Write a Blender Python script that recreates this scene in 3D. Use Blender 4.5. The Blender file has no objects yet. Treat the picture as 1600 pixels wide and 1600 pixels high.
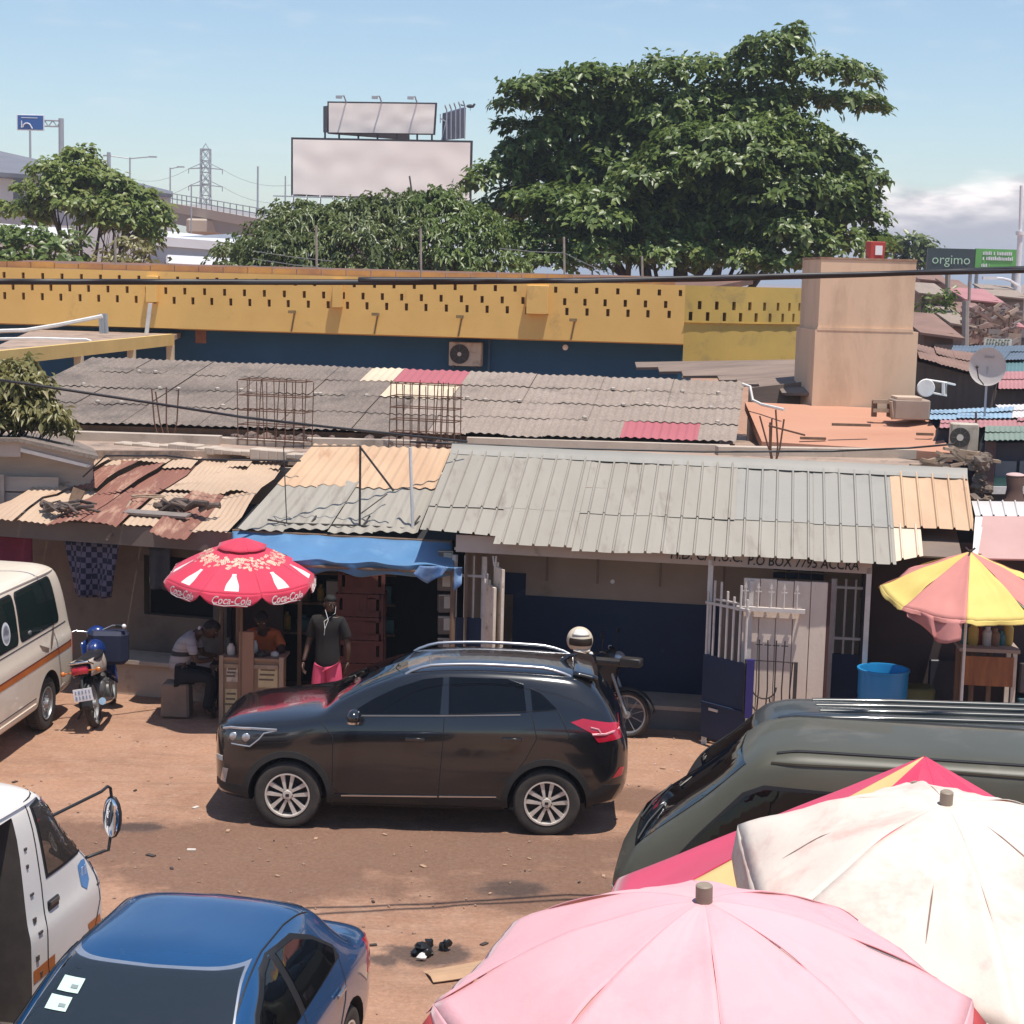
import bpy, bmesh, math, random
import numpy as np
from math import sin, cos, tan, atan, atan2, pi, radians, sqrt
from mathutils import Vector, Matrix, noise
from mathutils.bvhtree import BVHTree
random.seed(7)
RNG = np.random.default_rng(11)
SC = bpy.context.scene
COL = SC.collection
# ---------------------------------------------------------------- camera geometry
FPX, PITCH, ROLL, HC = 2800., atan(370/2800.), .026, 5.55
_F = Vector((0, cos(PITCH), -sin(PITCH))); _R = Vector((1, 0, 0)); _U = Vector((0, sin(PITCH), cos(PITCH)))
RX = _R*cos(ROLL)+_U*sin(ROLL); UX = _U*cos(ROLL)-_R*sin(ROLL)
def ray(px, py): return _F+RX*((px-800)/FPX)-UX*((py-800)/FPX)
CAMP = Vector((0, 0, HC))
def W(px, py, Y):
    d = ray(px, py); return CAMP+d*(Y/d.y)
def G(px, py, z=0.):
    d = ray(px, py); return CAMP+d*((z-HC)/d.z)
def V(px, py, q, yaw):
    """point of a vertical plane through q, running along direction yaw"""
    n = Vector((-sin(yaw), cos(yaw), 0)); d = ray(px, py)
    return CAMP+d*((Vector(q)-CAMP).dot(n)/d.dot(n))
cam = bpy.data.cameras.new('camera'); camo = bpy.data.objects.new('camera', cam); COL.objects.link(camo)
cam.sensor_width = 36; cam.lens = 36*FPX/1600; cam.clip_end = 20000; cam.clip_start = .1
m = Matrix((RX, UX, -_F)).transposed().to_4x4(); m.translation = CAMP; camo.matrix_world = m
SC.camera = camo
# ---------------------------------------------------------------- objects
def lab(o, label=None, cat=None, group=None, kind=None):
    if label: o['label'] = label
    if cat: o['category'] = cat
    if group: o['group'] = group
    if kind: o['kind'] = kind
    return o
def thing(name, label, cat, loc=(0, 0, 0), rz=0., group=None):
    o = bpy.data.objects.new(name, None); COL.objects.link(o)
    o.location = loc; o.rotation_euler = (0, 0, rz); o.empty_display_size = .2
    return lab(o, label, cat, group)
def tmat(o):
    M = Matrix.Identity(4)
    while o is not None:
        M = (Matrix.Translation(o.location) @ o.rotation_euler.to_matrix().to_4x4()) @ M; o = o.parent
    return M
def dup(root, loc=None, rz=None, label=None, group=None):
    r = root.copy(); COL.objects.link(r)
    if loc is not None: r.location = loc
    if rz is not None: r.rotation_euler = (0, 0, rz)
    if label: r['label'] = label
    if group: r['group'] = group
    for ch in list(root.children):
        c = ch.copy(); COL.objects.link(c); c.parent = r
        for g in list(ch.children):
            d = g.copy(); COL.objects.link(d); d.parent = c
    return r
class MB:
    def __init__(s): s.v = []; s.f = []; s.m = []
    def add(s, vs, fs, mi=0, T=None):
        b = len(s.v)
        s.v += [tuple(T @ Vector(p)) if T is not None else tuple(p) for p in vs]
        s.f += [tuple(i+b for i in f) for f in fs]; s.m += [mi]*len(fs); return s
    def box(s, c, size, rz=0., mi=0, T=None, bev=0., taper=1.):
        x, y, z = [k/2. for k in size]; cr, sr = cos(rz), sin(rz)
        if bev <= 0:
            P = [(-x, -y, -z), (x, -y, -z), (x, y, -z), (-x, y, -z), (-x*taper, -y*taper, z), (x*taper, -y*taper, z), (x*taper, y*taper, z), (-x*taper, y*taper, z)]
            Fs = [(3, 2, 1, 0), (4, 5, 6, 7), (0, 1, 5, 4), (1, 2, 6, 5), (2, 3, 7, 6), (3, 0, 4, 7)]
        else:
            b = min(bev, x*.9, y*.9, z*.9); P = []
            for (zz, k) in ((-z, b*.6), (-z+b*.6, 0), (z-b*.6, 0), (z, b*.6)):
                t = taper if zz > 0 else 1.
                for (sx, sy) in ((-1, -1), (1, -1), (1, 1), (-1, 1)):
                    a = [(sx*(x-b-k*0), sy*(y-k)), (sx*(x-k), sy*(y-b))]
                    if sx*sy < 0: a = a[::-1] if False else a
                    if (sx, sy) in ((1, -1), (-1, 1)): pass
                    else: a = a[::-1]
                    P += [(q[0]*t, q[1]*t, zz) for q in a]
            Fs = [tuple(range(7, -1, -1)), tuple(range(24, 32))]
            for r in range(3):
                for i in range(8):
                    j = (i+1) % 8; Fs.append((r*8+i, r*8+j, (r+1)*8+j, (r+1)*8+i))
        P = [(c[0]+p[0]*cr-p[1]*sr, c[1]+p[0]*sr+p[1]*cr, c[2]+p[2]) for p in P]
        return s.add(P, Fs, mi, T)
    def tube(s, pts, r, n=8, mi=0, T=None, cap=True, closed=False):
        pts = [Vector(p) for p in pts]; N = len(pts)
        rs = r if isinstance(r, (list, tuple)) else [r]*N
        vs = []; fs = []; up = None
        for i, p in enumerate(pts):
            if closed: d = pts[(i+1) % N]-pts[i-1]
            else: d = pts[min(i+1, N-1)]-pts[max(i-1, 0)]
            if d.length < 1e-9: d = Vector((0, 0, 1))
            d.normalize()
            if up is None:
                up = Vector((0, 0, 1)) if abs(d.z) < .9 else Vector((0, 1, 0))
            a = d.cross(up)
            if a.length < 1e-4: a = d.orthogonal()
            a.normalize(); up = a.cross(d).normalized()
            for k in range(n):
                t = 2*pi*(k+.5)/n; vs.append(p+(a*cos(t)+up*sin(t))*rs[i])
        for i in range(N if closed else N-1):
            j = (i+1) % N
            for k in range(n):
                l = (k+1) % n; fs.append((i*n+k, i*n+l, j*n+l, j*n+k))
        if cap and not closed:
            fs.append(tuple(range(n-1, -1, -1))); fs.append(tuple((N-1)*n+k for k in range(n)))
        return s.add(vs, fs, mi, T)
    def lathe(s, prof, c=(0, 0, 0), axis='z', n=24, mi=0, T=None, cap=True):
        vs = []; fs = []
        for (r, h) in prof:
            for k in range(n):
                t = 2*pi*k/n; a, b = r*cos(t), r*sin(t)
                p = {'z': (a, b, h), 'y': (b, h, a), 'x': (h, a, b)}[axis]
                vs.append((c[0]+p[0], c[1]+p[1], c[2]+p[2]))
        R = len(prof)
        for i in range(R-1):
            for k in range(n):
                l = (k+1) % n; fs.append((i*n+k, i*n+l, (i+1)*n+l, (i+1)*n+k))
        if cap:
            if prof[0][0] > 1e-5: fs.append(tuple(range(n-1, -1, -1)))
            if prof[-1][0] > 1e-5: fs.append(tuple((R-1)*n+k for k in range(n)))
        return s.add(vs, fs, mi, T)
    def ball(s, c, r, n=12, mi=0, T=None):
        r = r if isinstance(r, (tuple, list)) else (r, r, r); vs = []; fs = []; m_ = n//2+1
        for i in range(m_):
            a = pi*i/(m_-1)
            for k in range(n):
                t = 2*pi*k/n; vs.append((c[0]+r[0]*sin(a)*cos(t), c[1]+r[1]*sin(a)*sin(t), c[2]+r[2]*cos(a)))
        for i in range(m_-1):
            for k in range(n):
                l = (k+1) % n; fs.append((i*n+k, (i+1)*n+k, (i+1)*n+l, i*n+l))
        return s.add(vs, fs, mi, T)
    def prism(s, poly, h0, h1, plane='xy', mi=0, T=None):
        """polygon (ccw) extruded between h0 and h1 along the remaining axis"""
        def P(a, b, h): return {'xy': (a, b, h), 'xz': (a, h, b), 'yz': (h, a, b)}[plane]
        n = len(poly); vs = [P(a, b, h0) for a, b in poly]+[P(a, b, h1) for a, b in poly]
        fs = [tuple(range(n-1, -1, -1)), tuple(range(n, 2*n))]+[(i, (i+1) % n, (i+1) % n+n, i+n) for i in range(n)]
        return s.add(vs, fs, mi, T)
    def slab(s, quad, th, mi=0):
        """thick panel: 3-D polygon pushed back along its normal"""
        q = [Vector(p) for p in quad]; n = len(q)
        nn = (q[1]-q[0]).cross(q[-1]-q[0]).normalized()*th
        vs = q+[p-nn for p in q]
        fs = [tuple(range(n)), tuple(range(2*n-1, n-1, -1))]+[(i, i+n, (i+1) % n+n, (i+1) % n) for i in range(n)]
        return s.add(vs, fs, mi)
    def grid(s, fn, nu, nv, mi=0, T=None, closeu=False):
        vs = [fn(i/nu, j/nv) for j in range(nv+1) for i in range(nu+(0 if closeu else 1))]
        w = nu if closeu else nu+1; fs = []
        for j in range(nv):
            for i in range(nu):
                k = (i+1) % w if closeu else i+1
                fs.append((j*w+i, j*w+k, (j+1)*w+k, (j+1)*w+i))
        return s.add(vs, fs, mi, T)
    def build(s, name, mats, parent=None, smooth=None, world=False, fix=True):
        me = bpy.data.meshes.new(name)
        v = s.v
        if world and parent is not None:
            Mi = tmat(parent).inverted(); v = [tuple(Mi @ Vector(p)) for p in s.v]
        me.from_pydata(v, [], s.f)
        mats = mats if isinstance(mats, (list, tuple)) else [mats]
        for k in mats: me.materials.append(k)
        me.polygons.foreach_set('material_index', s.m)
        if fix:
            bm = bmesh.new(); bm.from_mesh(me); bmesh.ops.recalc_face_normals(bm, faces=bm.faces); bm.to_mesh(me); bm.free()
        if smooth is not None:
            me.polygons.foreach_set('use_smooth', [True]*len(me.polygons)); me.set_sharp_from_angle(angle=radians(smooth))
        me.update()
        o = bpy.data.objects.new(name, me); COL.objects.link(o)
        if parent is not None: o.parent = parent
        return o
def mesh_obj(name, me, mats, parent=None, smooth=None):
    me.materials.clear()
    for k in (mats if isinstance(mats, (list, tuple)) else [mats]): me.materials.append(k)
    if smooth is not None:
        me.polygons.foreach_set('use_smooth', [True]*len(me.polygons)); me.set_sharp_from_angle(angle=radians(smooth))
    o = bpy.data.objects.new(name, me); COL.objects.link(o)
    if parent is not None: o.parent = parent
    return o
# ---------------------------------------------------------------- materials
def lin(c): return tuple(((x/255.)/12.92 if x/255. <= .04045 else ((x/255.+.055)/1.055)**2.4) for x in c)
class NT:
    def __init__(s, name):
        s.mat = bpy.data.materials.new(name); s.mat.use_nodes = True; s.t = s.mat.node_tree
        s.b = s.t.nodes['Principled BSDF']; s.tc = s.n('ShaderNodeTexCoord')
    def n(s, ty, **kw):
        o = s.t.nodes.new(ty)
        for k, v in kw.items(): setattr(o, k, v)
        return o
    def l(s, a, b): s.t.links.new(a, b)
    def co(s, scale=(1, 1, 1), rot=(0, 0, 0)):
        mp = s.n('ShaderNodeMapping'); mp.inputs['Scale'].default_value = scale; mp.inputs['Rotation'].default_value = rot
        s.l(s.tc.outputs['Object'], mp.inputs['Vector']); return mp.outputs[0]
    def noise(s, scale, detail=6, rough=.6, co=None, dist=0.):
        o = s.n('ShaderNodeTexNoise'); o.inputs['Scale'].default_value = scale; o.inputs['Detail'].default_value = detail
        o.inputs['Roughness'].default_value = rough; o.inputs['Distortion'].default_value = dist
        s.l(co if co is not None else s.tc.outputs['Object'], o.inputs['Vector']); return o.outputs['Fac']
    def ramp(s, fac, lo, hi):
        o = s.n('ShaderNodeMapRange'); o.inputs[1].default_value = lo; o.inputs[2].default_value = hi; o.clamp = True
        s.l(fac, o.inputs[0]); return o.outputs[0]
    def mix(s, fac, a, b, mode='MIX'):
        o = s.n('ShaderNodeMix', data_type='RGBA', blend_type=mode)
        for k, v in ((0, fac), (6, a), (7, b)):
            if isinstance(v, (tuple, list)): o.inputs[k].default_value = tuple(v)+(1,) if len(v) == 3 else v
            elif isinstance(v, (int, float)): o.inputs[k].default_value = v
            else: s.l(v, o.inputs[k])
        return o.outputs[2]
    def math(s, op, a, b=0.):
        o = s.n('ShaderNodeMath', operation=op)
        for k, v in ((0, a), (1, b)):
            if isinstance(v, (int, float)): o.inputs[k].default_value = v
            else: s.l(v, o.inputs[k])
        return o.outputs[0]
    def bump(s, h, strength=.3, dist=.02):
        o = s.n('ShaderNodeBump'); o.inputs['Strength'].default_value = strength; o.inputs['Distance'].default_value = dist
        s.l(h, o.inputs['Height']); s.l(o.outputs[0], s.b.inputs['Normal'])
def mat(name, c1, c2=None, scale=3., rough=.7, metal=0., stain=None, sscale=2., slo=.5, shi=.7, stretch=(1, 1, 1), bump=0., bscale=40., coat=0., spec=.5, fine=.0, sheen=0., rot=(0, 0, 0), srough=None):
    """weathered surface: two base tones, one stain colour, fine grain, bump"""
    t = NT(name); b = t.b
    if c2 is None: c2 = tuple(x*.82 for x in c1)
    col = t.mix(t.ramp(t.noise(scale, 6, .65, t.co(stretch, rot)), .35, .65), c1, c2)
    if stain is not None:
        mk = t.ramp(t.noise(sscale, 9, .7, t.co(stretch, rot), .3), slo, shi); col = t.mix(mk, col, stain)
        if srough is not None: t.l(t.math('ADD', t.math('MULTIPLY', mk, srough-rough), rough), b.inputs['Roughness'])
    if fine: col = t.mix(fine, col, t.mix(t.ramp(t.noise(bscale, 4), .3, .7), (.25, .25, .25), (1.6, 1.6, 1.6)), 'MULTIPLY')
    t.l(col, b.inputs['Base Color'])
    if stain is None or srough is None: b.inputs['Roughness'].default_value = rough
    b.inputs['Metallic'].default_value = metal; b.inputs['Coat Weight'].default_value = coat
    b.inputs['Specular IOR Level'].default_value = spec; b.inputs['Coat Roughness'].default_value = .05
    b.inputs['Sheen Weight'].default_value = sheen
    if bump: t.bump(t.noise(bscale, 6, .6), bump, .01)
    return t.mat
def flat(name, c, rough=.5, metal=0., coat=0., spec=.5): return mat(name, c, tuple(x*.9 for x in c), 8., rough, metal, coat=coat, spec=spec)
def leafmat(name, c1, c2, c3, trans=.25):
    t = NT(name); g = t.n('ShaderNodeNewGeometry'); r = g.outputs['Random Per Island']
    col = t.mix(t.ramp(r, .1, .8), c1, c2); col = t.mix(t.ramp(r, .86, 1.), col, c3)
    nz = t.ramp(t.noise(.5, 3), .35, .65); col = t.mix(t.math('MULTIPLY', nz, .35), col, tuple(x*1.5 for x in c2))
    t.l(col, t.b.inputs['Base Color']); t.b.inputs['Roughness'].default_value = .38; t.b.inputs['Specular IOR Level'].default_value = .45
    if trans:
        tr = t.n('ShaderNodeBsdfTranslucent'); t.l(col, tr.inputs[0]); ms = t.n('ShaderNodeMixShader'); ms.inputs[0].default_value = trans
        out = t.t.nodes['Material Output']; t.l(t.b.outputs[0], ms.inputs[1]); t.l(tr.outputs[0], ms.inputs[2]); t.l(ms.outputs[0], out.inputs[0])
    return t.mat
def glassmat(name, tint, rough=.02):
    """dark tinted pane: mirror of the surroundings over a dim see-through layer"""
    t = NT(name); t.b.inputs['Base Color'].default_value = tint+(1,); t.b.inputs['Roughness'].default_value = rough
    t.b.inputs['Specular IOR Level'].default_value = .6; t.b.inputs['Coat Weight'].default_value = .5; t.b.inputs['Coat Roughness'].default_value = .01
    return t.mat
def text_mb(body, height, T, shear=0., th=.003, bold=0., narrow=1.):
    """writing as real lettering; T places the x-right / y-up text plane"""
    cu = bpy.data.curves.new('lettering', 'FONT'); cu.body = body; cu.size = 1.; cu.align_x = 'CENTER'; cu.align_y = 'CENTER'
    cu.shear = shear; cu.extrude = .02; cu.offset = bold; cu.resolution_u = 3
    o = bpy.data.objects.new('lettering', cu); COL.objects.link(o); bpy.context.view_layer.update()
    me = bpy.data.meshes.new_from_object(o.evaluated_get(bpy.context.evaluated_depsgraph_get()))
    mb = MB(); vs = [(v.co.x*height*narrow, v.co.y*height, v.co.z*th/.02) for v in me.vertices]
    mb.add(vs, [tuple(p.vertices) for p in me.polygons], 0, T)
    bpy.data.objects.remove(o); bpy.data.curves.remove(cu); bpy.data.meshes.remove(me)
    return mb
def frame(o, x, y):
    """matrix from an origin, a right vector and an up vector"""
    x = Vector(x).normalized(); y = Vector(y); y = (y-x*y.dot(x)).normalized(); z = x.cross(y)
    M = Matrix((x, y, z)).transposed().to_4x4(); M.translation = Vector(o); return M
def pchip(y, t):
    """monotone cubic through y at 0..n-1, sampled at t; y is (n, k)"""
    y = np.asarray(y, float); n = len(y); d = np.diff(y, axis=0); s = np.zeros_like(y)
    for i in range(1, n-1):
        a, b = d[i-1], d[i]; ok = a*b > 0
        s[i] = np.where(ok, 2*a*b/np.where(ok, a+b, 1), 0)
    s[0] = d[0]; s[-1] = d[-1]
    i = np.clip(np.floor(t).astype(int), 0, n-2); u = (t-i)[:, None]
    return ((1+2*u)*(1-u)**2)*y[i]+u*(1-u)**2*s[i]+u*u*(3-2*u)*y[i+1]+u*u*(u-1)*s[i+1]
# ---------------------------------------------------------------- corrugated sheet roofs
def roof_sheets(mb, A, B, C, D, ncol, nrow, pitch, amp, kind='sine', pick=None, ragged=.0, jitter=.006, lap=.06, seg=5, skip=None, sag=.0, warp=0., rows=None):
    """A-B eave (left, right), D-C ridge; overlapping profiled sheets, eave row first so each upper sheet lies over it"""
    A, B, C, D = map(Vector, (A, B, C, D)); wid = ((B-A).length+(C-D).length)/2; dep = ((D-A).length+(C-B).length)/2
    nrm = (B-A).cross(D-A).normalized()
    if nrm.z < 0: nrm = -nrm
    def P(u, v): return (A*(1-u)+B*u)*(1-v)+(D*(1-u)+C*u)*v
    def prof(x):
        t = (x/pitch) % 1.
        if kind == 'sine': return amp*cos(2*pi*t)
        return amp*min(1., 1.6*(1-abs(t-.5)/.1)) if abs(t-.5) < .1 else 0.
    for r in range(nrow):
        for c in range(ncol):
            if skip and skip(c, r): continue
            u0, u1 = c/ncol, (c+1)/ncol; v0, v1 = (rows[r], rows[r+1]+lap/dep*(r < nrow-1)) if rows else (r/nrow, (r+1)/nrow+lap/dep*(r < nrow-1))
            w = (u1-u0)*wid
            if kind == 'sine': nu = max(4, int(w/pitch*seg)); us = [i/nu for i in range(nu+1)]
            else:
                us = set([0., 1.]); k = int(u0*wid/pitch)-1
                while k*pitch < u1*wid+pitch:
                    for t in (.38, .4, .5-.035, .5+.035, .6, .62, .1, .14, .19, .23, .77, .81, .86, .9):
                        x = (k+t)*pitch/wid
                        if u0 < x < u1: us.add((x-u0)/(u1-u0))
                    k += 1
                us = sorted(us); nu = len(us)-1
            nv = 4; j0, j1 = random.uniform(-1, 1)*jitter, random.uniform(-1, 1)*jitter; rg = random.uniform(-1, 1)*ragged
            vs = []
            for j in range(nv+1):
                for i in range(nu+1):
                    u = u0+(u1-u0)*us[i]; v = v0+(v1-v0)*j/nv
                    x = u*wid
                    if j == 0 and ragged: v -= (rg+ragged*.6*noise.noise(Vector((x*2.3, r*7., 1.))))/dep
                    h = prof(x)+(j0*(1-us[i])+j1*us[i])+.012*(1-j/nv)*(r > 0)+(.008 if c % 2 else 0.)
                    h += warp*noise.noise(Vector((x*1.1, v*dep*1.3, 3.7)))-sag*4*v*(1-v)
                    vs.append(P(u, v)+nrm*h)
            fs = [(j*(nu+1)+i, j*(nu+1)+i+1, (j+1)*(nu+1)+i+1, (j+1)*(nu+1)+i) for j in range(nv) for i in range(nu)]
            mb.add(vs, fs, pick(c, r) if pick else 0)
    return mb
def thicken(o, th):
    """turn a sheet into a panel with real thickness"""
    bm = bmesh.new(); bm.from_mesh(o.data)
    bmesh.ops.solidify(bm, geom=bm.faces[:], thickness=th); bm.to_mesh(o.data); bm.free(); return o
# ---------------------------------------------------------------- light, sky
SUN = Vector((.16, -.20, 1.)).normalized()
sun = bpy.data.lights.new('sun', 'SUN'); sun.energy = 4.4; sun.angle = radians(.5); sun.color = (1., .94, .86)
suno = bpy.data.objects.new('sun', sun); COL.objects.link(suno); suno.rotation_euler = SUN.to_track_quat('Z', 'Y').to_euler(); suno.location = (5, -5, 40)
world = bpy.data.worlds.new('World'); SC.world = world; world.use_nodes = True
wt = world.node_tree; bg = wt.nodes['Background']; bg.inputs[1].default_value = .112
sky = wt.nodes.new('ShaderNodeTexSky'); sky.sky_type = 'NISHITA'; sky.sun_disc = False
sky.sun_elevation = math.asin(SUN.z); sky.sun_rotation = atan2(SUN.x, SUN.y); sky.air_density = 1.; sky.dust_density = .25; sky.ozone_density = 2.0
def wn(t, **k):
    o = wt.nodes.new(t)
    for a, b in k.items(): setattr(o, a, b)
    return o
def wmath(op, a, b):
    o = wn('ShaderNodeMath', operation=op)
    for i, v in enumerate((a, b)):
        if isinstance(v, (int, float)): o.inputs[i].default_value = v
        else: wt.links.new(v, o.inputs[i])
    return o.outputs[0]
def wrange(x, a, b):
    o = wn('ShaderNodeMapRange'); o.interpolation_type = 'SMOOTHSTEP'; o.inputs[1].default_value = a; o.inputs[2].default_value = b; wt.links.new(x, o.inputs[0]); return o.outputs[0]
tc = wn('ShaderNodeTexCoord'); sp = wn('ShaderNodeSeparateXYZ'); wt.links.new(tc.outputs['Generated'], sp.inputs[0])
mp = wn('ShaderNodeMapping'); mp.inputs['Scale'].default_value = (3., 3., 11.); wt.links.new(tc.outputs['Generated'], mp.inputs[0])
nz = wn('ShaderNodeTexNoise'); nz.inputs['Scale'].default_value = 2.6; nz.inputs['Detail'].default_value = 9; nz.inputs['Roughness'].default_value = .55
wt.links.new(mp.outputs[0], nz.inputs['Vector'])
az = wmath('DIVIDE', sp.outputs[0], wmath('MAXIMUM', sp.outputs[1], .05))
# a bank of cumulus low on the right of the view
edge = wmath('ADD', wmath('MULTIPLY', wmath('SUBTRACT', nz.outputs['Fac'], .5), .055), sp.outputs[2])
bank = wmath('MULTIPLY', wmath('SUBTRACT', 1., wrange(edge, .048, .062)), wrange(az, .12, .20))
nz2 = wn('ShaderNodeTexNoise'); nz2.inputs['Scale'].default_value = 9.; nz2.inputs['Detail'].default_value = 8; wt.links.new(mp.outputs[0], nz2.inputs['Vector'])
lit = wmath('MULTIPLY', wrange(edge, .030, .052), wrange(nz2.outputs['Fac'], .3, .62))
cc = wn('ShaderNodeMix', data_type='RGBA'); cc.inputs[6].default_value = (3.9, 3.75, 4.1, 1); cc.inputs[7].default_value = (10.5, 9.6, 9.2, 1); wt.links.new(lit, cc.inputs[0])
mx = wn('ShaderNodeMix', data_type='RGBA'); wt.links.new(bank, mx.inputs[0]); wt.links.new(sky.outputs[0], mx.inputs[6]); wt.links.new(cc.outputs[2], mx.inputs[7])
# faint high cirrus
ci = wmath('MULTIPLY', wrange(nz2.outputs['Fac'], .52, .8), .16)
mx2 = wn('ShaderNodeMix', data_type='RGBA'); wt.links.new(ci, mx2.inputs[0]); wt.links.new(mx.outputs[2], mx2.inputs[6]); mx2.inputs[7].default_value = (7., 7., 7.2, 1)
wt.links.new(mx2.outputs[2], bg.inputs[0])
vs_ = SC.view_settings; vs_.view_transform = 'Standard'; vs_.look = 'None'; vs_.exposure = .34; vs_.gamma = 1.; vs_.use_curve_mapping = False
SC.cycles.max_bounces = 8; SC.cycles.transparent_max_bounces = 12
# ---------------------------------------------------------------- common materials
BLACK = flat('black_rubber', (.012, .012, .013), .75)
BLACKP = flat('black_plastic', (.018, .018, .019), .45)
CHROME = flat('bright_metal', (.72, .72, .72), .18, 1.)
STEEL = mat('galvanised_steel', (.42, .43, .44), (.32, .33, .34), 6, .45, .6)
RUSTY = mat('rusty_bar', (.10, .045, .028), (.16, .075, .045), 12, .9)
IRON = mat('dark_iron', (.03, .028, .028), (.06, .045, .04), 8, .7)
WHITEP = mat('white_paint', (.74, .72, .68), (.62, .59, .55), 6, .55, stain=(.35, .27, .2), sscale=7, slo=.62, shi=.75)
WOOD = mat('weathered_wood', (.22, .135, .085), (.13, .08, .05), 6, .85, stretch=(1, 1, .25), bump=.3)
PALEWOOD = mat('pale_wood', (.42, .31, .22), (.30, .21, .14), 6, .85, stretch=(1, 1, .25), bump=.3)
CONC = mat('old_concrete', (.40, .29, .22), (.28, .20, .155), 1.2, .92, stain=(.11, .085, .07), sscale=1.7, slo=.52, shi=.68, bump=.5, bscale=25)
CONCP = mat('pale_plaster', (.52, .43, .35), (.42, .34, .27), 1.4, .9, stain=(.20, .155, .125), sscale=1.5, slo=.55, shi=.72, bump=.3, bscale=20)
SKIN = mat('dark_skin', (.075, .036, .022), (.055, .027, .017), 9, .45)
HAIR = flat('black_hair', (.008, .007, .007), .8)
# ---------------------------------------------------------------- ground
t = NT('compacted_red_earth'); b = t.b
n1 = t.ramp(t.noise(.45, 8, .65), .38, .62); n2 = t.noise(3.5, 8, .7); n3 = t.noise(22, 8, .75)
col = t.mix(n1, (.41, .230, .145), (.33, .180, .113))
col = t.mix(t.ramp(n2, .45, .72), col, (.41, .25, .168))
# oil and slop soaked into the yard: long dark patch in front of the car, spill lower down
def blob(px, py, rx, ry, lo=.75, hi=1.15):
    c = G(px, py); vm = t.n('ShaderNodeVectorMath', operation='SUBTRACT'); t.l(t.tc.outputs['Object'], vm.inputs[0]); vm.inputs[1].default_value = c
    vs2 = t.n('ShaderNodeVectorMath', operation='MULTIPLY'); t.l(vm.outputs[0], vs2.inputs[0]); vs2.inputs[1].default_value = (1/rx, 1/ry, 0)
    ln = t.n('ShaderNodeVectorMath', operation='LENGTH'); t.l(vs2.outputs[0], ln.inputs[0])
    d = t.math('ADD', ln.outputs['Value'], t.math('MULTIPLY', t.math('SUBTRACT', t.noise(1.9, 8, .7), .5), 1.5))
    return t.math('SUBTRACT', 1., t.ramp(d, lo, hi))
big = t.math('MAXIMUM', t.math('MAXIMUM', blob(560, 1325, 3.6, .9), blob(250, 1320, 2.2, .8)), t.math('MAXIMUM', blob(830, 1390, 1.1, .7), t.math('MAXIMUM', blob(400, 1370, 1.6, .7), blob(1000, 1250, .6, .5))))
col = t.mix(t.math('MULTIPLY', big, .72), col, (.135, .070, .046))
spill = t.math('MAXIMUM', t.math('MAXIMUM', blob(665, 1492, .55, .4, .55, .8), blob(600, 1500, .3, .3, .4, .7)), t.math('MAXIMUM', blob(800, 1390, .5, .35, .4, .75), blob(215, 1292, .5, .25, .4, .8)))
col = t.mix(t.math('MULTIPLY', spill, .8), col, (.062, .044, .036))
col = t.mix(t.math('MULTIPLY', t.ramp(t.noise(1.1, 9, .75, None, .6), .60, .70), .55), col, (.17, .10, .07))
col = t.mix(t.math('MULTIPLY', t.ramp(t.noise(1.6, 7, .7, t.co((.35, 2.6, 1), (0, 0, .25)), .8), .52, .68), .45), col, (.20, .118, .080))
grav = t.ramp(t.noise(55, 3, .6), .64, .72)
col = t.mix(t.math('MULTIPLY', grav, .45), col, (.55, .42, .33))
col = t.mix(.55, col, t.mix(t.ramp(n3, .25, .75), (.45, .42, .40), (1.45, 1.45, 1.45)), 'MULTIPLY')
t.l(col, b.inputs['Base Color'])
t.l(t.math('SUBTRACT', .95, t.math('MULTIPLY', spill, .45)), b.inputs['Roughness'])
t.bump(t.math('ADD', t.math('MULTIPLY', n2, 1.), t.math('MULTIPLY', n3, .8)), .7, .03)
EARTH = t.mat
def gz(x, y):
    k = max(0., min(1., (24.-y)/3.))*max(0., min(1., (y-4)/3.))
    return k*(.022*noise.noise(Vector((x*.8, y*.8, 0)))+.012*noise.noise(Vector((x*2.7, y*2.7, 5))))
xs = sorted(set([-2500, -900, -300, -100, -40, -20]+[round(-12+.12*i, 3) for i in range(201)]+[20, 40, 100, 300, 900, 2500]))
ys = sorted(set([-200, -40, -10, 0, 3]+[round(4+.12*i, 3) for i in range(168)]+[26, 30, 40, 60, 100, 200, 400, 900, 2500, 6000]))
mb = MB(); vs = [(x, y, gz(x, y)) for y in ys for x in xs]; w = len(xs)
mb.add(vs, [(j*w+i, j*w+i+1, (j+1)*w+i+1, (j+1)*w+i) for j in range(len(ys)-1) for i in range(w-1)])
lab(mb.build('ground', EARTH, None, 60, fix=False), 'reddish brown compacted earth yard with dark damp patches', kind='structure')
# ================================================================ far background
HALLROOF = mat('slate_sheet_roof', (.15, .15, .17), (.19, .19, .21), .4, .6)
HALLWALL = mat('pale_hall_wall', (.62, .55, .53), (.55, .49, .47), .3, .8)
PALESHEET = mat('white_sheet', (.72, .72, .73), (.66, .67, .68), .5, .5)
BLUEGREY = mat('blue_grey_cladding', (.40, .43, .48), (.34, .37, .42), .3, .6)
BRIDGE = mat('bridge_concrete', (.52, .42, .33), (.46, .37, .29), .2, .85)
BRIDGEG = mat('bridge_underside', (.30, .28, .27), (.25, .235, .23), .2, .9)
GALV = mat('faded_steel', (.40, .42, .44), (.36, .38, .40), 1, .5, .3)
SIGNBLUE = flat('sign_blue', (.01, .085, .33), .4)
SIGNWHITE = flat('sign_white', (.75, .76, .78), .5)
BLANK = mat('blank_vinyl', (.90, .81, .74), (.87, .78, .71), .1, .6)
DARKFRAME = flat('dark_frame', (.045, .035, .04), .7)
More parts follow.
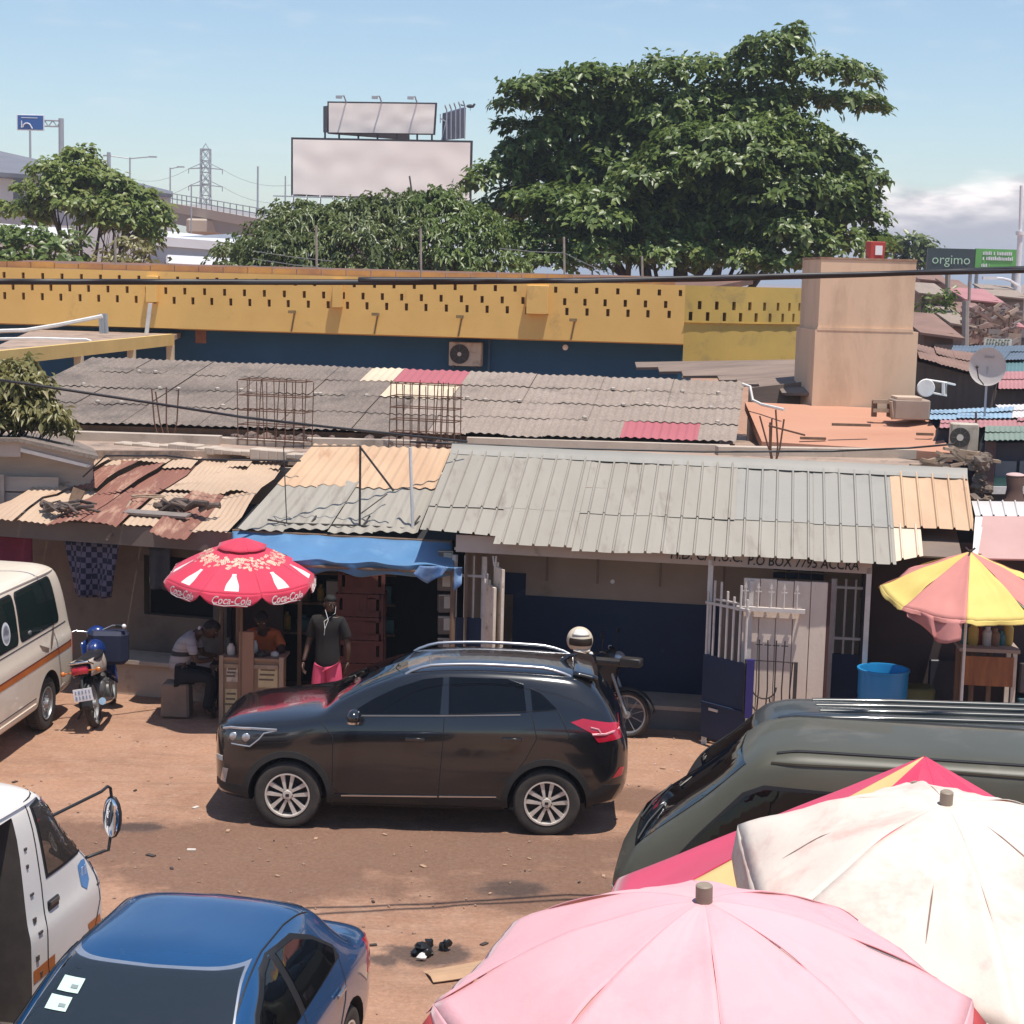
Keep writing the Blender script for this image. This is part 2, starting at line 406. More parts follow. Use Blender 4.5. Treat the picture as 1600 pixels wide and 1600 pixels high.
# grey roofed hall at the far left
h = thing('warehouse', 'long pale hall with a slate grey sheet roof behind the leafy tree', 'warehouse', W(60, 430, 112)*1)
mb = MB()
a, b_, c_, d_ = W(-90, 250, 108), W(268, 300, 124), W(120, 248, 134), W(-90, 215, 124)
mb.slab([W(-90, 262, 108), W(62, 274, 110), W(268, 303, 118), W(270, 299, 119), W(135, 265, 130), W(100, 258, 132), W(0, 236, 130), W(-90, 224, 130)], .25); mb.build('roof', HALLROOF, h, world=True)
mb = MB(); q0, q1 = W(-90, 262, 109), W(66, 276, 111); q2 = W(266, 304, 118.5); z0 = 0
for p, q in ((q0, q1), (q1, q2)):
    mb.add([(p.x, p.y, 0), (q.x, q.y, 0), (q.x, q.y, q.z-.1), (p.x, p.y, p.z-.1), (p.x*1.11, p.y+12, 0), (q.x*1.13, q.y+12, 0), (q.x*1.13, q.y+12, q.z-.1), (p.x*1.11, p.y+12, p.z-.1)], [(0, 1, 2, 3), (5, 4, 7, 6), (1, 5, 6, 2), (4, 0, 3, 7), (3, 2, 6, 7)])
mb.build('wall', HALLWALL, h, world=True)
mb = MB(); p = W(29, 305, 108.9); mb.box((p.x, p.y-.02, p.z), (.6, .12, 2.0)); mb.build('window', flat('dark_window', (.05, .05, .06), .2), h, world=True)
mb = MB(); p, q = W(-60, 360, 106), W(110, 372, 106)
mb.slab([W(-60, 362, 100), W(112, 372, 102), W(112, 357, 109), W(-60, 345, 108)], .2); mb.build('canopy', PALESHEET, h, world=True)
# low blue grey hall with a white roof edge
h = thing('low_warehouse', 'low blue grey clad hall with white roof edge under the flyover', 'warehouse', W(320, 430, 100))
mb = MB(); p, q = W(235, 372, 100), W(400, 386, 104)
mb.add([(p.x, p.y, 0), (q.x, q.y, 0), q, p, (p.x+2, p.y+14, 0), (q.x+2, q.y+14, 0), (q.x+2, q.y+14, q.z+.6), (p.x+2, p.y+14, p.z+.6)], [(0, 1, 2, 3), (5, 4, 7, 6), (1, 5, 6, 2), (4, 0, 3, 7)])
mb.build('wall', BLUEGREY, h, world=True)
mb = MB(); mb.slab([W(232, 368, 99.6), W(405, 382.5, 103.6), W(400, 376, 118), W(250, 360, 114)], .5); mb.build('roof', PALESHEET, h, world=True)
mb = MB(); mb.slab([W(262, 411, 99.3), W(395, 418, 103.3), W(395, 405, 103.6), W(262, 398, 99.6)], .2); mb.build('fascia', PALESHEET, h, world=True)
# flyover
h = thing('flyover', 'concrete road flyover with steel railing curving away on piers', 'bridge', W(330, 430, 170))
path = [(150, 318, 196), (262, 318, 182), (330, 330, 172), (400, 343, 164), (450, 352, 160), (520, 364, 158), (700, 395, 150)]
top = [W(x, y, Y) for x, y, Y in path]
mb = MB(); mg = MB(); mr = MB(); mk = MB()
for p, q in zip(top[:-1], top[1:]):
    bk = Vector((2.0, 9., .3))
    mb.slab([p+Vector((0, 0, -.75)), q+Vector((0, 0, -.75)), q+Vector((0, 0, .1)), p+Vector((0, 0, .1))], .35)
    mk.add([p+Vector((0, .4, -.1)), q+Vector((0, .4, -.1)), q+bk, p+bk, p+Vector((0, 1.2, -1.9)), q+Vector((0, 1.2, -1.9)), q+bk-Vector((0, 0, 1.9)), p+bk-Vector((0, 0, 1.9))], [(0, 1, 2, 3), (7, 6, 5, 4), (0, 4, 5, 1), (1, 5, 6, 2), (3, 2, 6, 7), (0, 3, 7, 4)])
    for k in range(2): mr.tube([p+Vector((0, .1, .55+.5*k)), q+Vector((0, .1, .55+.5*k))], .05, 5)
    n = int((q-p).length/1.25)
    for i in range(n): mr.tube([p.lerp(q, i/n)+Vector((0, .1, 0)), p.lerp(q, i/n)+Vector((0, .1, 1.1))], .06, 4)
mb.build('parapet', BRIDGE, h, world=True); mk.build('deck', BRIDGEG, h, world=True); mr.build('railing', GALV, h, world=True)
for (x, y, Y) in ((332, 345, 176), (690, 400, 156)):
    p = W(x, y, Y); mb = MB(); mb.box((p.x, p.y, (p.z-1)/2), (2.2, 2.2, p.z-1), bev=.2); mb.box((p.x, p.y, p.z-.6), (4.0, 6.5, 1.4), bev=.3); mb.build('pier', BRIDGE, h, world=True)
# road sign gantry on the flyover
p = W(95, 250, 190); h = thing('road_sign', 'blue road sign on a tall grey cantilever mast above the hall roof', 'road sign', (p.x, p.y, 0))
mb = MB(); tp = W(95.5, 185, 190); mb.tube([(tp.x, tp.y, 0), (tp.x, tp.y, tp.z)], [.36, .27], 10); mb.build('mast', GALV, h, 40, world=True)
mb = MB(); l = W(69, 188, 190); l2 = W(69, 197, 190)
mb.tube([(tp.x, tp.y, l.z), l], .09, 6); mb.tube([(tp.x, tp.y, l2.z), l2], .09, 6)
for i in range(4):
    x0 = l.x+(tp.x-l.x)*i/4; x1 = l.x+(tp.x-l.x)*(i+1)/4; mb.tube([(x0, tp.y, l2.z if i % 2 else l.z), (x1, tp.y, l.z if i % 2 else l2.z)], .06, 5)
mb.build('arm', GALV, h, world=True)
c = W(48, 191.5, 189.5); mb = MB(); mb.box(c, (2.86, .12, 1.62), bev=.05); pn = mb.build('sign_panel', [SIGNWHITE], h, world=True)
mb = MB(); mb.box((c.x, c.y-.08, c.z), (2.62, .06, 1.42)); fc = mb.build('sign_face', SIGNBLUE, h, world=True)
mb = MB(); T = frame((c.x-.35, c.y-.13, c.z-.2), (1, 0, 0), (0, 0, 1))
mb.prism([(-.62, -.35), (-.5, -.35), (-.5, .3), (-.56, .42), (-.62, .3)], 0, .02, mi=0, T=T)
arc = [(cos(a)*.42, sin(a)*.42-.3) for a in np.linspace(pi, .25, 12)]; mb.tube([(x, y, .01) for x, y in arc]+[(.55, -.42, .01)], .07, 6, T=T)
mb.box((c.x-.1, c.y-.12, c.z+.48), (1.7, .03, .07)); mb.build('marking', SIGNWHITE, h, world=True)
# small far masts, lamps and antennas
def mast(x, y0, y1, Y, r=.09, arms=0, name='street_lamp', label='', cat='street lamp', group=None):
    t_, b_ = W(x, y0, Y), W(x, y1, Y); h = thing(name, label, cat, (t_.x, t_.y, 0), group=group)
    mb = MB(); mb.tube([(t_.x, t_.y, 0), (t_.x, t_.y, t_.z)], [r*1.5, r], 6); mb.build('pole', GALV, h, world=True)
    if arms:
        mb = MB()
        for s in ((-1, 1) if arms == 2 else (1,)): mb.tube([(t_.x, t_.y, t_.z-.1), (t_.x+s*arms*.9, t_.y, t_.z+.1)], r*.7, 5); mb.box((t_.x+s*arms*1.0, t_.y, t_.z+.1), (.7, .25, .12))
        mb.build('lamp_head', GALV, h, world=True)
    return h
mast(47, 204, 262, 170, .1, 0, label='bare grey pole standing under the blue road sign', name='pole', cat='pole')
mast(170, 238, 300, 200, .22, 0, label='stubby pale mast above the hall roof right of the leafy tree top', name='pole', cat='pole')
mast(203, 246, 300, 160, .07, 2, label='double armed lamp far behind the hall roof, between the stubby mast and pylon')
mast(266, 262, 320, 175, .07, 1, label='single armed lamp over the left end of the flyover')
mast(299, 288, 360, 150, .06, 0, name='pole', label='thin post in front of the flyover below the pylon', cat='pole')
mast(403, 260, 340, 175, .09, 0, name='pole', label='thin tall pole on the flyover right of the pylon', cat='pole')
mast(446, 275, 345, 180, .07, 0, name='pole', label='faint pole beside the left edge of the big billboard', cat='pole')
# pylon
Y = 300; c = W(321, 330, Y); h = thing('power_pylon', 'lattice steel electricity pylon with cross arms beyond the flyover', 'pylon', (c.x, c.y, 0))
mb = MB(); zt, zb = W(321, 233, Y).z, 0.; r_ = .07
def half(z): return .75 if z > W(0, 292, Y).z else .75+.035*(W(0, 292, Y).z-z)
zs = [0]+list(np.linspace(6, zt, 11))
for i in range(len(zs)-1):
    a, d = zs[i], zs[i+1]
    for (sx, sy, tx, ty) in ((-1, -1, 1, -1), (1, -1, 1, 1), (1, 1, -1, 1), (-1, 1, -1, -1)):
        ha, hd = half(a), half(d)
        P = [Vector((c.x+sx*ha, c.y+sy*ha, a)), Vector((c.x+sx*hd, c.y+sy*hd, d)), Vector((c.x+tx*hd, c.y+ty*hd, d)), Vector((c.x+tx*ha, c.y+ty*ha, a))]
        mb.tube([P[0], P[1]], r_*1.4, 4); mb.tube([P[0], P[2]], r_, 4); mb.tube([P[3], P[1]], r_, 4); mb.tube([P[1], P[2]], r_, 4)
mb.build('tower', GALV, h, world=True)
mb = MB()
for (py, hw) in ((234, 7), (262, 26), (289, 26)):
    p = W(321, py, Y); wd = hw*Y/FPX
    for s in (-1, 1):
        mb.tube([(c.x, c.y-.6, p.z), (c.x+s*wd, c.y, p.z-.25)], .1, 4); mb.tube([(c.x, c.y+.6, p.z), (c.x+s*wd, c.y, p.z-.25)], .1, 4); mb.tube([(c.x, c.y, p.z+1.0), (c.x+s*wd, c.y, p.z-.25)], .08, 4)
        mb.tube([(c.x+s*wd, c.y, p.z-.25), (c.x+s*wd, c.y, p.z-1.)], .09, 4)
mb.build('cross_arm', GALV, h, world=True)
# transmission wires strung from the pylon
for py in (262, 289):
    for s in (-1, 1):
        mb = MB()
        a = W(321+s*26, py+2, Y); e = W(480, py+18+4*s, 260) if s > 0 else W(200, py+14, 420)
        mb.tube([a.lerp(e, i/8)-Vector((0, 0, 1.5*4*i/8*(1-i/8))) for i in range(9)], .035, 4)
        lab(mb.build('power_line', GALV), 'thin wire strung from the lattice pylon against the sky', 'power line', 'wires of the pylon')
# billboards
def lampset(mb, p, q, n, out=1.1):
    for i in range(n):
        a = p.lerp(q, (i+.5)/n); mb.tube([a, a+Vector((-.15, -out*.5, .45)), a+Vector((-.35, -out, .35))], .05, 5); mb.box(a+Vector((-.4, -out-.1, .28)), (.4, .3, .18))
Y = 120
h = thing('billboard', 'large blank white billboard, lower and wider of the stacked pair', 'billboard', W(595, 430, Y))
L0, R0, R1, L1 = W(458, 303, Y), W(733, 312, Y), W(735, 223, Y), W(458, 218, Y)
mb = MB()
def face(u, v):
    p = (L0*(1-u)+R0*u)*(1-v)+(L1*(1-u)+R1*u)*v
    return p+Vector((0, -.06*noise.noise(Vector((u*9, v*3, 0)))-.1, -.12*(noise.noise(Vector((u*6, 0, 2)))+.3)*(v < .01)))
mb.grid(face, 40, 12); mb.build('vinyl_sheet', BLANK, h, 60, world=True)
mb = MB(); e = Vector((0, .12, 0)); mb.slab([L0+e-Vector((.15, 0, .1)), R0+e+Vector((.15, 0, -.1)), R1+e+Vector((.15, 0, .15)), L1+e+Vector((-.15, 0, .15))], .35); mb.build('backing_frame', DARKFRAME, h, world=True)
mb = MB()
for i in range(14):
    a = L0.lerp(R0, i/13); mb.tube([a+Vector((0, .3, .2)), a+Vector((0, -.9, -.75))], .05, 4); mb.tube([a+Vector((0, .3, -.1)), a+Vector((0, .3, -.9))], .05, 4)
for dy, dz in ((.3, -.9), (-.9, -.75), (-.9, -.2)): mb.tube([L0+Vector((-1.2, dy, dz)), R0+Vector((.3, dy, dz))], .055, 4)
mb.build('catwalk', GALV, h, world=True)
mb = MB(); c = (L0+R0)/2; mb.tube([(c.x, c.y+.9, 0), (c.x, c.y+.9, c.z)], .65, 16); mb.build('pole', GALV, h, 40, world=True)
mb = MB(); p = W(640, 275, Y-1.2); q = W(645, 310, Y-1.2); mb.tube([p, q], .06, 5); mb.build('stray_bar', DARKFRAME, h, world=True)
h = thing('billboard', 'smaller blank white billboard with three lamps, standing on top of the wider one', 'billboard', W(595, 215, Y))
Y = 122.5; L0, R0, R1, L1 = W(514, 207, Y), W(677, 209, Y), W(680, 163, Y), W(514, 161, Y)
mb = MB(); mb.grid(lambda u, v: (L0*(1-u)+R0*u)*(1-v)+(L1*(1-u)+R1*u)*v+Vector((0, -.05*noise.noise(Vector((u*7, v*3, 5)))-.1, 0)), 24, 8); mb.build('vinyl_sheet', BLANK, h, 60, world=True)
mb = MB(); e = Vector((0, .1, 0)); mb.slab([L0+e-Vector((.12, 0, .05)), R0+e+Vector((.12, 0, -.05)), R1+e+Vector((.12, 0, .12)), L1+e+Vector((-.12, 0, .12))], .3); mb.build('backing_frame', DARKFRAME, h, world=True)
mb = MB(); pass
for i in range(3): mb = MB(); lampset(mb, L1.lerp(R1, i/3), L1.lerp(R1, (i+1)/3), 1); mb.build('lamp', GALV, h, world=True)
mb = MB(); mb.slab([W(505, 207, Y+3), W(513.5, 207, Y+.2), W(513.5, 165, Y+.2), W(505, 166, Y+3)], .2); mb.slab([W(514, 209, Y+.6), W(640, 219, Y+3), W(640, 209, Y+3), W(514, 203, Y+.6)], .2); mb.build('rear_panel', DARKFRAME, h, world=True)
mb = MB()
for x in (508, 530, 560, 590, 620, 652, 675): p = W(x, 207, Y+.5); q = W(x, 219, Y+.5); mb.tube([p, q], .07, 5)
mb.build('support_post', DARKFRAME, h, world=True)
h = thing('billboard', 'narrow dark billboard seen from behind, at the right of the stacked white boards', 'billboard', W(712, 222, Y))
mb = MB(); mb.slab([W(696, 219, Y), W(727, 216, Y+5), W(728, 168, Y+5), W(697, 177, Y)], .25); mb.build('panel', mat('navy_back', (.07, .075, .12), (.05, .055, .09), 1, .7), h, world=True)
mb = MB()
for i in range(5):
    x = 698+i*7; p = W(x, 217, Y-.3+i*.9); q = W(x, 172-i*1.8, Y-.3+i*.9); mb.tube([p, q], .06, 4); mb.tube([q, q+Vector((-.1, -.7, .25))], .05, 4)
mb.tube([W(688, 185, Y), W(697, 190, Y)], .06, 4); mb.tube([W(688, 178, Y), W(688, 192, Y)], .05, 4); mb.tube([W(690, 219, Y), W(697, 190, Y)], .05, 4)
mb.build('rear_frame', GALV, h, world=True)
p = W(735, 166, Y+5); mb = MB(); mb.ball((p.x, p.y, p.z), (.3, .16, .14), 8); mb.ball((p.x+.27, p.y, p.z+.12), .09, 8); mb.prism([(-.25, -.02), (-.7, .14), (-.65, .02)], -.05, .05, 'xz', T=Matrix.Translation(p)); mb.tube([p, p-Vector((0, 0, .3))], .02, 4)
lab(mb.build('bird', flat('dark_plumage', (.03, .03, .035), .7)), 'small dark bird perched by the narrow dark billboard', 'bird')
# far right: banners, lamp mast
Y = 95
h = thing('sign_board', 'dark green shop banner with pale lettering beyond the beige tower', 'sign', W(1484, 440, Y))
a, b_ = W(1448, 423, Y), W(1522, 425, Y); u = (b_-a).normalized(); hgt = 35*Y/FPX
mb = MB(); mb.slab([a, b_, b_+Vector((0, 0, hgt)), a+Vector((0, 0, hgt))], .2); pn = mb.build('panel', mat('dark_green', (.035, .055, .058), (.028, .045, .048), .6, .5), h, world=True)
T = frame((a+b_)/2+Vector((0, -.03, hgt*.50)), u, (0, 0, 1)); text_mb('orgimo', .70, T, bold=-.004).build('lettering', flat('mint_letters', (.42, .62, .45), .5), h, world=True)
mb = MB()
for t_ in (.05, .5, .95): p = a.lerp(b_, t_); mb.tube([(p.x, p.y+.3, 0), (p.x, p.y+.3, p.z+.2)], .1, 6)
mb.build('post', GALV, h, world=True)
h = thing('sign_board', 'bright green banner with three lines of white writing', 'sign', W(1555, 440, Y))
a, b_ = W(1523, 422, Y), W(1592, 424, Y); hgt = 33*Y/FPX
mb = MB(); mb.slab([a, b_, b_+Vector((0, 0, hgt)), a+Vector((0, 0, hgt))], .2); mb.build('panel', mat('leaf_green', (.10, .33, .07), (.13, .40, .10), .5, .5), h, world=True)
mb = MB()
for k, (w0, w1, zz) in enumerate(((.16, .83, .72), (.16, .86, .48), (.14, .32, .16))):
    x = w0
    while x < w1:
        l = min(random.uniform(.018, .035), w1-x); p = a.lerp(b_, x)+Vector((0, -.04, hgt*zz)); q = a.lerp(b_, x+l)+Vector((0, -.04, hgt*zz)); hh = random.uniform(.14, .2)
        mb.slab([p, q, q+Vector((0, 0, hh)), p+Vector((0, 0, hh))], .03); x += l+(.012 if random.random() < .85 else .05)
mb.build('lettering', SIGNWHITE, h, world=True)
mb = MB()
for t_ in (.08, .92): p = a.lerp(b_, t_); mb.tube([(p.x, p.y+.3, 0), (p.x, p.y+.3, p.z+.2)], .1, 6)
mb.build('post', GALV, h, world=True)
h = thing('street_lamp', 'white street lamp mast with curved arm at the far right', 'street lamp', W(1592, 470, 80))
WL = flat('white_lamp_paint', (.78, .76, .77), .5); mb = MB(); a, b_ = W(1596, 290, 80), W(1590, 446, 80); mb.tube([(b_.x, b_.y, 0), b_], .16, 10); mb.tube([b_, W(1594, 367, 80)], .115, 10); mb.tube([W(1594, 367, 80), a], .075, 8); p = W(1594, 367, 80); mb.tube([p, p+Vector((0, 0, .15))], .2, 10); mb.build('pole', WL, h, 40, world=True)
mb = MB(); mb.tube([W(1589, 446, 79.9), W(1578, 438, 79.8), W(1566, 435, 79.7), W(1550, 434, 79.6)], [.07, .06, .05, .05], 6); p = W(1546, 434.5, 79.5); mb.box(p, (.6, .25, .13)); mb.build('lamp_arm', WL, h, world=True)
# plain far town behind everything: low pale buildings that close the horizon
FW = [mat('far_wall_%s' % k, c, tuple(x*.85 for x in c), .2, .9) for k, c in (('sand', (.46, .38, .32)), ('grey', (.36, .34, .33)), ('pink', (.42, .31, .27)))]
FR = mat('far_roof', (.26, .20, .17), (.34, .29, .26), .3, .8)
for i, (x, y, Y, wd, hh, lb) in enumerate(((1462, 445, 130, 5, 4.6, 'low brown building under the dark green banner'), (1552, 446, 105, 6.6, 4.4, 'gabled sand coloured building behind the lamp mast'), (1640, 440, 120, 9, 5.0, 'grey building at the right edge of the far market'), (1420, 430, 150, 6, 5.5, 'pinkish building just right of the beige tower'))):
    p = W(x, y, Y); h = thing('house', lb, 'building', (p.x, p.y, 0)); mb = MB(); mb.box((0, 3, hh*.42), (wd, 6, hh*.84)); mb.build('wall', FW[i % 3], h)
    mb = MB(); mb.prism([(-wd/2-.3, hh*.84), (wd/2+.3, hh*.84), (0, hh*1.16)], -.3, 6.3, 'xz'); mb.build('roof', FR, h)
    for k in range(3): mb = MB(); mb.box((-wd*.3+k*wd*.3, -.02, hh*.5), (.8, .08, 1.0)); mb.build('window', DARKFRAME, h)
# ================================================================ trees
def leaves(mb_v, mb_f, mb_m, centers, normals, L, Wd, nper, rng, droop=.35):
    """rosettes of folded leaves at twig tips"""
    n = len(centers)
    for k in range(nper):
        a = rng.uniform(0, 2*pi, n); tilt = rng.uniform(-.35, .55, n)
        ref = np.where(np.abs(normals[:, 2:3]) < .9, np.array([[0, 0, 1.]]), np.array([[1., 0, 0]]))
        t1 = np.cross(normals, ref); t1 /= np.linalg.norm(t1, axis=1)[:, None]+1e-9; t2 = np.cross(normals, t1)
        d = t1*np.cos(a)[:, None]+t2*np.sin(a)[:, None]; d = d*np.cos(tilt)[:, None]+normals*np.sin(tilt)[:, None]
        s = np.cross(normals, d); s /= np.linalg.norm(s, axis=1)[:, None]+1e-9; up = np.cross(d, s)
        l = (L*rng.uniform(.65, 1.25, n))[:, None]; w = Wd*l/L
        b0 = centers+rng.normal(0, L*.25, (n, 3)); tip = b0+d*l+np.array([[0, 0, -1.]])*l*droop*rng.uniform(.2, 1, n)[:, None]
        mid = b0+d*l*.58; c1 = mid+s*w*.5+up*w*.12; c2 = mid-s*w*.5+up*w*.12
        base = sum(len(x) for x in mb_v); mb_v.append(np.stack([b0, c1, tip, c2], 1).reshape(-1, 3))
        i = base+4*np.arange(n); mb_f.append(np.stack([i, i+1, i+2, i, i+2, i+3], 1).reshape(-1, 3))
def crown_mesh(name, clumps, L, Wd, dens, nper, rng, mat_, parent, origin, flatten=.4, inner=.25, droop=.35):
    vs, fs, ms = [], [], []
    for (c, r) in clumps:
        area = (r[0]*r[1]+r[0]*r[2]+r[1]*r[2])*4.2; n = int(area*dens)
        d = rng.normal(0, 1, (n, 3)); d /= np.linalg.norm(d, axis=1)[:, None]
        d[:, 2] = np.where(d[:, 2] < -.25, -d[:, 2]*.6, d[:, 2])
        rad = np.where(rng.uniform(0, 1, n) < inner, rng.uniform(.3, .9, n), rng.uniform(.82, 1.12, n))
        # uneven outline: lumps and notches
        nzv = np.array([noise.noise(Vector((x*2.2+c[0], y*2.2+c[1], z*2.2+c[2]))) for x, y, z in d]); rad = rad*(1+.28*nzv)
        keep = rng.uniform(0, 1, n) < np.clip(.75+1.4*nzv, .12, 1.)
        d, rad = d[keep], rad[keep]
        p = np.array([list(c)])+d*np.array([r])*rad[:, None]-np.array([list(origin)])
        nn = d*np.array([[1., 1., 1.]]); nn[:, 2] += .9; nn += rng.normal(0, .3, nn.shape); nn /= np.linalg.norm(nn, axis=1)[:, None]
        leaves(vs, fs, ms, p, nn, L, Wd, nper, rng, droop)
    v = np.concatenate(vs); f = np.concatenate(fs)
    me = bpy.data.meshes.new(name); me.vertices.add(len(v)); me.vertices.foreach_set('co', v.ravel().astype(np.float32))
    me.loops.add(len(f)*3); me.loops.foreach_set('vertex_index', f.ravel().astype(np.int32))
    me.polygons.add(len(f)); me.polygons.foreach_set('loop_start', np.arange(0, len(f)*3, 3, dtype=np.int32)); me.polygons.foreach_set('loop_total', np.full(len(f), 3, np.int32))
    me.update(calc_edges=True); me.validate(); me.materials.append(mat_)
    o = bpy.data.objects.new(name, me); COL.objects.link(o); o.parent = parent; return o
BARK = mat('grey_brown_bark', (.085, .065, .05), (.05, .038, .03), 3, .95, bump=.6, bscale=14)
LEAF_DK = leafmat('deep_green_leaf', (.060, .100, .022), (.150, .205, .052), (.24, .27, .085), .32)
LEAF_MID = leafmat('mid_green_leaf', (.075, .110, .034), (.145, .175, .058), (.19, .21, .09), .3)
LEAF_LT = leafmat('yellow_green_leaf', (.13, .185, .045), (.24, .29, .085), (.33, .30, .11), .4)
LEAF_DRY = leafmat('dusty_leaf', (.14, .14, .045), (.23, .21, .08), (.32, .27, .14), .3)
def tree(name, label, cat, base, trunk_r, top_z, px_clumps, Y, spread, L, Wd, dens, nper, leaf, limbs=7, seed=1, group=None, droop=.35, dref=None):
    """px_clumps: (px, py, rx, rz, dy) crown masses at their own depth Y+dy, radii in metres"""
    rng = np.random.default_rng(seed); rnd = random.Random(seed); base = Vector(base); h = thing(name, label, cat, base, group=group)
    cl = []
    for (x, y, rx, rz, dy) in px_clumps:
        p = W(x, y, Y+dy); cl.append((tuple(p), (rx, rx*rnd.uniform(.8, 1.1), rz)))
    mb = MB(); fork = Vector((base.x, base.y, base.z+(top_z-base.z)*.30))
    pts = [base-Vector((0, 0, .3))]+[base.lerp(fork, k/4)+Vector((rnd.uniform(-.1, .1), rnd.uniform(-.1, .1), 0))*trunk_r*3 for k in range(1, 5)]
    mb.tube(pts, [trunk_r*1.5, trunk_r*1.1, trunk_r, trunk_r*.95, trunk_r*.9], 10)
    big = sorted(cl, key=lambda k: -k[1][0])[:limbs+6]
    for i, (c, r) in enumerate(big):
        c = Vector(c)-Vector((0, 0, r[2]*.2)); st = pts[3+i % 2]; mid = st.lerp(c, .5)+Vector((rnd.uniform(-.3, .3), rnd.uniform(-.3, .3), -.12*(c-st).length))
        P = [st, st.lerp(mid, .5)-Vector((0, 0, .05)), mid, mid.lerp(c, .6), c]; k = trunk_r*(.55 if i < limbs else .3)
        mb.tube(P, [k, k*.8, k*.55, k*.35, k*.12], 7)
        for _ in range(3):
            e = c+Vector((rnd.uniform(-1, 1)*r[0], rnd.uniform(-1, 1)*r[1], rnd.uniform(-.2, .7)*r[2])); mb.tube([mid.lerp(c, .5), mid.lerp(e, .7), e], [k*.3, k*.2, k*.05], 5)
    mb.build('trunk', BARK, h, 50, world=True)
    crown_mesh('crown', cl, L, Wd, dens, nper, rng, leaf, h, base, droop=droop)
    return h
# the big almond tree: spreading layers of foliage
big = [(1210, 75, 1.0, .45, 0), (1165, 95, .7, .35, .5), (1245, 55, .45, .3, 0), (1190, 120, 1.0, .5, 0), (1270, 112, 1.5, .45, .5), (1345, 122, .7, .35, 1), (1330, 160, 1.1, .35, 0), (1365, 172, .5, .3, 0),
       (1235, 165, 1.5, .7, 1.5), (1110, 112, 1.2, .5, 1), (1030, 115, 1.0, .5, 0), (1140, 160, 1.6, .7, 2), (950, 125, 1.1, .4, .5), (915, 118, .8, .35, 0), (860, 138, 1.1, .4, 0), (830, 145, .9, .4, -.5), (800, 168, .6, .35, 0), (795, 200, .5, .3, 0),
       (880, 165, 1.3, .5, 1.5), (960, 165, 1.5, .7, 1.5), (1050, 170, 1.7, .8, 1.5), (905, 205, 1.5, .8, 2.2), (985, 225, 1.9, 1.0, 2.5), (1070, 235, 1.9, 1.0, 2), (1155, 215, 1.6, .55, -1.2), (1225, 205, 1.3, .55, -.8),
       (1080, 220, 1.2, .45, -1.8), (1190, 250, 1.6, .7, -1.6), (1270, 235, 1.3, .7, 0), (1310, 265, 1.1, .7, .5), (1345, 285, .8, .5, 0), (1362, 312, .35, .4, 0), (1120, 262, 1.6, .5, -2.2), (1050, 250, 1.0, .4, -2),
       (840, 230, 1.0, .5, .5), (800, 245, .7, .4, .5), (860, 265, 1.5, .7, 1.5), (775, 275, .9, .45, 0), (735, 290, .6, .35, -.5), (930, 285, 1.6, .8, 1.5), (1015, 285, 1.2, .5, -2), (1090, 305, 1.7, .8, 0), (1200, 305, 1.6, .8, -1.4), (1280, 310, 1.4, .8, -.6), (1335, 345, 1.1, .7, 0),
       (960, 310, .9, .45, -2.2), (880, 320, 1.3, .55, -1.5), (830, 320, .9, .5, -.6), (770, 340, .9, .6, 1), (930, 345, 1.2, .5, -2.2), (1010, 350, 1.7, .9, 0), (1130, 355, 1.7, .9, 0), (1230, 365, 1.5, .7, -1.4), (1310, 385, 1.3, .6, -1), (1365, 385, .7, .5, 0),
       (850, 370, 1.3, .6, -1), (800, 385, 1.0, .6, -1.5), (940, 400, 1.6, .6, -1.5), (1040, 405, 1.7, .6, -1.5), (1140, 410, 1.6, .6, -1.6), (1240, 415, 1.4, .5, -1.5), (870, 415, 1.2, .5, -2), (990, 335, 1.8, 1.0, 2.5), (1180, 330, 1.8, 1.0, 2.5), (870, 345, 1.5, .9, 2.5)]
b0 = W(1060, 430, 61)
tree('broadleaf_tree', 'huge dark green spreading tree with a layered crown behind the yellow building', 'tree', (b0.x, 61, 0), .55, 13.5, [(x, y, r*1.03, z*1.05, d) for x, y, r, z, d in big]+[(890, 265, 2.0, 1.2, 1.5), (985, 285, 2.2, 1.3, 1.2), (1150, 300, 2.2, 1.3, 1), (1240, 270, 1.8, 1.1, 1), (845, 320, 1.6, 1.0, 1), (950, 370, 2.2, 1.1, .5), (1100, 385, 2.2, 1.1, .5), (1220, 380, 1.9, 1., .5), (1050, 190, 2.0, .9, 1.2), (1170, 190, 1.7, .9, 1), (900, 205, 1.6, .8, 1), (1290, 330, 1.5, 1., .6)], 60, 6, .27, .155, 12.5, 8, LEAF_DK, 9, 3)
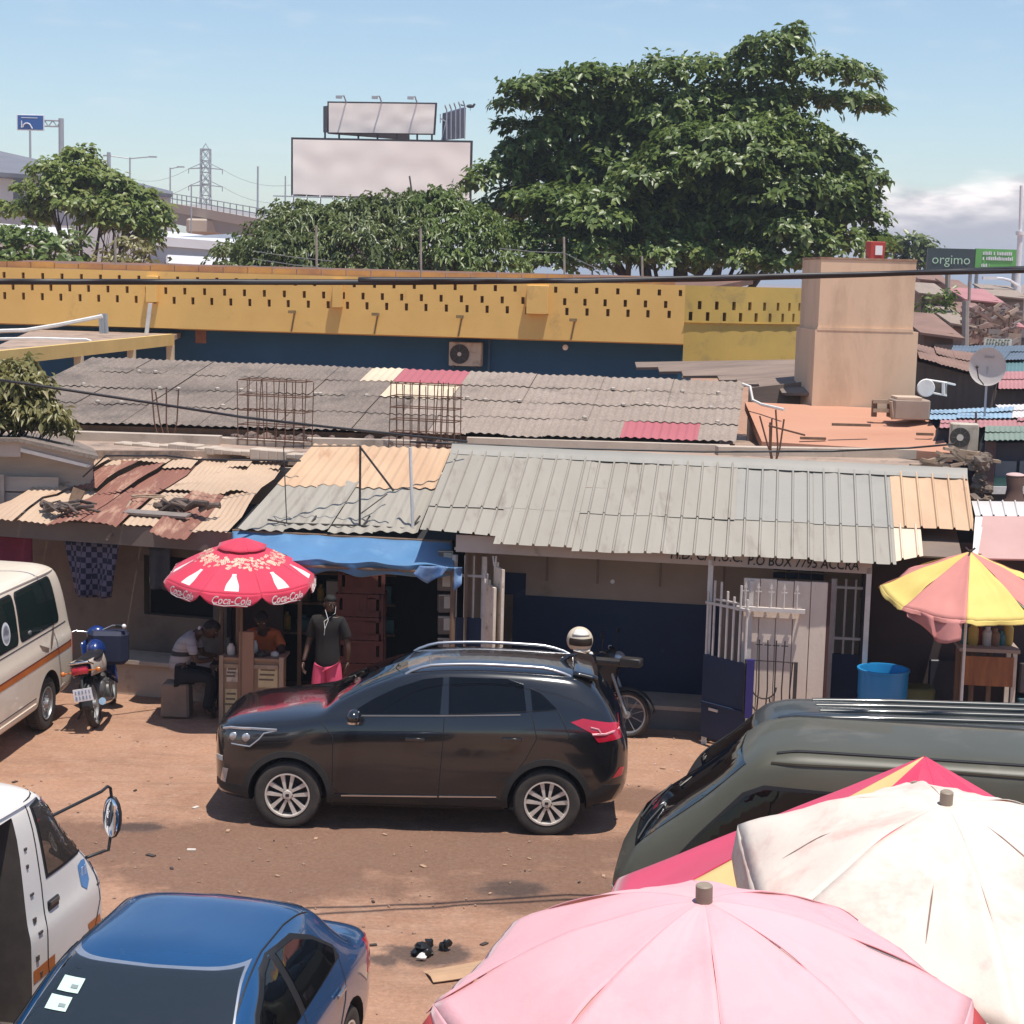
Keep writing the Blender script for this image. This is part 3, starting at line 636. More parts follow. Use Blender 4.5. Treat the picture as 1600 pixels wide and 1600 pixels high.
# the leafy hedge of trees left of it, three neighbours
for i, (lb, cl, lf) in enumerate((
    ('dusty green bushy tree with vines below the left end of the billboard', [(432, 338, .5, .35, 0), (485, 328, .45, .3, .2), (395, 405, 1.2, .8, 0), (420, 375, 1.0, .6, 0), (455, 355, 1.1, .7, 0), (470, 345, .8, .5, -.5), (500, 345, .9, .5, 0), (450, 395, 1.5, .9, -.8), (510, 385, 1.2, .9, -1), (400, 430, 1.4, .6, -1), (470, 425, 1.5, .7, -1)], LEAF_MID),
    ('dense bushy tree with drooping leaves below the middle of the big billboard', [(648, 310, .5, .3, 0), (575, 322, .5, .3, .2), (560, 350, 1.2, .7, 0), (600, 325, .9, .5, 0), (625, 335, 1.0, .6, 0), (530, 340, .8, .5, 0), (580, 385, 1.5, .9, -.8), (640, 375, 1.2, .8, -.8), (560, 425, 1.6, .7, -1), (640, 420, 1.4, .7, -1)], LEAF_MID),
    ('bushy tree under the right end of the billboard, merging with the huge tree', [(695, 308, .5, .3, 0), (670, 325, 1.0, .6, 0), (700, 335, .9, .6, 0), (690, 370, 1.2, .8, -.6), (740, 365, 1.0, .8, -.6), (760, 385, .9, .7, -.5), (700, 415, 1.5, .8, -1), (770, 420, 1.2, .6, -1), (740, 345, .8, .5, 0)], LEAF_DK))):
    b0 = W(cl[0][0]+40, 430, 56); tree('bushy_tree', lb, 'tree', (b0.x, 56, 0), .22, 7.5, cl, 56, 4, .20, .085, 14, 7, lf, 5, 20+i, 'bushy trees behind the yellow parapet', droop=.8)
# far left tree and neighbours
lt = [(128, 245, .45, .3, 0), (110, 252, .45, .3, 0), (145, 262, .4, .3, 0), (85, 270, .7, .35, 0), (120, 285, 1.0, .5, -.3), (165, 290, .9, .4, 0), (200, 305, .8, .4, 0), (80, 305, .8, .45, -.4), (55, 330, .7, .4, -.2), (30, 300, .35, .2, 0), (120, 325, 1.0, .5, -.8), (180, 330, 1.0, .5, -.5), (225, 330, .8, .45, 0), (245, 355, .6, .4, 0), (205, 355, .8, .35, -.5), (165, 350, .8, .35, -.6), (15, 330, .6, .3, .3), (60, 345, .5, .25, 0), (225, 375, .6, .3, -.3)]
b0 = W(132, 420, 66)
tree('leafy_tree', 'bright yellow green tree with open crown in front of the grey roofed hall', 'tree', (b0.x, 66, 0), .24, 8.5, [(x, y, r*1.15, z*1.3, d) for x, y, r, z, d in lt], 66, 4, .26, .16, 17, 7, LEAF_LT, 6, 31)
b0 = W(40, 420, 60); tree('dark_bush', 'dark green bushy tree low at the far left behind the parapet', 'tree', (b0.x, 60, 0), .18, 6.5, [(-20, 375, 1.2, .6, 0), (30, 380, 1.0, .6, 0), (80, 390, 1.0, .6, 0), (20, 410, 1.3, .5, -.5), (95, 412, 1.0, .4, -.5), (110, 380, .6, .5, 0)], 60, 3, .3, .17, 6, 7, LEAF_DK, 4, 37)
b0 = W(215, 420, 60); tree('dry_bush', 'half dry brownish bush right of the leafy tree trunk', 'tree', (b0.x, 60, 0), .12, 6.2, [(200, 390, .7, .5, 0), (235, 400, .6, .4, 0), (165, 405, .6, .4, 0), (210, 418, .9, .3, -.3)], 60, 3, .28, .13, 4.5, 6, LEAF_DRY, 4, 41)
for i, (x, y, lb) in enumerate(((1408, 380, 'small distant tree right of the red box on the tower'), (1440, 388, 'tiny far tree beside the dark green banner'))):
    b0 = W(x, 430, 105); tree('distant_tree', lb, 'tree', (b0.x, 105, 0), .2, 8, [(x-8, y+10, .9, .7, 0), (x+6, y, .8, .6, 0), (x+12, y+16, .9, .7, 0), (x-3, y+28, 1.2, .8, 0)], 105, 3, .5, .3, 2.5, 7, LEAF_MID, 3, 51+i)
b0 = W(1462, 500, 58); tree('market_bush', 'dark green bush among the shacks right of the beige tower', 'tree', (b0.x, 58, 0), .1, 4, [(1452, 495, .6, .5, 0), (1470, 475, .5, .5, 0), (1475, 515, .7, .5, 0), (1450, 530, .5, .4, 0)], 58, 2, .25, .13, 7, 6, LEAF_DK, 3, 61)
# branch of a nearer tree reaching in from the left over the shed roofs
b0 = Vector((-8.6, 25.6, 0))
tree('overhanging_tree', 'near leafy tree reaching in at the left edge above the boarded gable', 'tree', b0, .16, 4.2, [(25, 600, .35, .3, 0), (45, 640, .4, .28, 0), (75, 655, .35, .2, -.1), (10, 655, .45, .3, 0), (15, 620, .4, .35, 0), (-40, 620, .7, .5, .2), (55, 610, .25, .2, 0), (-30, 660, .6, .35, 0), (85, 672, .25, .12, 0), (40, 578, .2, .15, .1)], 25, 2, .15, .060, 55, 7, LEAF_DRY, 5, 71, droop=.6)
# ================================================================ yellow parapet building
YEL = mat('ochre_yellow_paint', (.78, .485, .15), (.71, .435, .13), .8, .8, stain=(.42, .26, .10), sscale=1.1, slo=.60, shi=.80, bump=.15, bscale=12)
YELD = mat('shaded_yellow_paint', (.60, .40, .10), (.50, .34, .085), .8, .85, stain=(.30, .22, .10), sscale=1.6, slo=.55, shi=.75)  # yellow for the corner out of direct sun, its shade put into the colour
BLUEW = mat('deep_blue_paint', (.010, .075, .165), (.008, .06, .135), .7, .75, stain=(.03, .09, .15), sscale=3, slo=.62, shi=.72)
ROOFTOP = mat('rusty_roof_edge', (.22, .10, .065), (.13, .08, .06), 1.2, .9)
YQ, YA = (0, 42, 0), -.12; yu = Vector((cos(YA), sin(YA), 0)); yv = Vector((-sin(YA), cos(YA), 0))
def YP(s, d, z): return Vector(YQ)+yu*s+yv*d+Vector((0, 0, z))
hb = thing('yellow_building', 'long blue building with a yellow parapet pierced by rows of slots', 'building', YP(-4, 0, 0), 0)
def slotted(mb, P, s0, s1, z0, z1, period, sw, rows, depth=.16):
    """parapet skin with real recesses; P(s, d, z) maps to the world"""
    sl = [set() for _ in rows]; xs = {s0, s1}; zs = {z0, z1}; cells = []
    for r, (za, zb, off) in enumerate(rows):
        zs |= {za, zb}; s = s0+off
        while s+sw < s1: xs |= {s, s+sw}; cells.append((s, s+sw, za, zb)); s += period*random.uniform(.97, 1.03)
    xs, zs = sorted(xs), sorted(zs)
    key = {(round(a, 4), round(c, 4)) for a, b_, c, d in cells}
    for i in range(len(xs)-1):
        for j in range(len(zs)-1):
            a, b_, c, d = xs[i], xs[i+1], zs[j], zs[j+1]; hole = any(a >= q[0]-1e-6 and b_ <= q[1]+1e-6 and c >= q[2]-1e-6 and d <= q[3]+1e-6 for q in cells)
            k = depth if hole else 0.
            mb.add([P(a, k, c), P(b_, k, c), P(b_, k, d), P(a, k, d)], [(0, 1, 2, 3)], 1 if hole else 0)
    for a, b_, c, d in cells:
        f = [P(a, 0, c), P(b_, 0, c), P(b_, 0, d), P(a, 0, d)]; g = [P(a, depth, c), P(b_, depth, c), P(b_, depth, d), P(a, depth, d)]
        mb.add(f+g, [(0, 1, 5, 4), (1, 2, 6, 5), (2, 3, 7, 6), (3, 0, 4, 7)], 0)
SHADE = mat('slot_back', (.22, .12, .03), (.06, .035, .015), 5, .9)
RW = [(4.66, 4.83, .12), (4.89, 5.05, .36), (5.17, 5.31, .12)]
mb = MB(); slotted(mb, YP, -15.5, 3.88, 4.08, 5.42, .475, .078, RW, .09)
# coping and back of the parapet
mb.add([YP(-15.5, 0, 5.42), YP(3.88, 0, 5.42), YP(3.88, .22, 5.42), YP(-15.5, .22, 5.42), YP(-15.5, .22, 4.3), YP(3.88, .22, 4.3)], [(0, 1, 2, 3), (3, 2, 5, 4)])
mb.add([YP(-15.5, 0, 4.08), YP(3.88, 0, 4.08), YP(3.88, .9, 4.02), YP(-15.5, .9, 4.02)], [(3, 2, 1, 0)])
mb.build('parapet', [YEL, SHADE], hb, world=True, fix=False)
# rounded corner running back to the tower
mb = MB(); R_ = 3.2
def YC(s, d, z):
    a = s/R_; c = YP(3.88, R_, 0); r = R_-d; return Vector((c.x, c.y, 0))+yu*(sin(a)*r)+yv*(-cos(a)*r)+Vector((0, 0, z))
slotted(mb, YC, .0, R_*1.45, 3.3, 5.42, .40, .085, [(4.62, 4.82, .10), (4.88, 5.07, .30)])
mb.add([YC(0, -.05, 4.58)]+[YC(R_*1.45*k/10, -.05, 4.58) for k in range(1, 11)]+[YC(R_*1.45*k/10, .0, 4.53) for k in range(10, -1, -1)], [tuple(range(22))])
mb.build('corner_parapet', [YELD, SHADE], hb, world=True, fix=False)
mb = MB()
for s, w in ((-8.75, .26), (-4.25, .22), (.48, .50)):
    mb = MB(); T = frame(YP(s, -.10, 5.0), yu, (0, 0, 1)); mb.box((0, 0, 0), (w, .62 if w < .4 else .66, .2), T=T, bev=.015); mb.build('pilaster', YEL, hb, world=True)
mb = MB(); mb.add([YP(-15.5, .9, 0), YP(3.88, .9, 0), YP(3.88, .9, 4.05), YP(-15.5, .9, 4.05)], [(0, 1, 2, 3)]); mb.add([YP(3.88, .9, 0), YP(3.88, 9, 0), YP(3.88, 9, 5.), YP(3.88, .9, 5.)], [(0, 1, 2, 3)]); mb.build('wall', BLUEW, hb, world=True, fix=False)
mb = MB(); mb.slab([YP(-15.5, .3, 5.2), YP(3.6, .3, 5.2), YP(5.5, 9, 5.62), YP(-15.5, 9, 5.62)], .15); mb.build('roof', ROOFTOP, hb, world=True)
# raised, segmented kerb and rough rusty rim on the roof
mb = MB()
for k in range(32):
    s = -15.2+k*.95*.63; mb.box((0, 0, 0), (.56, .10, random.uniform(.10, .2)), T=frame(YP(s, .32, 5.49), yu, yv))
mb.build('coping_block', mat('patchy_coping', (.55, .30, .09), (.34, .17, .10), .9, .9), hb, world=True)
for s in (-5.3, -3.3, -1.3, 1.35):
    mb = MB(); p = YP(s, -.02, 4.55); mb.tube([YP(s, 0, 4.53), YP(s, -.14, 4.55)], .03, 6); mb.box((0, 0, 0), (.17, .10, .07), T=frame(YP(s-.02, -.18, 4.56), yu, yv)); mb.tube([YP(s-.01, -.01, 4.5), YP(s-.07, -.012, 4.1)], .012, 5)
    mb.build('floodlight', mat('brown_lamp', (.30, .20, .08), (.2, .13, .06), 5, .6), hb, world=True)
mb = MB(); mb.box((0, 0, 0), (.27, .3, .03), T=frame(YP(-7.85, .885, 3.86), yu, (0, 0, 1))); mb.build('bare_patch', mat('bare_brick', (.22, .10, .065), (.30, .16, .10), 9, .95), hb, world=True)
mb = MB(); mb.box((0, 0, 0), (.05, .05, 1.2), T=frame(YP(-.75, .84, 3.4), yu, yv)); mb.build('downpipe', flat('blue_pipe', (.03, .09, .17), .5), hb, world=True)
mb = MB(); mb.ball(YP(1.07, .86, 3.88), (.07, .03, .07), 12); mb.build('wall_lamp', flat('white_plastic', (.8, .8, .82), .4), hb, world=True)
# wires and slim poles on the roof
for x, y0, y1, lb in ((180, 370, 425, 'thin white pole on the parapet in front of the leafy tree'), (494, 352, 440, 'thin rusty pole on the parapet in front of the bushy trees'), (657, 357, 444, 'faint slanting pole on the parapet below the billboard'), (881, 370, 440, 'pale pole carrying a wire in front of the huge dark tree'), (1003, 400, 450, 'short pole on the parapet in front of the huge dark tree')):
    a, b_ = W(x, y0, 46), W(x+1, y1, 46); mb = MB(); mb.tube([(b_.x, b_.y, 5.3), b_, a], .03, 5); lab(mb.build('roof_pole', mat('pale_pole', (.42, .36, .30), (.3, .25, .2), 5, .8)), lb, 'pole')
for (x0, y0, x1, y1) in ((780, 388, 881, 395), (881, 395, 960, 430), (395, 392, 520, 408), (395, 404, 520, 420), (395, 415, 525, 430)):
    mb = MB(); mb.tube([W(x0, y0, 46), W((x0+x1)/2, (y0+y1)/2+1.5, 46), W(x1, y1, 46)], .012, 4); lab(mb.build('roof_wire', flat('pale_wire', (.3, .3, .3), .6)), 'faint loose wire strung over the yellow parapet', 'wire', 'wires over the yellow parapet')
def ac_unit(o, rz, label, w=.82, h=.56, stain=None, fan=.23, parent=None, group=None):
    h_ = thing('air_conditioner', label, 'air conditioner', o, rz, group)
    mb = MB(); mb.box((0, .15, h/2), (w, .30, h), bev=.02); mb.build('casing', mat('beige_casing', (.52, .45, .36), (.45, .38, .30), 4, .6, stain=(.25, .18, .12), sscale=4), h_)
    cx = -w*.17; mb = MB(); mb.lathe([(fan, 0), (fan, -.025), (fan*.96, -.025), (fan*.96, 0)], (cx, 0, h/2), 'y', 28, cap=False); mb.lathe([(fan, .001), (0, .001)], (cx, -.004, h/2), 'y', 28, cap=False)
    g = mb.build('fan_guard', flat('fan_black', (.03, .028, .027), .6), h_); mb = MB()
    for k in range(7): r = fan*(.2+.12*k); mb.tube([(cx+r*cos(a), -.028, h/2+r*sin(a)) for a in np.linspace(0, 2*pi, 24, False)], .004, 4, closed=True)
    for k in range(8): a = k*pi/4; mb.tube([(cx, -.03, h/2), (cx+fan*.95*cos(a), -.03, h/2+fan*.95*sin(a))], .004, 4)
    mb.build('grille', flat('fan_wire', (.16, .14, .12), .5), g)
    mb = MB(); mb.lathe([(.05, -.035), (.05, -.02)], (cx, 0, h/2), 'y', 14); mb.build('hub', flat('hub_pale', (.6, .55, .48), .5), h_)
    mb = MB()
    for s in (-1, 1): mb.box((s*w*.35, .15, -.03), (.05, .34, .06))
    mb.build('bracket', IRON, h_); return h_
p = YP(-1.28, .5, 3.38); ac_unit(p, YA, 'beige air conditioner unit on the blue wall above the pink roof sheet', .78, .56)
# ================================================================ beige tower
TOW = mat('beige_render', (.72, .50, .335), (.66, .45, .295), .9, .9, stain=(.44, .29, .19), sscale=.9, slo=.50, shi=.80, stretch=(1.6, 1.6, .5), bump=.12, bscale=9)
a, b_ = W(1283, 405, 31), W(1433, 403, 31); h = thing('water_tower', 'tall plain beige rendered tower at the right end of the yellow building', 'tower', ((a.x+b_.x)/2, 31, 0), .03)
wd = b_.x-a.x; mb = MB(); zl = W(1350, 517, 31).z
z1 = a.z; mb.box((0, .85, (zl+z1)/2), (wd, 1.7, z1-zl)); mb.build('upper_shaft', TOW, h)
mb = MB(); mb.box((.02, .85, zl/2), (wd+.14, 1.76, zl)); mb.build('lower_shaft', TOW, h)
mb = MB(); mb.box((-.01, -.02, zl+.02), (wd+.02, .035, .05)); mb.build('ledge', TOW, h)
mb = MB(); mb.box((0, .85, z1+.02), (wd+.02, 1.72, .035)); mb.build('rim', mat('rusty_rim', (.25, .11, .07), (.45, .3, .2), 3, .9), h)
p = W(1367, 401, 31.6); h = thing('crate', 'red plastic crate standing on top of the beige tower', 'crate', (p.x, p.y, z1+.035), .2)
mb = MB(); mb.box((0, 0, .15), (.27, .2, .30), taper=1.1, bev=.015); mb.build('body', mat('faded_red', (.45, .05, .04), (.35, .04, .035), 6, .6), h)
mb = MB(); mb.box((.02, -.113, .15), (.13, .01, .16)); mb.build('sticker', SIGNWHITE, h)
# ================================================================ grey fibre cement roof
GREYR = mat('grey_fibre_sheet', (.180, .140, .116), (.235, .188, .155), .6, .95, stain=(.10, .082, .07), sscale=.9, slo=.5, shi=.7, fine=.5, bscale=30)
PALER = mat('paler_fibre_sheet', (.265, .208, .168), (.32, .255, .21), .7, .95, stain=(.14, .115, .10), sscale=1.3, slo=.55, shi=.75, fine=.4, bscale=30)
DAB = flat('mortar_dab', (.5, .43, .36), .9)
PINKR = mat('faded_pink_sheet', (.40, .115, .13), (.36, .10, .115), .6, .75)
CREAMR = mat('cream_sheet', (.62, .50, .36), (.52, .41, .29), .8, .8)
A, B, C, D = G(-45, 655, 3.08), G(1150, 690, 3.08), G(1163, 597, 3.82), G(145, 558, 3.82)
hg = thing('low_house', 'long low house under a grey corrugated fibre cement roof with pink patches', 'house', ((A.x+B.x)/2, A.y+.6, 0))
def pk(c, r):
    if (r == 3 and c in (10, 11)) or (r == 0 and c in (17, 18)): return 2
    if (r == 2 and c in (10, 11)) or (r == 3 and c == 9) or (r == 2 and c == 12 and random.random() < .0): return 3
    return 1 if c+random.random()*1.6 > 12.4 else 0
mb = MB(); roof_sheets(mb, A, B, C, D, 20, 4, .135, .012, 'sine', pk, .04, .008, .1, 5)
rf = mb.build('roof', [GREYR, PALER, PINKR, CREAMR], hg, 60, world=True, fix=False)
mb = MB(); off = Vector((0, .55, -.2))
q = [A+off, B+off, C+Vector((0, 0, -.2)), D+Vector((0, 0, -.2))]
mb.add([(q[0].x, q[0].y, 0), (q[1].x-.2, q[1].y, 0), (q[1].x-.2, q[1].y, q[1].z+.1), (q[0].x, q[0].y, q[0].z+.1), (q[2].x-.2, q[2].y, 0), (q[2].x-.2, q[2].y, q[2].z), (q[3].x, q[3].y, 0), (q[3].x, q[3].y, q[3].z)], [(0, 1, 2, 3), (1, 4, 5, 2), (6, 0, 3, 7), (4, 6, 7, 5)])
mb.build('wall', CONC, hg, world=True)
mb = MB(); mb.slab([A+Vector((0, .12, -.16)), B+Vector((0, .12, -.16)), B+Vector((0, .12, -.05)), A+Vector((0, .12, -.05))], .04); mb.build('fascia', WOOD, hg, world=True)
random.seed(5)
for k in range(30):
    mb = MB()
    u, v = random.random(), random.choice((.27, .5, .52, .76)); p = (A*(1-u)+B*u)*(1-v)+(D*(1-u)+C*u)*v; mb.ball(p+Vector((0, 0, .03)), (.05, .05, .03), 6); mb.build('roof_bolt_cap', DAB, hg, world=True)
# ================================================================ concrete slab between the roofs, with rubble and rebar
SL = [G(-60, 668, 2.92), G(1160, 688, 2.92), W(1490, 700, 26.6), W(1500, 738, 24.4), G(1060, 724, 2.95), G(700, 704, 2.95), G(170, 706, 2.9), G(-60, 702, 2.9)]
hs = thing('concrete_roof_building', 'unfinished flat concrete roof with rubble and starter bars between the shed roofs', 'building', (SL[4]+SL[0])/2*1)
mb = MB(); n = len(SL); top = [Vector((p.x, p.y, 2.92)) for p in SL]
mb.add(top+[Vector((p.x, p.y, 2.72)) for p in top], [tuple(range(n-1, -1, -1)), tuple(range(n, 2*n))]+[(i, (i+1) % n, (i+1) % n+n, i+n) for i in range(n)]); mb.build('roof_slab', CONC, hs, world=True)
mb = MB(); ins = [top[0].lerp(top[3], .02), top[1], top[3], top[4], top[7]]
f0, f1 = Vector((top[7].x, top[7].y+.5, 0)), Vector((top[3].x-.2, top[3].y+.5, 0)); mb.slab([f0, f1, f1+Vector((0, 0, 2.72)), f0+Vector((0, 0, 2.72))], .2); mb.build('wall', CONCP, hs, world=True)
mb = MB()
for (x0, y0, x1, y1, zz, hh, dd) in ((95, 676, 345, 684, 2.92, .14, .22), (340, 682, 480, 690, 2.92, .1, .2), (730, 684, 1140, 696, 2.92, .12, .2), (1120, 700, 1490, 706, 2.92, .14, .25), (480, 686, 650, 690, 2.92, .13, .2)):
    p, q = G(x0, y0, zz+.1), G(x1, y1, zz+.1); u = (q-p); L = u.length; mb.box((0, 0, 0), (L, hh, dd), T=frame((p.x+q.x and (p.x+q.x)/2, (p.y+q.y)/2, zz+hh/2-.01), u, (0, 0, 1)))
mb.build('kerb', CONCP, hs, world=True)
# wavy cement fillet above the rusty shed
mb = MB(); random.seed(4)
for k in range(22):
    x0 = 190+k*14; p, q = G(x0, 689+k*.9, 2.95), G(x0+15, 690+k*.9, 2.95); hh = random.uniform(.05, .16)
    mb.box((0, 0, 0), ((q-p).length, .28, hh), T=frame((p+q)/2-Vector((0, .2, .03)), q-p, (0, 1, 0)), bev=.02)
mb.build('cement_fillet', CONCP, hs, world=True)
def rock(mb, c, r, seed):
    vs = []; n, m_ = 7, 5
    for i in range(m_):
        for k in range(n):
            a, t_ = pi*i/(m_-1), 2*pi*k/n; d = Vector((sin(a)*cos(t_), sin(a)*sin(t_), cos(a)*.7)); vs.append(Vector(c)+d*r*(.75+.6*noise.noise(d*1.7+Vector((seed, 0, 0)))))
    mb.add(vs, [(i*n+k, (i+1)*n+k, (i+1)*n+(k+1) % n, i*n+(k+1) % n) for i in range(m_-1) for k in range(n)])
mb = MB(); random.seed(9)
for k in range(230):
    x = random.choice((random.uniform(360, 500), random.uniform(600, 730), random.uniform(400, 720))); y = random.uniform(664, 694)+(x-500)*.02; p = G(x, y, 2.95); rock(mb, p, random.uniform(.04, .15), k)
lab(mb.build('rubble', mat('dark_rubble', (.20, .13, .10), (.10, .075, .065), 5, .95)), 'broken concrete rubble strewn along the flat roof under the rebar cages', 'rubble', kind='stuff')
def cage(px0, px1, y0, y1, nv, nh, label, z=2.95):
    c0, c1 = W(px0, y1, 26.9), W(px1, y1, 26.6); c0.z = c1.z = z; u = c1-c0; Lx = u.length; dpt = .35; hh = W((px0+px1)/2, y0, (c0.y+c1.y)/2).z-z
    h = thing('rebar_cage', label, 'rebar cage', (c0+c1)/2, atan2(u.y, u.x), 'rebar cages on the flat roof')
    for nm, dy in (('front', -dpt/2), ('rear', dpt/2)):
        mb = MB()
        for i in range(nv): x = -Lx/2+Lx*i/(nv-1)+random.uniform(-.02, .02); mb.tube([(x, dy, -.05), (x+random.uniform(-.05, .05), dy+random.uniform(-.03, .03), hh+random.uniform(-.05, .05))], .0075, 5)
        mb.build('upright_bar', RUSTY, h)
    mb = MB()
    for k in range(nh): zz = .05+hh*.95*k/(nh-1)+random.uniform(-.01, .01); mb.tube([(-Lx/2, -dpt/2, zz), (Lx/2, -dpt/2, zz), (Lx/2, dpt/2, zz), (-Lx/2, dpt/2, zz)], .008, 5, closed=True)
    mb.build('stirrup', RUSTY, h)
cage(380, 481, 594, 657, 8, 5, 'left rusty rebar cage on the flat roof, in front of plain grey sheets')
cage(615, 716, 600, 668, 10, 6, 'right rusty rebar cage on the flat roof, in front of the cream roof sheets')
def bars(lst, r, name, label, cat='rebar'):
    for P in lst: mb = MB(); mb.tube(P, r, 5); lab(mb.build(name, RUSTY), label, cat, 'starter bars: '+label)
def bent(x, y0, y1, z=2.92, dx=0, dy_=None):
    b_ = G(x+dx, y1, z); t_ = W(x, y0, b_.y); return [b_-Vector((0, 0, .05)), b_.lerp(t_, .3)+Vector((-.03 if dx > 0 else .03, 0, 0)), t_]
bars([bent(237, 608, 680, dx=10), bent(243, 612, 680, dx=14), bent(260, 605, 682, dx=4), bent(279, 608, 680, dx=-8)], .012, 'starter_bar', 'thin bent starter bar on the flat roof above the rusty shed')
bars([bent(1187, 650, 715, dx=22), bent(1206, 654, 722, dx=2), bent(1212, 640, 722), bent(1203, 660, 722, dx=4), bent(1225, 655, 720, dx=-14), [W(1201, 665, 25), W(1258, 680, 25)]], .014, 'starter_bar', 'rusty starter bar of the cluster in front of the orange roof')
bars([[W(1515, 660, 27), W(1521, 686, 27)], [W(1525, 645, 27), W(1526, 690, 27)]], .016, 'starter_bar', 'dark upright bar beside the round fan of the roof air conditioner')
# ================================================================ orange felt roof
ORANGE = mat('terracotta_felt', (.50, .255, .165), (.45, .22, .14), .5, .95, stain=(.36, .15, .085), sscale=.8, slo=.58, shi=.8, stretch=(.4, 2, 1))
h = thing('flat_roof_house', 'flat house with an orange terracotta coloured roof below the beige tower', 'house', W(1330, 690, 29)*1)
P4 = [W(1190, 698, 28.3), W(1490, 691, 27.2), W(1452, 655, 29.5), W(1362, 637, 30.9), W(1164, 628, 31.2)]
P4[0].z = P4[1].z = 3.04
mb = MB(); n = len(P4); mb.add([*P4]+[p-Vector((0, 0, .14)) for p in P4], [tuple(range(n)), tuple(range(2*n-1, n-1, -1))]+[(i, i+n, (i+1) % n+n, (i+1) % n) for i in range(n)]); mb.build('roof', ORANGE, h, world=True)
mb = MB(); c = sum(P4, Vector())/n; R4 = [c.lerp(p, .96) for p in P4]; mb.add([(p.x, p.y, 0) for p in R4]+[(p.x, p.y, p.z-.14) for p in R4], [(i, (i+1) % n, (i+1) % n+n, i+n) for i in range(n)]); mb.build('wall', CONCP, h, world=True)
mb = MB(); 
for (x0, y0, x1, y1) in ((1432, 678, 1458, 681), (1250, 690, 1290, 693), (1300, 663, 1360, 668)): p, q = W(x0, y0, 28.2), W(x1, y1, 28.2); p.z = q.z = max(p.z, 3.12); mb.box((p+q)/2, ((q-p).length, .06, .04))
mb.build('batten', WOOD, h, world=True)
mb = MB(); mb.tube([W(1160, 600, 30.6), W(1172, 604, 30.5), W(1176, 625, 30.4), W(1190, 632, 30.2), W(1225, 640, 29.6)], .025, 6); lab(mb.build('white_hose', WHITEP), 'pale hose hanging from the grey roof corner onto the orange roof', 'hose')
# old plank and sheet lean-to between grey roof and tower
h = thing('lean_to', 'dark lean to of old grey boards between the grey roof and the beige tower', 'shed', W(1210, 600, 32)*1)
mb = MB(); random.seed(8); OLDW = mat('silvered_boards', (.26, .19, .15), (.17, .125, .10), 2, .95, stretch=(.3, 2, 2))
for k in range(7):
    y = 578+k*4.2; p, q = W(1000+k*38+random.uniform(-10, 10), y-4+k*2.4, 35-.55*k), W(1292-random.uniform(0, 30), y-8+k*3.2, 34.2-.5*k); mb.slab([p, q, q+Vector((0, .5, .08)), p+Vector((0, .5, .08))], .05)
mb.build('roof', OLDW, h, world=True)
mb = MB(); p, q = W(1170, 628, 32.0), W(1262, 620, 32.0); mb.slab([(p.x, p.y, 0), (q.x, q.y, 0), (q.x, q.y, W(1262, 596, 32).z), (p.x, p.y, W(1170, 606, 32).z)], .1); mb.build('wall', OLDW, h, world=True)
# ================================================================ yellow edged flat canopy at the left
h = thing('flat_canopy', 'flat concrete canopy with a yellow edge beam on posts at the left', 'canopy', W(120, 560, 37)*1)
e0, e1 = G(-40, 556, 3.95), G(268, 525, 3.95); k0, k1 = G(-40, 514, 3.95), G(250, 519, 3.95)
mb = MB(); mb.slab([e0, e1, Vector((e1.x-.2, e1.y+2.2, 3.95)), Vector((e0.x-2.5, e1.y+2.2, 3.95))], .12); mb.build('roof_slab', CONC, h, world=True)
mb = MB(); u = (e1-e0); mb.box((0, 0, 0), (u.length, .14, .26), T=frame((e0+e1)/2+Vector((0, 0, -.08)), u, (0, 1, 0))); mb.build('edge_beam', mat('cream_yellow_paint', (.68, .47, .17), (.58, .39, .14), 1, .8), h, world=True)
for t_ in (.17, .45, .74, .99): p = e0.lerp(e1, t_); mb = MB(); mb.box((p.x, p.y+.05, 1.87), (.16, .16, 3.74)); mb.build('post', mat('cream_post', (.66, .55, .36), (.55, .45, .3), 2, .8), h, world=True)
mb = MB(); mb.tube([W(-20, 518, 39), W(40, 516, 39), W(90, 508, 39), (W(130, 500, 39)), W(160, 494, 39)], .045, 6); lab(mb.build('white_pipe', WHITEP), 'long pale pipe sagging over the flat canopy with the yellow edge', 'pipe')
mb = MB(); mb.tube([W(-20, 530, 38), W(60, 529, 38), W(135, 531, 38), W(150, 537, 38)], .035, 6); lab(mb.build('white_pipe', WHITEP), 'short pale pipe lying near the front of the flat canopy', 'pipe')
mb = MB(); mb.tube([W(229, 521, 40), W(235, 474, 40)], .05, 6); lab(mb.build('white_pipe', WHITEP), 'white upright pipe leaning in front of the yellow parapet', 'pipe')
for x in (158, 162, 167): mb = MB(); mb.tube([W(x, 521, 40), W(x+random.uniform(-2, 2), 490, 40)], .04, 5); lab(mb.build('pipe_stub', GALV), 'upright pipe stub of the small bunch on the flat canopy', 'pipe', 'pipe stubs on the canopy')
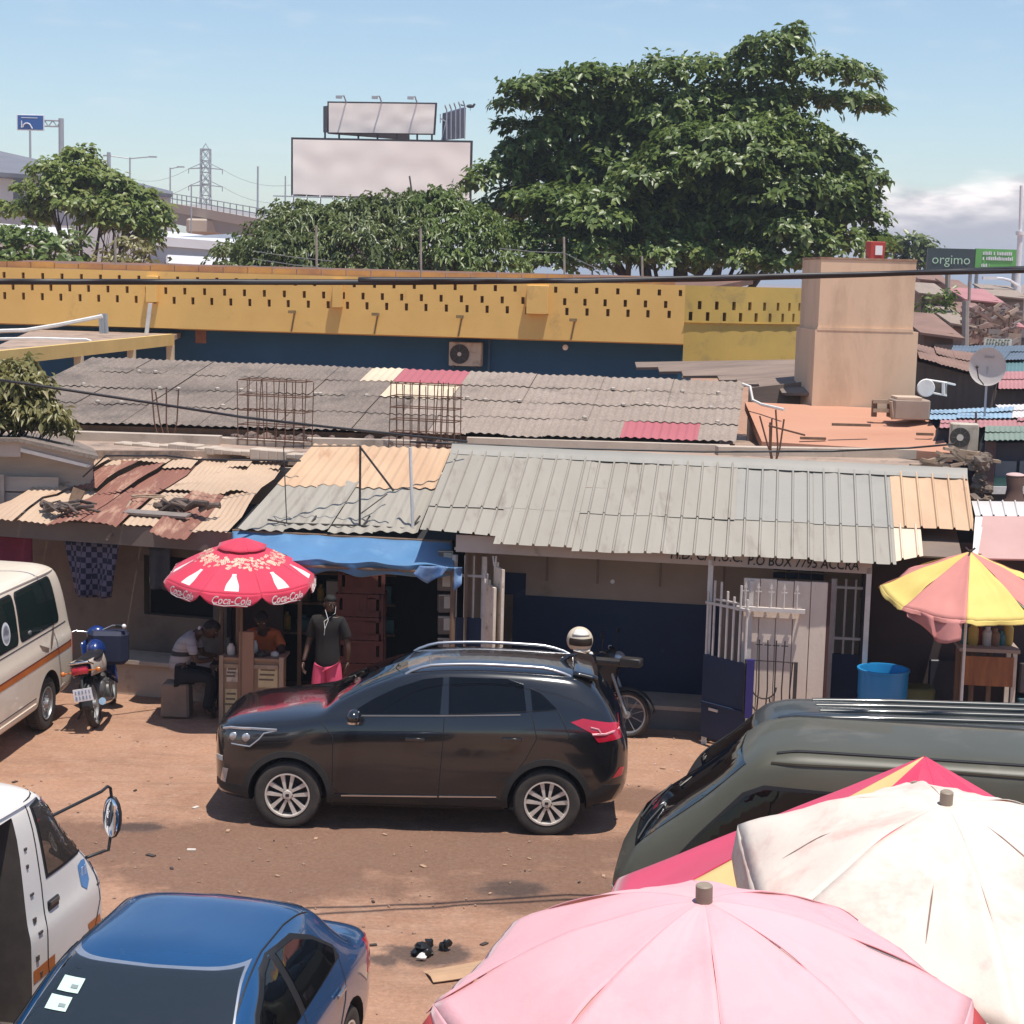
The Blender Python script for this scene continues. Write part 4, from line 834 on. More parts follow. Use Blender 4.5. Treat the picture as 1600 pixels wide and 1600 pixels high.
# ================================================================ cables across the view
def cable(pts, r, label, mat_=None, sag=0.):
    P = []
    for i in range(len(pts)-1):
        a, b_ = pts[i], pts[i+1]
        for k in range(8): t_ = k/8; P.append(a.lerp(b_, t_)-Vector((0, 0, sag*4*t_*(1-t_))))
    P.append(pts[-1]); mb = MB(); mb.tube(P, r, 6); return lab(mb.build('power_cable', mat_ or flat('cable_black', (.018, .016, .018), .5), None, 60), label, 'cable')
cable([W(-700, 436, 12), W(-60, 440, 13), W(300, 440.5, 13.5), W(640, 441, 14), W(1100, 436, 14.5), W(1350, 429, 14.6), W(1700, 416, 14.8), W(2500, 396, 15.2)], .022, 'thick black power cable spanning the whole view in front of the yellow parapet')
cable([W(560, 437, 13.7), W(760, 437.5, 14.0), W(900, 439, 14.2), W(1240, 430.5, 14.5), W(1700, 421, 14.7), W(2500, 402, 15.1)], .020, 'second black cable running along the thick one at the right', None)
cable([W(-40, 589, 20), W(30, 598, 20.3), W(240, 630, 21), W(380, 652, 21.8), W(520, 668, 22.6), W(730, 690, 23.6)], .016, 'black cable slanting from the overhanging tree down to the flat roof')
cable([W(640, 690, 24.5), W(860, 700, 24.6), W(1100, 706, 24.6), W(1300, 705, 24.5), W(1420, 700, 24.5), W(1490, 694, 24.8)], .014, 'thin black cable lying along the flat roof towards the round fan')
cable([W(130, 745, 24.), W(165, 712, 23.8), W(260, 712, 23.7), W(310, 718, 23.6), W(470, 720, 23.6)], .012, 'thin wire looping over the top of the rusty shed roof')
# ================================================================ rusty shed, left
RUSTS = mat('rusted_sheet', (.25, .105, .072), (.19, .078, .055), 1.6, .85, stain=(.44, .27, .185), sscale=2.2, slo=.52, shi=.68, stretch=(2.2, .35, 1), rot=(0, 0, -.17))
TANS = mat('tan_sheet', (.50, .36, .25), (.42, .29, .20), 1.2, .8, stain=(.30, .14, .08), sscale=1.6, slo=.56, shi=.72, stretch=(2, .4, 1), rot=(0, 0, -.17))
BEIGES = mat('beige_sheet', (.50, .36, .25), (.42, .30, .21), 1.0, .85, stain=(.30, .2, .14), sscale=2.5, slo=.6, shi=.75)
PEACHS = mat('peach_sheet', (.54, .37, .235), (.47, .30, .185), .9, .75, stain=(.34, .17, .09), sscale=1.8, slo=.60, shi=.78, stretch=(2, .5, 1), rot=(0, 0, -.17))
ZINC = mat('grey_zinc_sheet', (.29, .262, .218), (.325, .297, .25), .7, .65, .03, stain=(.20, .165, .13), sscale=1.6, slo=.54, shi=.74, stretch=(3, .5, 1), rot=(0, 0, -.165))
ZINCB = mat('bluish_zinc_sheet', (.315, .295, .258), (.285, .27, .242), .7, .6, .03, stain=(.23, .22, .20), sscale=1.2, slo=.55, shi=.8)
PALEP = mat('pale_peach_sheet', (.68, .54, .41), (.6, .46, .34), 1, .8)
A, B, C, D = G(-30, 806, 2.3), G(352, 832, 2.3), G(452, 713, 2.85), G(158, 705, 2.85)
hr = thing('rusty_shed', 'low shop shed at the left under a patched rusty corrugated roof', 'shed', ((A.x+B.x)/2, A.y+.8, 0))
rp = {(1, 1): 1, (2, 1): 1, (3, 1): 1, (0, 1): 2, (4, 1): 0, (5, 1): 0, (6, 1): 0, (0, 0): 2, (1, 0): 0, (2, 0): 1, (3, 0): 1, (4, 0): 3, (5, 0): 1, (6, 0): 2}
mb = MB(); random.seed(12); roof_sheets(mb, A, B, C, D, 7, 3, .078, .0085, 'sine', lambda c, r: rp.get((c, r), 3 if r == 2 else 0), .22, .045, .12, 5, rows=[0, .42, .80, 1.], warp=.10)
rfo = mb.build('roof', [BEIGES, RUSTS, TANS, BEIGES], hr, 60, world=True, fix=False)
random.seed(3); un = (B-A).normalized(); vn = Vector((-un.y, un.x, 0))
def RQ(s, d, z): return Vector((A.x, A.y, 0))+un*s+vn*d+Vector((0, 0, z))
Ls = (B-A).length
PLASTER = mat('dingy_plaster', (.22, .165, .125), (.17, .125, .095), 1.2, .9, stain=(.12, .09, .07), sscale=1.4, slo=.5, shi=.7)
mb = MB(); mb.slab([RQ(-2, .18, 2.02), RQ(Ls, .18, 2.02), RQ(Ls, .18, 2.27), RQ(-2, .18, 2.27)], .04); mb.build('fascia', mat('dark_board', (.16, .12, .10), (.12, .09, .075), 1.5, .9), hr, world=True)
mb = MB()
for (s0, s1, z0, z1) in ((-2, 1.75, 0, 2.2), (1.75, 2.75, 0, .95), (1.75, 2.75, 1.75, 2.2), (2.75, Ls-.1, 0, 2.2)): mb.slab([RQ(s0, 1.1, z0), RQ(s1, 1.1, z0), RQ(s1, 1.1, z1), RQ(s0, 1.1, z1)], .15)
mb.build('wall', PLASTER, hr, world=True)
mb = MB(); mb.slab([RQ(1.7, 1.4, .9), RQ(2.8, 1.4, .9), RQ(2.8, 1.4, 1.8), RQ(1.7, 1.4, 1.8)], .05); mb.build('window_opening', flat('dark_interior', (.012, .012, .014), .9), hr, world=True)
mb = MB(); mb.slab([RQ(3.0, 1.06, .0), RQ(3.75, 1.06, .0), RQ(3.75, 1.06, 1.95), RQ(3.0, 1.06, 1.95)], .05); mb.build('door', mat('dark_door', (.09, .06, .05), (.06, .04, .035), 3, .8), hr, world=True)
# masonry bench along the wall
mb = MB(); mb.box((0, 0, 0), (2.0, .5, .42), T=frame(RQ(2.5, .72, .21), un, vn)); mb.box((0, 0, 0), (2.08, .58, .06), T=frame(RQ(2.5, .70, .45), un, vn), bev=.01); lab(mb.build('masonry_bench', CONCP), 'low crumbling masonry bench in front of the rusty shed wall', 'bench')
# things lying on the rusty roof
def on_roof(px, py):
    n = (B-A).cross(D-A).normalized(); d = ray(px, py); return CAMP+d*((A-CAMP).dot(n)/d.dot(n))+n*(.04 if n.z > 0 else -.04)
def junk(px0, px1, py0, py1, n, name, label, cat, mt, L=.5, r=.018):
    mb = MB(); random.seed(px0)
    for k in range(n):
        p = on_roof(random.uniform(px0, px1), random.uniform(py0, py1)); a = random.uniform(-.5, .5)+(-.17); l = random.uniform(.3, 1.)*L; d = Vector((cos(a)*l, sin(a)*l, random.uniform(-.02, .09)))
        mb.tube([p, p+d*.5+Vector((0, 0, random.uniform(.02, .10))), p+d+Vector((0, 0, .02))], r*random.uniform(.6, 1.6), 6)
        if k % 3 == 0: rock(mb, p+Vector((0, 0, .05)), random.uniform(.05, .11), k+px0)
    return lab(mb.build(name, mt), label, cat)
DKJ = mat('dark_scrap', (.06, .045, .04), (.14, .10, .08), 8, .9)
junk(68, 112, 795, 806, 16, 'scrap_pile', 'heap of dark sticks and scrap on the rusty roof at the left', 'scrap', DKJ)
junk(245, 325, 797, 803, 16, 'scrap_pile', 'row of dark rags and bent sheet scraps on the rusty roof above the red umbrella', 'scrap', DKJ, .4, .03)
mb = MB(); p = on_roof(108, 785); mb.slab([p, p+Vector((.16, -.1, -.02)), p+Vector((.22, -.02, .12)), p+Vector((.04, .08, .16))], .02); lab(mb.build('scrap_board', WOOD), 'dark broken board standing on the rusty roof beside the scrap heap', 'board')
mb = MB(); p, q = on_roof(205, 788), W(167, 843, A.y-.42); mb.tube([p, q], .018, 6); lab(mb.build('pole', PALEWOOD), 'pale stick poking out over the eave of the rusty roof', 'stick')
mb = MB(); p = on_roof(232, 782); mb.tube([p+Vector((.22*cos(a), .12*sin(a), .02)) for a in np.linspace(0, 2*pi, 18, False)], .012, 5, closed=True); lab(mb.build('wire_hoop', PALEWOOD), 'pale bent hoop lying on the rusty sheets', 'hoop')
mb = MB(); p, q = on_roof(192, 805), on_roof(290, 812); mb.slab([p, q, q+Vector((.05, .12, .03)), p+Vector((.05, .12, .03))], .03); lab(mb.build('grey_strip', mat('grey_strip_metal', (.24, .20, .18), (.18, .15, .13), 4, .7)), 'flat grey strip of sheet lying above the eave of the rusty roof', 'sheet')
# cloths hanging under the eave
def cloth(p0, p1, drop, nm, label, mt, wav=.04, taper=0., th=True):
    p0, p1 = Vector(p0), Vector(p1); u = (p1-p0); n = Vector((-u.y, u.x, 0)).normalized(); mb = MB()
    mb.grid(lambda a, v: p0+u*(a*(1-taper*v)+taper*v*.5)+n*(wav*sin(a*11+v*2)*(.3+v))-Vector((0, 0, drop*v*(1-.2*taper*abs(a-.5)))), 26, 10)
    o = mb.build(nm, mt, None, 60, fix=False); thicken(o, .006); return lab(o, label, 'cloth')
t = NT('checked_cloth'); ck = t.n('ShaderNodeTexChecker'); t.l(t.co((1, 1, 1)), ck.inputs[0]); ck.inputs['Scale'].default_value = 14; ck.inputs[1].default_value = (.13, .11, .16, 1); ck.inputs[2].default_value = (.018, .016, .04, 1); t.l(ck.outputs[0], t.b.inputs['Base Color']); t.b.inputs['Roughness'].default_value = .9
cloth(RQ(.95, .42, 2.0), RQ(1.75, .45, 2.0), .75, 'hanging_cloth', 'purple and white checked cloth hanging under the eave behind the cream van', t.mat, .05, .35)
cloth(RQ(1.95, .85, 1.9), RQ(2.25, .87, 1.9), .55, 'hanging_cloth', 'plain grey cloth hanging in front of the dark window opening', mat('grey_cloth', (.10, .10, .11), (.07, .07, .08), 6, .9), .03)
cloth(RQ(-.2, .42, 2.0), RQ(.5, .42, 2.0), .45, 'hanging_cloth', 'maroon cloth hanging under the eave at the left edge', mat('maroon_cloth', (.16, .015, .035), (.12, .012, .03), 4, .9), .02)
# ---------------------------------------------------------------- boarded gable at the left
h = thing('boarded_house', 'grey boarded house gable with a pale rake board, left of the rusty roof', 'house', (-7.2, 24.6, 0))
a0, a1, a2 = W(-60, 688, 24.2), W(30, 690, 24.2), W(150, 716, 24.2)
GB = mat('grey_boards', (.44, .37, .31), (.34, .28, .235), 1.5, .9, stretch=(.4, 1, 3)); mb = MB()
mb.slab([Vector((a0.x, 24.3, 0)), Vector((a2.x-.1, 24.3, 0)), Vector((a2.x-.1, 24.3, a2.z-.1)), Vector((a1.x, 24.3, a1.z-.1)), Vector((a0.x, 24.3, a0.z-.1))], .15); mb.build('gable_wall', GB, h, world=True)
mb = MB()
for k, zz in enumerate((2.02, 2.25, 2.47)):
    mb.slab([Vector((a0.x, 24.13, zz)), Vector((a2.x-.5+.0*k, 24.13, zz+.06*(2-k))), Vector((a2.x-.5, 24.15, zz+.2)), Vector((a0.x, 24.15, zz+.19))], .02)
p = W(4, 760, 24.1); mb.box((p.x, 24.10, 1.6), (.05, .05, 2.2)); mb.build('board', GB, h, world=True)
mb = MB(); mb.slab([W(-60, 712, 24.0), W(32, 714, 24.0), W(32, 686, 24.0), W(-60, 684, 24.0)], .05); mb.slab([W(32, 706, 24.0), W(140, 729, 24.0), W(152, 714, 24.0), W(32, 687, 24.0)], .05); mb.build('rake_board', mat('grey_rake', (.46, .39, .34), (.40, .34, .29), 2, .8), h, world=True)
mb = MB(); mb.slab([W(32, 706, 23.97), W(138, 731, 23.97), W(142, 727, 23.97), W(32, 700, 23.97)], .02); mb.build('white_trim', WHITEP, h, world=True)
mb = MB(); mb.slab([W(-60, 684, 23.9), W(32, 685, 23.9), W(32, 673, 27.5)+Vector((0, 0, -.05)), W(-60, 672, 27.5)], .05); mb.slab([W(32, 685, 23.9), W(154, 713, 23.9), W(140, 690, 27.5), W(32, 673, 27.5)], .05); mb.build('roof', GREYR, h, world=True)
# ================================================================ grey shop with white gates
SA = -.165; SQ = Vector((2.0, 21.15, 0)); su = Vector((cos(SA), sin(SA), 0)); sv = Vector((-sin(SA), cos(SA), 0))
def SP(s, d, z): return SQ+su*s+sv*d+Vector((0, 0, z))
def FP(px, py, d=0.):
    """point of the shop front (d metres behind it) seen at a place of the photograph"""
    q = SQ+sv*d; return V(px, py, q, SA)
def sloc(p): r = Vector(p)-SQ; return r.dot(su), r.dot(sv), p.z
hshop = thing('shop', 'long low shop with a grey ribbed zinc roof, cream and navy walls', 'shop', SP(0, 1, 0))
A, B, C, D = G(648, 848, 2.34), G(1531, 888, 2.34), G(1511, 742, 3.2), G(706, 703, 3.2)
random.seed(2)
mb = MB(); roof_sheets(mb, A, B, C, D, 7, 2, .192, .028, 'rib', lambda c, r: (1 if c > 3 and r == 1 else 0) if c < 6 else 2, .035, .008, .1, rows=[0, .36, 1.], skip=lambda c, r: (c == 0 and r == 0) or (c == 6 and r == 0))
mb.build('roof', [ZINC, ZINCB, PEACHS, PALEP], hshop, 35, world=True, fix=False)
# shorter, stepped sheet at the left end and pale one at the right
mb = MB(); P = lambda u, v: (A*(1-u)+B*u)*(1-v)+(D*(1-u)+C*u)*v
roof_sheets(mb, P(0, .13), P(.144, .10), P(.144, .4), P(0, .4), 1, 1, .192, .028, 'rib', None, .02); mb.build('roof_patch', ZINC, hshop, 35, world=True, fix=False); mb = MB()
roof_sheets(mb, P(.855, .03), P(.905, .10), P(.905, .4), P(.855, .4), 1, 1, .192, .028, 'rib', None, .02)
mb.build('roof_patch', PALEP, hshop, 35, world=True, fix=False)
mb = MB(); w = (B-A).length; random.seed(6); n_ = 80
def cap(u, v):
    a = D.lerp(C, u); k = abs(sin(u*w/.384*pi))**.5
    return a+sv*(.12-.24*v)+Vector((0, 0, .07*(1-abs(2*v-1))+.015-(.05*v if v > .5 else 0)))-sv*(.05*k*(v > .9))
mb.grid(cap, 220, 6); mb.build('ridge_cap', ZINCB, hshop, 40, world=True, fix=False)
mb = MB(); roof_sheets(mb, C+sv*1.6-Vector((0, 0, .55)), D+sv*1.6-Vector((0, 0, .55)), D, C, 6, 1, .192, .02, 'rib'); mb.build('rear_roof', ZINC, hshop, 35, world=True, fix=False)
# peach sheets and lower zinc sheets of the left wing
E0, E1, E2, E3 = G(373, 826, 2.30), G(652, 834, 2.30), G(706, 702, 3.17), G(492, 694, 3.17)
mb = MB(); roof_sheets(mb, E0, E1, E2, E3, 4, 2, .15, .014, 'sine', lambda c, r: r, .04, .012, .12, 6, rows=[0, .50, 1.]); mb.build('wing_roof', [ZINC, PEACHS], hshop, 60, world=True, fix=False)
WHW = mat('cream_wall', (.40, .31, .245), (.34, .26, .2), .8, .85, stain=(.2, .155, .12), sscale=1.2, slo=.58, shi=.78)
NAVY = mat('navy_wall', (.014, .03, .075), (.010, .022, .058), 1, .7, stain=(.05, .06, .10), sscale=2.5, slo=.62, shi=.76)
bl = FP(1000, 940, 1.3).z
mb = MB(); mb.slab([SP(-2.2, 1.3, .2), SP(.45, 1.3, .2), SP(.45, 1.3, bl), SP(-2.2, 1.3, bl)], .12); a_, _, _ = sloc(FP(772, 900, 1.3)); b2, _, zt = sloc(FP(822, 896, 1.3)); mb.slab([SP(a_, 1.29, bl), SP(b2, 1.29, bl), SP(b2, 1.29, zt), SP(a_, 1.29, zt)], .10); mb.build('lower_wall', NAVY, hshop, world=True)
mb = MB(); mb.slab([SP(-2.6, 1.31, bl), SP(3.2, 1.31, bl), SP(3.2, 1.31, 2.9), SP(-2.6, 1.31, 2.9)], .12); mb.slab([SP(.45, 1.3, .2), SP(3.2, 1.3, .2), SP(3.2, 1.3, bl), SP(.45, 1.3, bl)], .1)
mb.add([SP(-2.6, .05, 0), SP(-2.6, 1.4, 0), SP(-2.6, 1.4, 2.6), SP(-2.6, .05, 2.3)], [(0, 1, 2, 3)]); mb.build('upper_wall', WHW, hshop, world=True)
mb = MB(); mb.slab([SP(-2.2, .05, 2.42), SP(3.3, .05, 2.42), SP(3.3, 1.3, 2.62), SP(-2.2, 1.3, 2.62)], .02); mb.build('ceiling', mat('brown_ceiling', (.22, .165, .13), (.17, .125, .10), 1, .9), hshop, world=True)
mb = MB(); z = .30; mb.box((0, 0, 0), (3.3, 1.7, z-.05), T=frame(SP(-.55, 1.42, (z-.05)/2), su, sv)); mb.build('plinth', mat('grey_plinth', (.20, .185, .18), (.15, .14, .135), 1.5, .9), hshop, world=True)
mb = MB(); mb.box((0, 0, 0), (3.32, 1.72, .05), T=frame(SP(-.55, 1.42, z-.024), su, sv)); mb.build('floor_edge', CONCP, hshop, world=True)
mb = MB()
for s in (-1.75, -1.1, -.3, .5, 1.3, 2.2): mb.box((0, 0, 0), (.03, .02, .62), T=frame(SP(s, 1.17, 2.0), su, sv))
mb.build('batten', mat('batten_brown', (.25, .19, .15), (.2, .15, .12), 3, .9), hshop, world=True)
mb = MB(); s, _, zz = sloc(FP(957, 908, 1.17)); mb.lathe([(.02, 0), (.028, -.03)], SP(s, 1.16, zz), 'y', 12); mb.tube([SP(s, 1.15, zz), SP(s, 1.15, 1.75)], .004, 5); mb.build('wall_socket', SIGNWHITE, hshop, world=True)
# fascia board carrying the hand painted address
FAS = mat('off_white_fascia', (.50, .42, .36), (.44, .36, .31), 1.4, .75, stain=(.25, .2, .16), sscale=3, slo=.6, shi=.75)
f0, f1, g0, g1 = FP(712, 862), FP(1362, 897), FP(712, 845), FP(1362, 868)
mb = MB(); mb.slab([SP(sloc(f0)[0], 0, f0.z), SP(sloc(f1)[0], 0, f1.z), SP(sloc(f1)[0], 0, 2.40), SP(sloc(f0)[0], 0, 2.40)], .05); fa = mb.build('fascia', FAS, hshop, world=True)
BLKL = flat('black_lettering', (.012, .011, .011), .7)
for body, x0, x1, y0 in (('H.D. C/ T.U.C.', 1048, 1160, 866), ('P.O BOX 7795 ACCRA', 1168, 1342, 877)):
    a, b_ = FP(x0, y0), FP(x1, y0); s0, s1 = sloc(a)[0], sloc(b_)[0]; zc = FP((x0+x1)/2, y0+3).z
    T = frame(SP((s0+s1)/2, -.006, zc), su, (0, 0, 1)); tb = text_mb(body, .165, T, shear=.12, bold=.004); xs_ = [sloc(Vector(v))[0] for v in tb.v]; k = (s1-s0)/(max(xs_)-min(xs_))
    text_mb(body, .165, T, shear=.12, bold=.004, narrow=k).build('lettering', BLKL, hshop, world=True)
# posts
mb = MB()
for x in (1110, 1358): s = sloc(FP(x, 900))[0]; o_ = MB(); o_.box((0, 0, 0), (.06, .06, 2.25), T=frame(SP(s, .03, 1.125), su, sv)); o_.build('post', WHITEP, hshop, world=True)
# high vent blocks above the door
mb = MB()
for r in range(2):
    for c in range(4): s = sloc(FP(1218+c*20, 890, 1.15))[0]; mb.box((0, 0, 0), (.15, .04, .07), T=frame(SP(s, 1.17, 2.02-.1*r), su, sv))
mb.build('vent_block', NAVY, hshop, world=True)
GW = mat('white_gate_paint', (.66, .60, .55), (.56, .5, .46), 5, .6, stain=(.3, .2, .15), sscale=9, slo=.6, shi=.72)
def grille(name, label, cat, px0, px1, top, mid, bot, nb, d=.0, blue=True, rail=None, group=None, pxt=None):
    """leaf of vertical white bars over a navy sheet panel; px rows give its heights"""
    s0, s1 = sloc(FP(px0, mid, d))[0], sloc(FP(px1, mid, d))[0]; xm = (px0+px1)/2
    zt, zm, zb = FP(xm, top, d).z, FP(xm, mid, d).z, max(.04, FP(xm, bot, d).z); h = thing(name, label, cat, SP((s0+s1)/2, d, zb), SA, group)
    w = s1-s0; mb = MB()
    for k in range(nb): x = -w/2+.03+(w-.06)*k/(nb-1); mb.tube([(x, 0, zm-zb-.02), (x, 0, zt-zb)], .014, 6)
    mb.build('bar', GW, h)
    mb = MB()
    for zz in ([zt-zb-.14] if rail is None else rail): mb.box((0, -.0, zz), (w, .035, .03))
    mb.build('rail', GW, h)
    mb = MB(); mb.box((0, 0, (zm-zb)/2), (w, .035, zm-zb)); mb.build('panel', NAVY, h)
    mb = MB()
    for x in (-w/2, w/2): mb.box((x, 0, (zt-zb)/2), (.05, .05, zt-zb+.0))
    mb.build('stile', GW if not blue else GW, h); return h
grille('grille_door', 'white barred door with navy lower panel, beside the blue tarpaulin stall', 'door', 708, 756, 868, 965, 1100, 4, .25, rail=[1.62, 1.95])
grille('grille_door', 'white barred window door with navy panel, behind the blue drum', 'door', 1297, 1352, 905, 1022, 1125, 4, .35, rail=[1.62, 1.0])
# open gate leaf swung towards the yard: navy sheet with white bars above
s = sloc(FP(1098, 1100))[0]; h = thing('gate_leaf', 'open gate leaf with white bars over navy sheet, left of the plank door', 'gate', SP(s, .0, .1), -.85)
mb = MB(); zt = FP(1110, 905).z-.1; zm = FP(1110, 1022).z-.1
for k in range(7): x = .02+.62*k/6; mb.tube([(x, 0, zm-.05), (x, 0, zt-.15+(.15 if k in (1, 2, 5) else .05*(k % 2)))], .015, 6)
mb.build('bar', GW, h)
mb = MB(); mb.box((.33, 0, zt-.28), (.68, .03, .03)); mb.box((.33, .0, zt-.22), (.4, .03, .02)); mb.build('rail', GW, h)
mb = MB(); mb.box((.33, 0, zm/2), (.68, .03, zm)); mb.box((.33, -.03, zm*.42), (.66, .02, .03)); mb.build('panel', NAVY, h)
mb = MB(); mb.box((.2, -.03, zm*.36), (.14, .02, .03)); mb.build('latch', GW, h)
# narrow white leaves standing open edge-on by the grille door
for k, (x, y0, lb) in enumerate(((760, 912, 'left of two narrow peeling white door leaves standing open behind the car roof'), (772, 884, 'taller right one of two narrow peeling white door leaves behind the car roof'))):
    s = sloc(FP(x, 1000, -.05))[0]; zt = FP(x, y0, -.05).z; h = thing('folding_leaf', lb, 'door', SP(s, -.05, .05), -1.25); mb = MB()
    mb.box((.14, 0, zt/2), (.32, .035, zt-.1)); mb.box((.02, 0, zt/2), (.05, .05, zt)); mb.build('plank', mat('peeling_white', (.72, .62, .50), (.6, .49, .38), 5, .8, stain=(.3, .2, .13), sscale=7, slo=.55, shi=.7), h)
    mb = MB(); mb.tube([(-.02, -.02, zt-.05), (-.06, -.02, zt+.06)], .012, 5); mb.tube([(.04, -.02, zt-.05), (.06, -.02, zt+.08)], .012, 5); mb.build('spike', GW, h)
# big white plank door
PLK = mat('white_planks', (.74, .62, .52), (.66, .54, .45), 1.2, .8, stain=(.34, .22, .15), sscale=2.2, slo=.60, shi=.76, stretch=(3, 3, .6), bump=.2, bscale=30)
sL, sR = sloc(FP(1158, 1000, -.1))[0], sloc(FP(1290, 1000, -.1))[0]; zt = FP(1220, 910, -.1).z; w = sR-sL
h = thing('plank_door', 'big white painted plank door leaning open in the shop front', 'door', SP((sL+sR)/2, -.1, .03), SA)
mb = MB(); npk = 5
for k in range(npk): mb.box((-w/2+w*(k+.5)/npk, 0, zt/2), (w/npk-.008, .04, zt+random.uniform(-.02, .01)), bev=.004)
mb.build('plank', PLK, h)
mb = MB(); mb.box((-w*.17, -.035, zt*.80), (w*.62, .04, .08)); mb.build('batten', PLK, h)
mb = MB(); mb.box((w/2+.02, .01, zt/2), (.035, .05, zt)); mb.build('edge', mat('red_brown_edge', (.10, .035, .03), (.07, .03, .025), 5, .8), h)
mb = MB(); mb.box((-w/2+.10, -.04, zt*.5), (.05, .05, zt*.98)); mb.build('stile', GW, h)
# spear headed grille fixed in front of the door, casting its shadow on it
h = thing('spear_grille', 'small spear headed white grille fixed on the white plank door', 'grille', SP((sL+sR)/2-.1, -.22, 1.2), SA)
mb = MB(); zr = FP(1200, 946, -.22).z-1.2
for k in range(5): x = -.36+.15*k; mb.tube([(x, 0, zr-.02), (x, 0, zr+.2)], .010, 6); mb.box((x, 0, zr+.16), (.07, .012, .012)); mb.prism([(x-.02, zr+.2), (x+.02, zr+.2), (x, zr+.27)], -.008, .008, 'xz')
mb.build('spear', GW, h)
mb = MB(); mb.box((-.06, 0, zr-.05), (.80, .05, .05)); mb.tube([(-.42, .0, zr-.05), (-.42, .1, zr-.05)], .015, 5); mb.tube([(.3, .0, zr-.05), (.3, .1, zr-.05)], .015, 5); mb.build('rail', GW, h)
# low black wrought iron gate
a, b_ = sloc(FP(1163, 1080, -.45))[0], sloc(FP(1243, 1080, -.45))[0]; zt, zb = FP(1200, 1033, -.45).z, FP(1200, 1122, -.45).z; w = b_-a
h = thing('iron_gate', 'low black wrought iron gate with scrolls in front of the white plank door', 'gate', SP((a+b_)/2, -.45, zb), SA)
mb = MB(); hh = zt-zb
for P, r in (([(-w/2, 0, 0), (w/2, 0, 0), (w/2, 0, hh), (-w/2, 0, hh)], .016),): mb.tube(P, r, 6, closed=True)
mb.box((w/2-.01, 0, hh/2), (.045, .03, hh)); mb.build('frame', IRON, h)
mb = MB()
for k in range(6): x = -w/2+w*(k+.5)/6; mb.tube([(x, 0, 0), (x+.02*sin(k), 0, hh*.5), (x, 0, hh+(.25 if k in (1, 2, 3, 4) else 0))], .009, 5)
mb.build('bar', IRON, h)
mb = MB()
for cx, r, z0 in ((-w*.12, w*.24, hh*.55), (-w*.12, w*.24, hh*.3), (w*.2, w*.2, hh*.35)): mb.tube([(cx+r*cos(t_), -.015, z0+r*sin(t_)) for t_ in np.linspace(pi, 2*pi, 12)], .010, 5)
for x in (-w*.25, -w*.08, w*.08, w*.25): mb.box((x, 0, hh+.19), (.08, .012, .012))
mb.build('scroll', IRON, h)
mb = MB(); mb.box((-w/2+.06, -.01, hh*.5), (.09, .06, hh+.02)); mb.build('blue_post', flat('violet_blue_paint', (.03, .025, .16), .6), h)
# dark opening right of the grille and a dark return wall
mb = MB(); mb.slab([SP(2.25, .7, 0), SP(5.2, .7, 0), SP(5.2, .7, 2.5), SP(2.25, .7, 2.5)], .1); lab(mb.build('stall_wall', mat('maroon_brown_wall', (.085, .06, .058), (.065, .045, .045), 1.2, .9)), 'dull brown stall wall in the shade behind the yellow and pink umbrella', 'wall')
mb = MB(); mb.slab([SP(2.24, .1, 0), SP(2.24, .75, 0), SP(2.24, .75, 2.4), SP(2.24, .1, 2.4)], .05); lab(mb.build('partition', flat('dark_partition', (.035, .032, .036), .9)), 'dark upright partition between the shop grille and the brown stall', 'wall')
# signboard frame standing on the roof
h = thing('signboard_stand', 'empty steel sign frame with a diagonal brace standing over the peach roof sheets', 'frame', W(555, 826, 21.75)*1)
Yf = 22.42; mb = MB(); mb.tube([W(562, 822, Yf), W(563, 697, Yf)], .016, 6); mb.tube([W(564, 700, Yf), W(615, 767, Yf)], .014, 6); mb.tube([W(448, 818, Yf), W(443, 697, Yf)], .007, 5); mb.tube([W(443, 697, Yf), W(563, 697, Yf)], .008, 5); mb.build('brace', IRON, h, world=True)
mb = MB(); mb.tube([W(645, 826, Yf), W(641, 699, Yf)], .022, 8); mb.build('post', WHITEP, h, world=True)
mb = MB(); mb.tube([W(418, 812, Yf), W(452, 818, Yf), W(562, 821, Yf), W(648, 827, Yf)], .012, 6)
for x in (488, 572, 650): mb.tube([W(x-7, 824, Yf), W(x+6, 806, Yf+.15)], .013, 5)
mb.tube([W(563, 803, Yf+.1), W(582, 789, Yf+.3), W(605, 772, Yf+.5)], .008, 5); mb.build('base_bar', IRON, h, world=True)
# ================================================================ blue tarpaulin stall
TARP = mat('blue_tarpaulin', (.068, .20, .38), (.052, .16, .32), 1.5, .6, stain=(.12, .26, .42), sscale=2.4, slo=.55, shi=.75, sheen=.3)
st = thing('market_stall', 'dark open stall under a sagging blue tarpaulin awning', 'stall', G(540, 1100, 0))
TL, TR = W(363, 829, 22.38), W(706, 847, 22.2); FL, FR_ = W(366, 872, 21.7), W(712, 888, 21.55)
def tarp(u, v):
    k = v/.55
    if v < .55: p = (TL*(1-u)+TR*u)*(1-k)+(FL*(1-u)+FR_*u)*k; p.z += -.05*sin(pi*k)*(1+.5*sin(u*19))+.02*noise.noise(Vector((u*9, v*5, 0))); p.z += (.03*abs(sin(u*4*pi))**3)*k
    else:
        k = (v-.55)/.45; p = FL*(1-u)+FR_*u; p.z += .03*abs(sin(u*4*pi))**3
        p.z -= k*(.16+.035*sin(u*23)+.03*noise.noise(Vector((u*8, 0, 4)))-.12*max(0, u-.75)); p.y += .05*sin(u*31+k)*k+.03*noise.noise(Vector((u*14, k*2, 1))); p.y += .10*k
    return p
mb = MB(); mb.grid(tarp, 90, 20); o = mb.build('tarpaulin', TARP, st, 60, world=True, fix=False); thicken(o, .004)
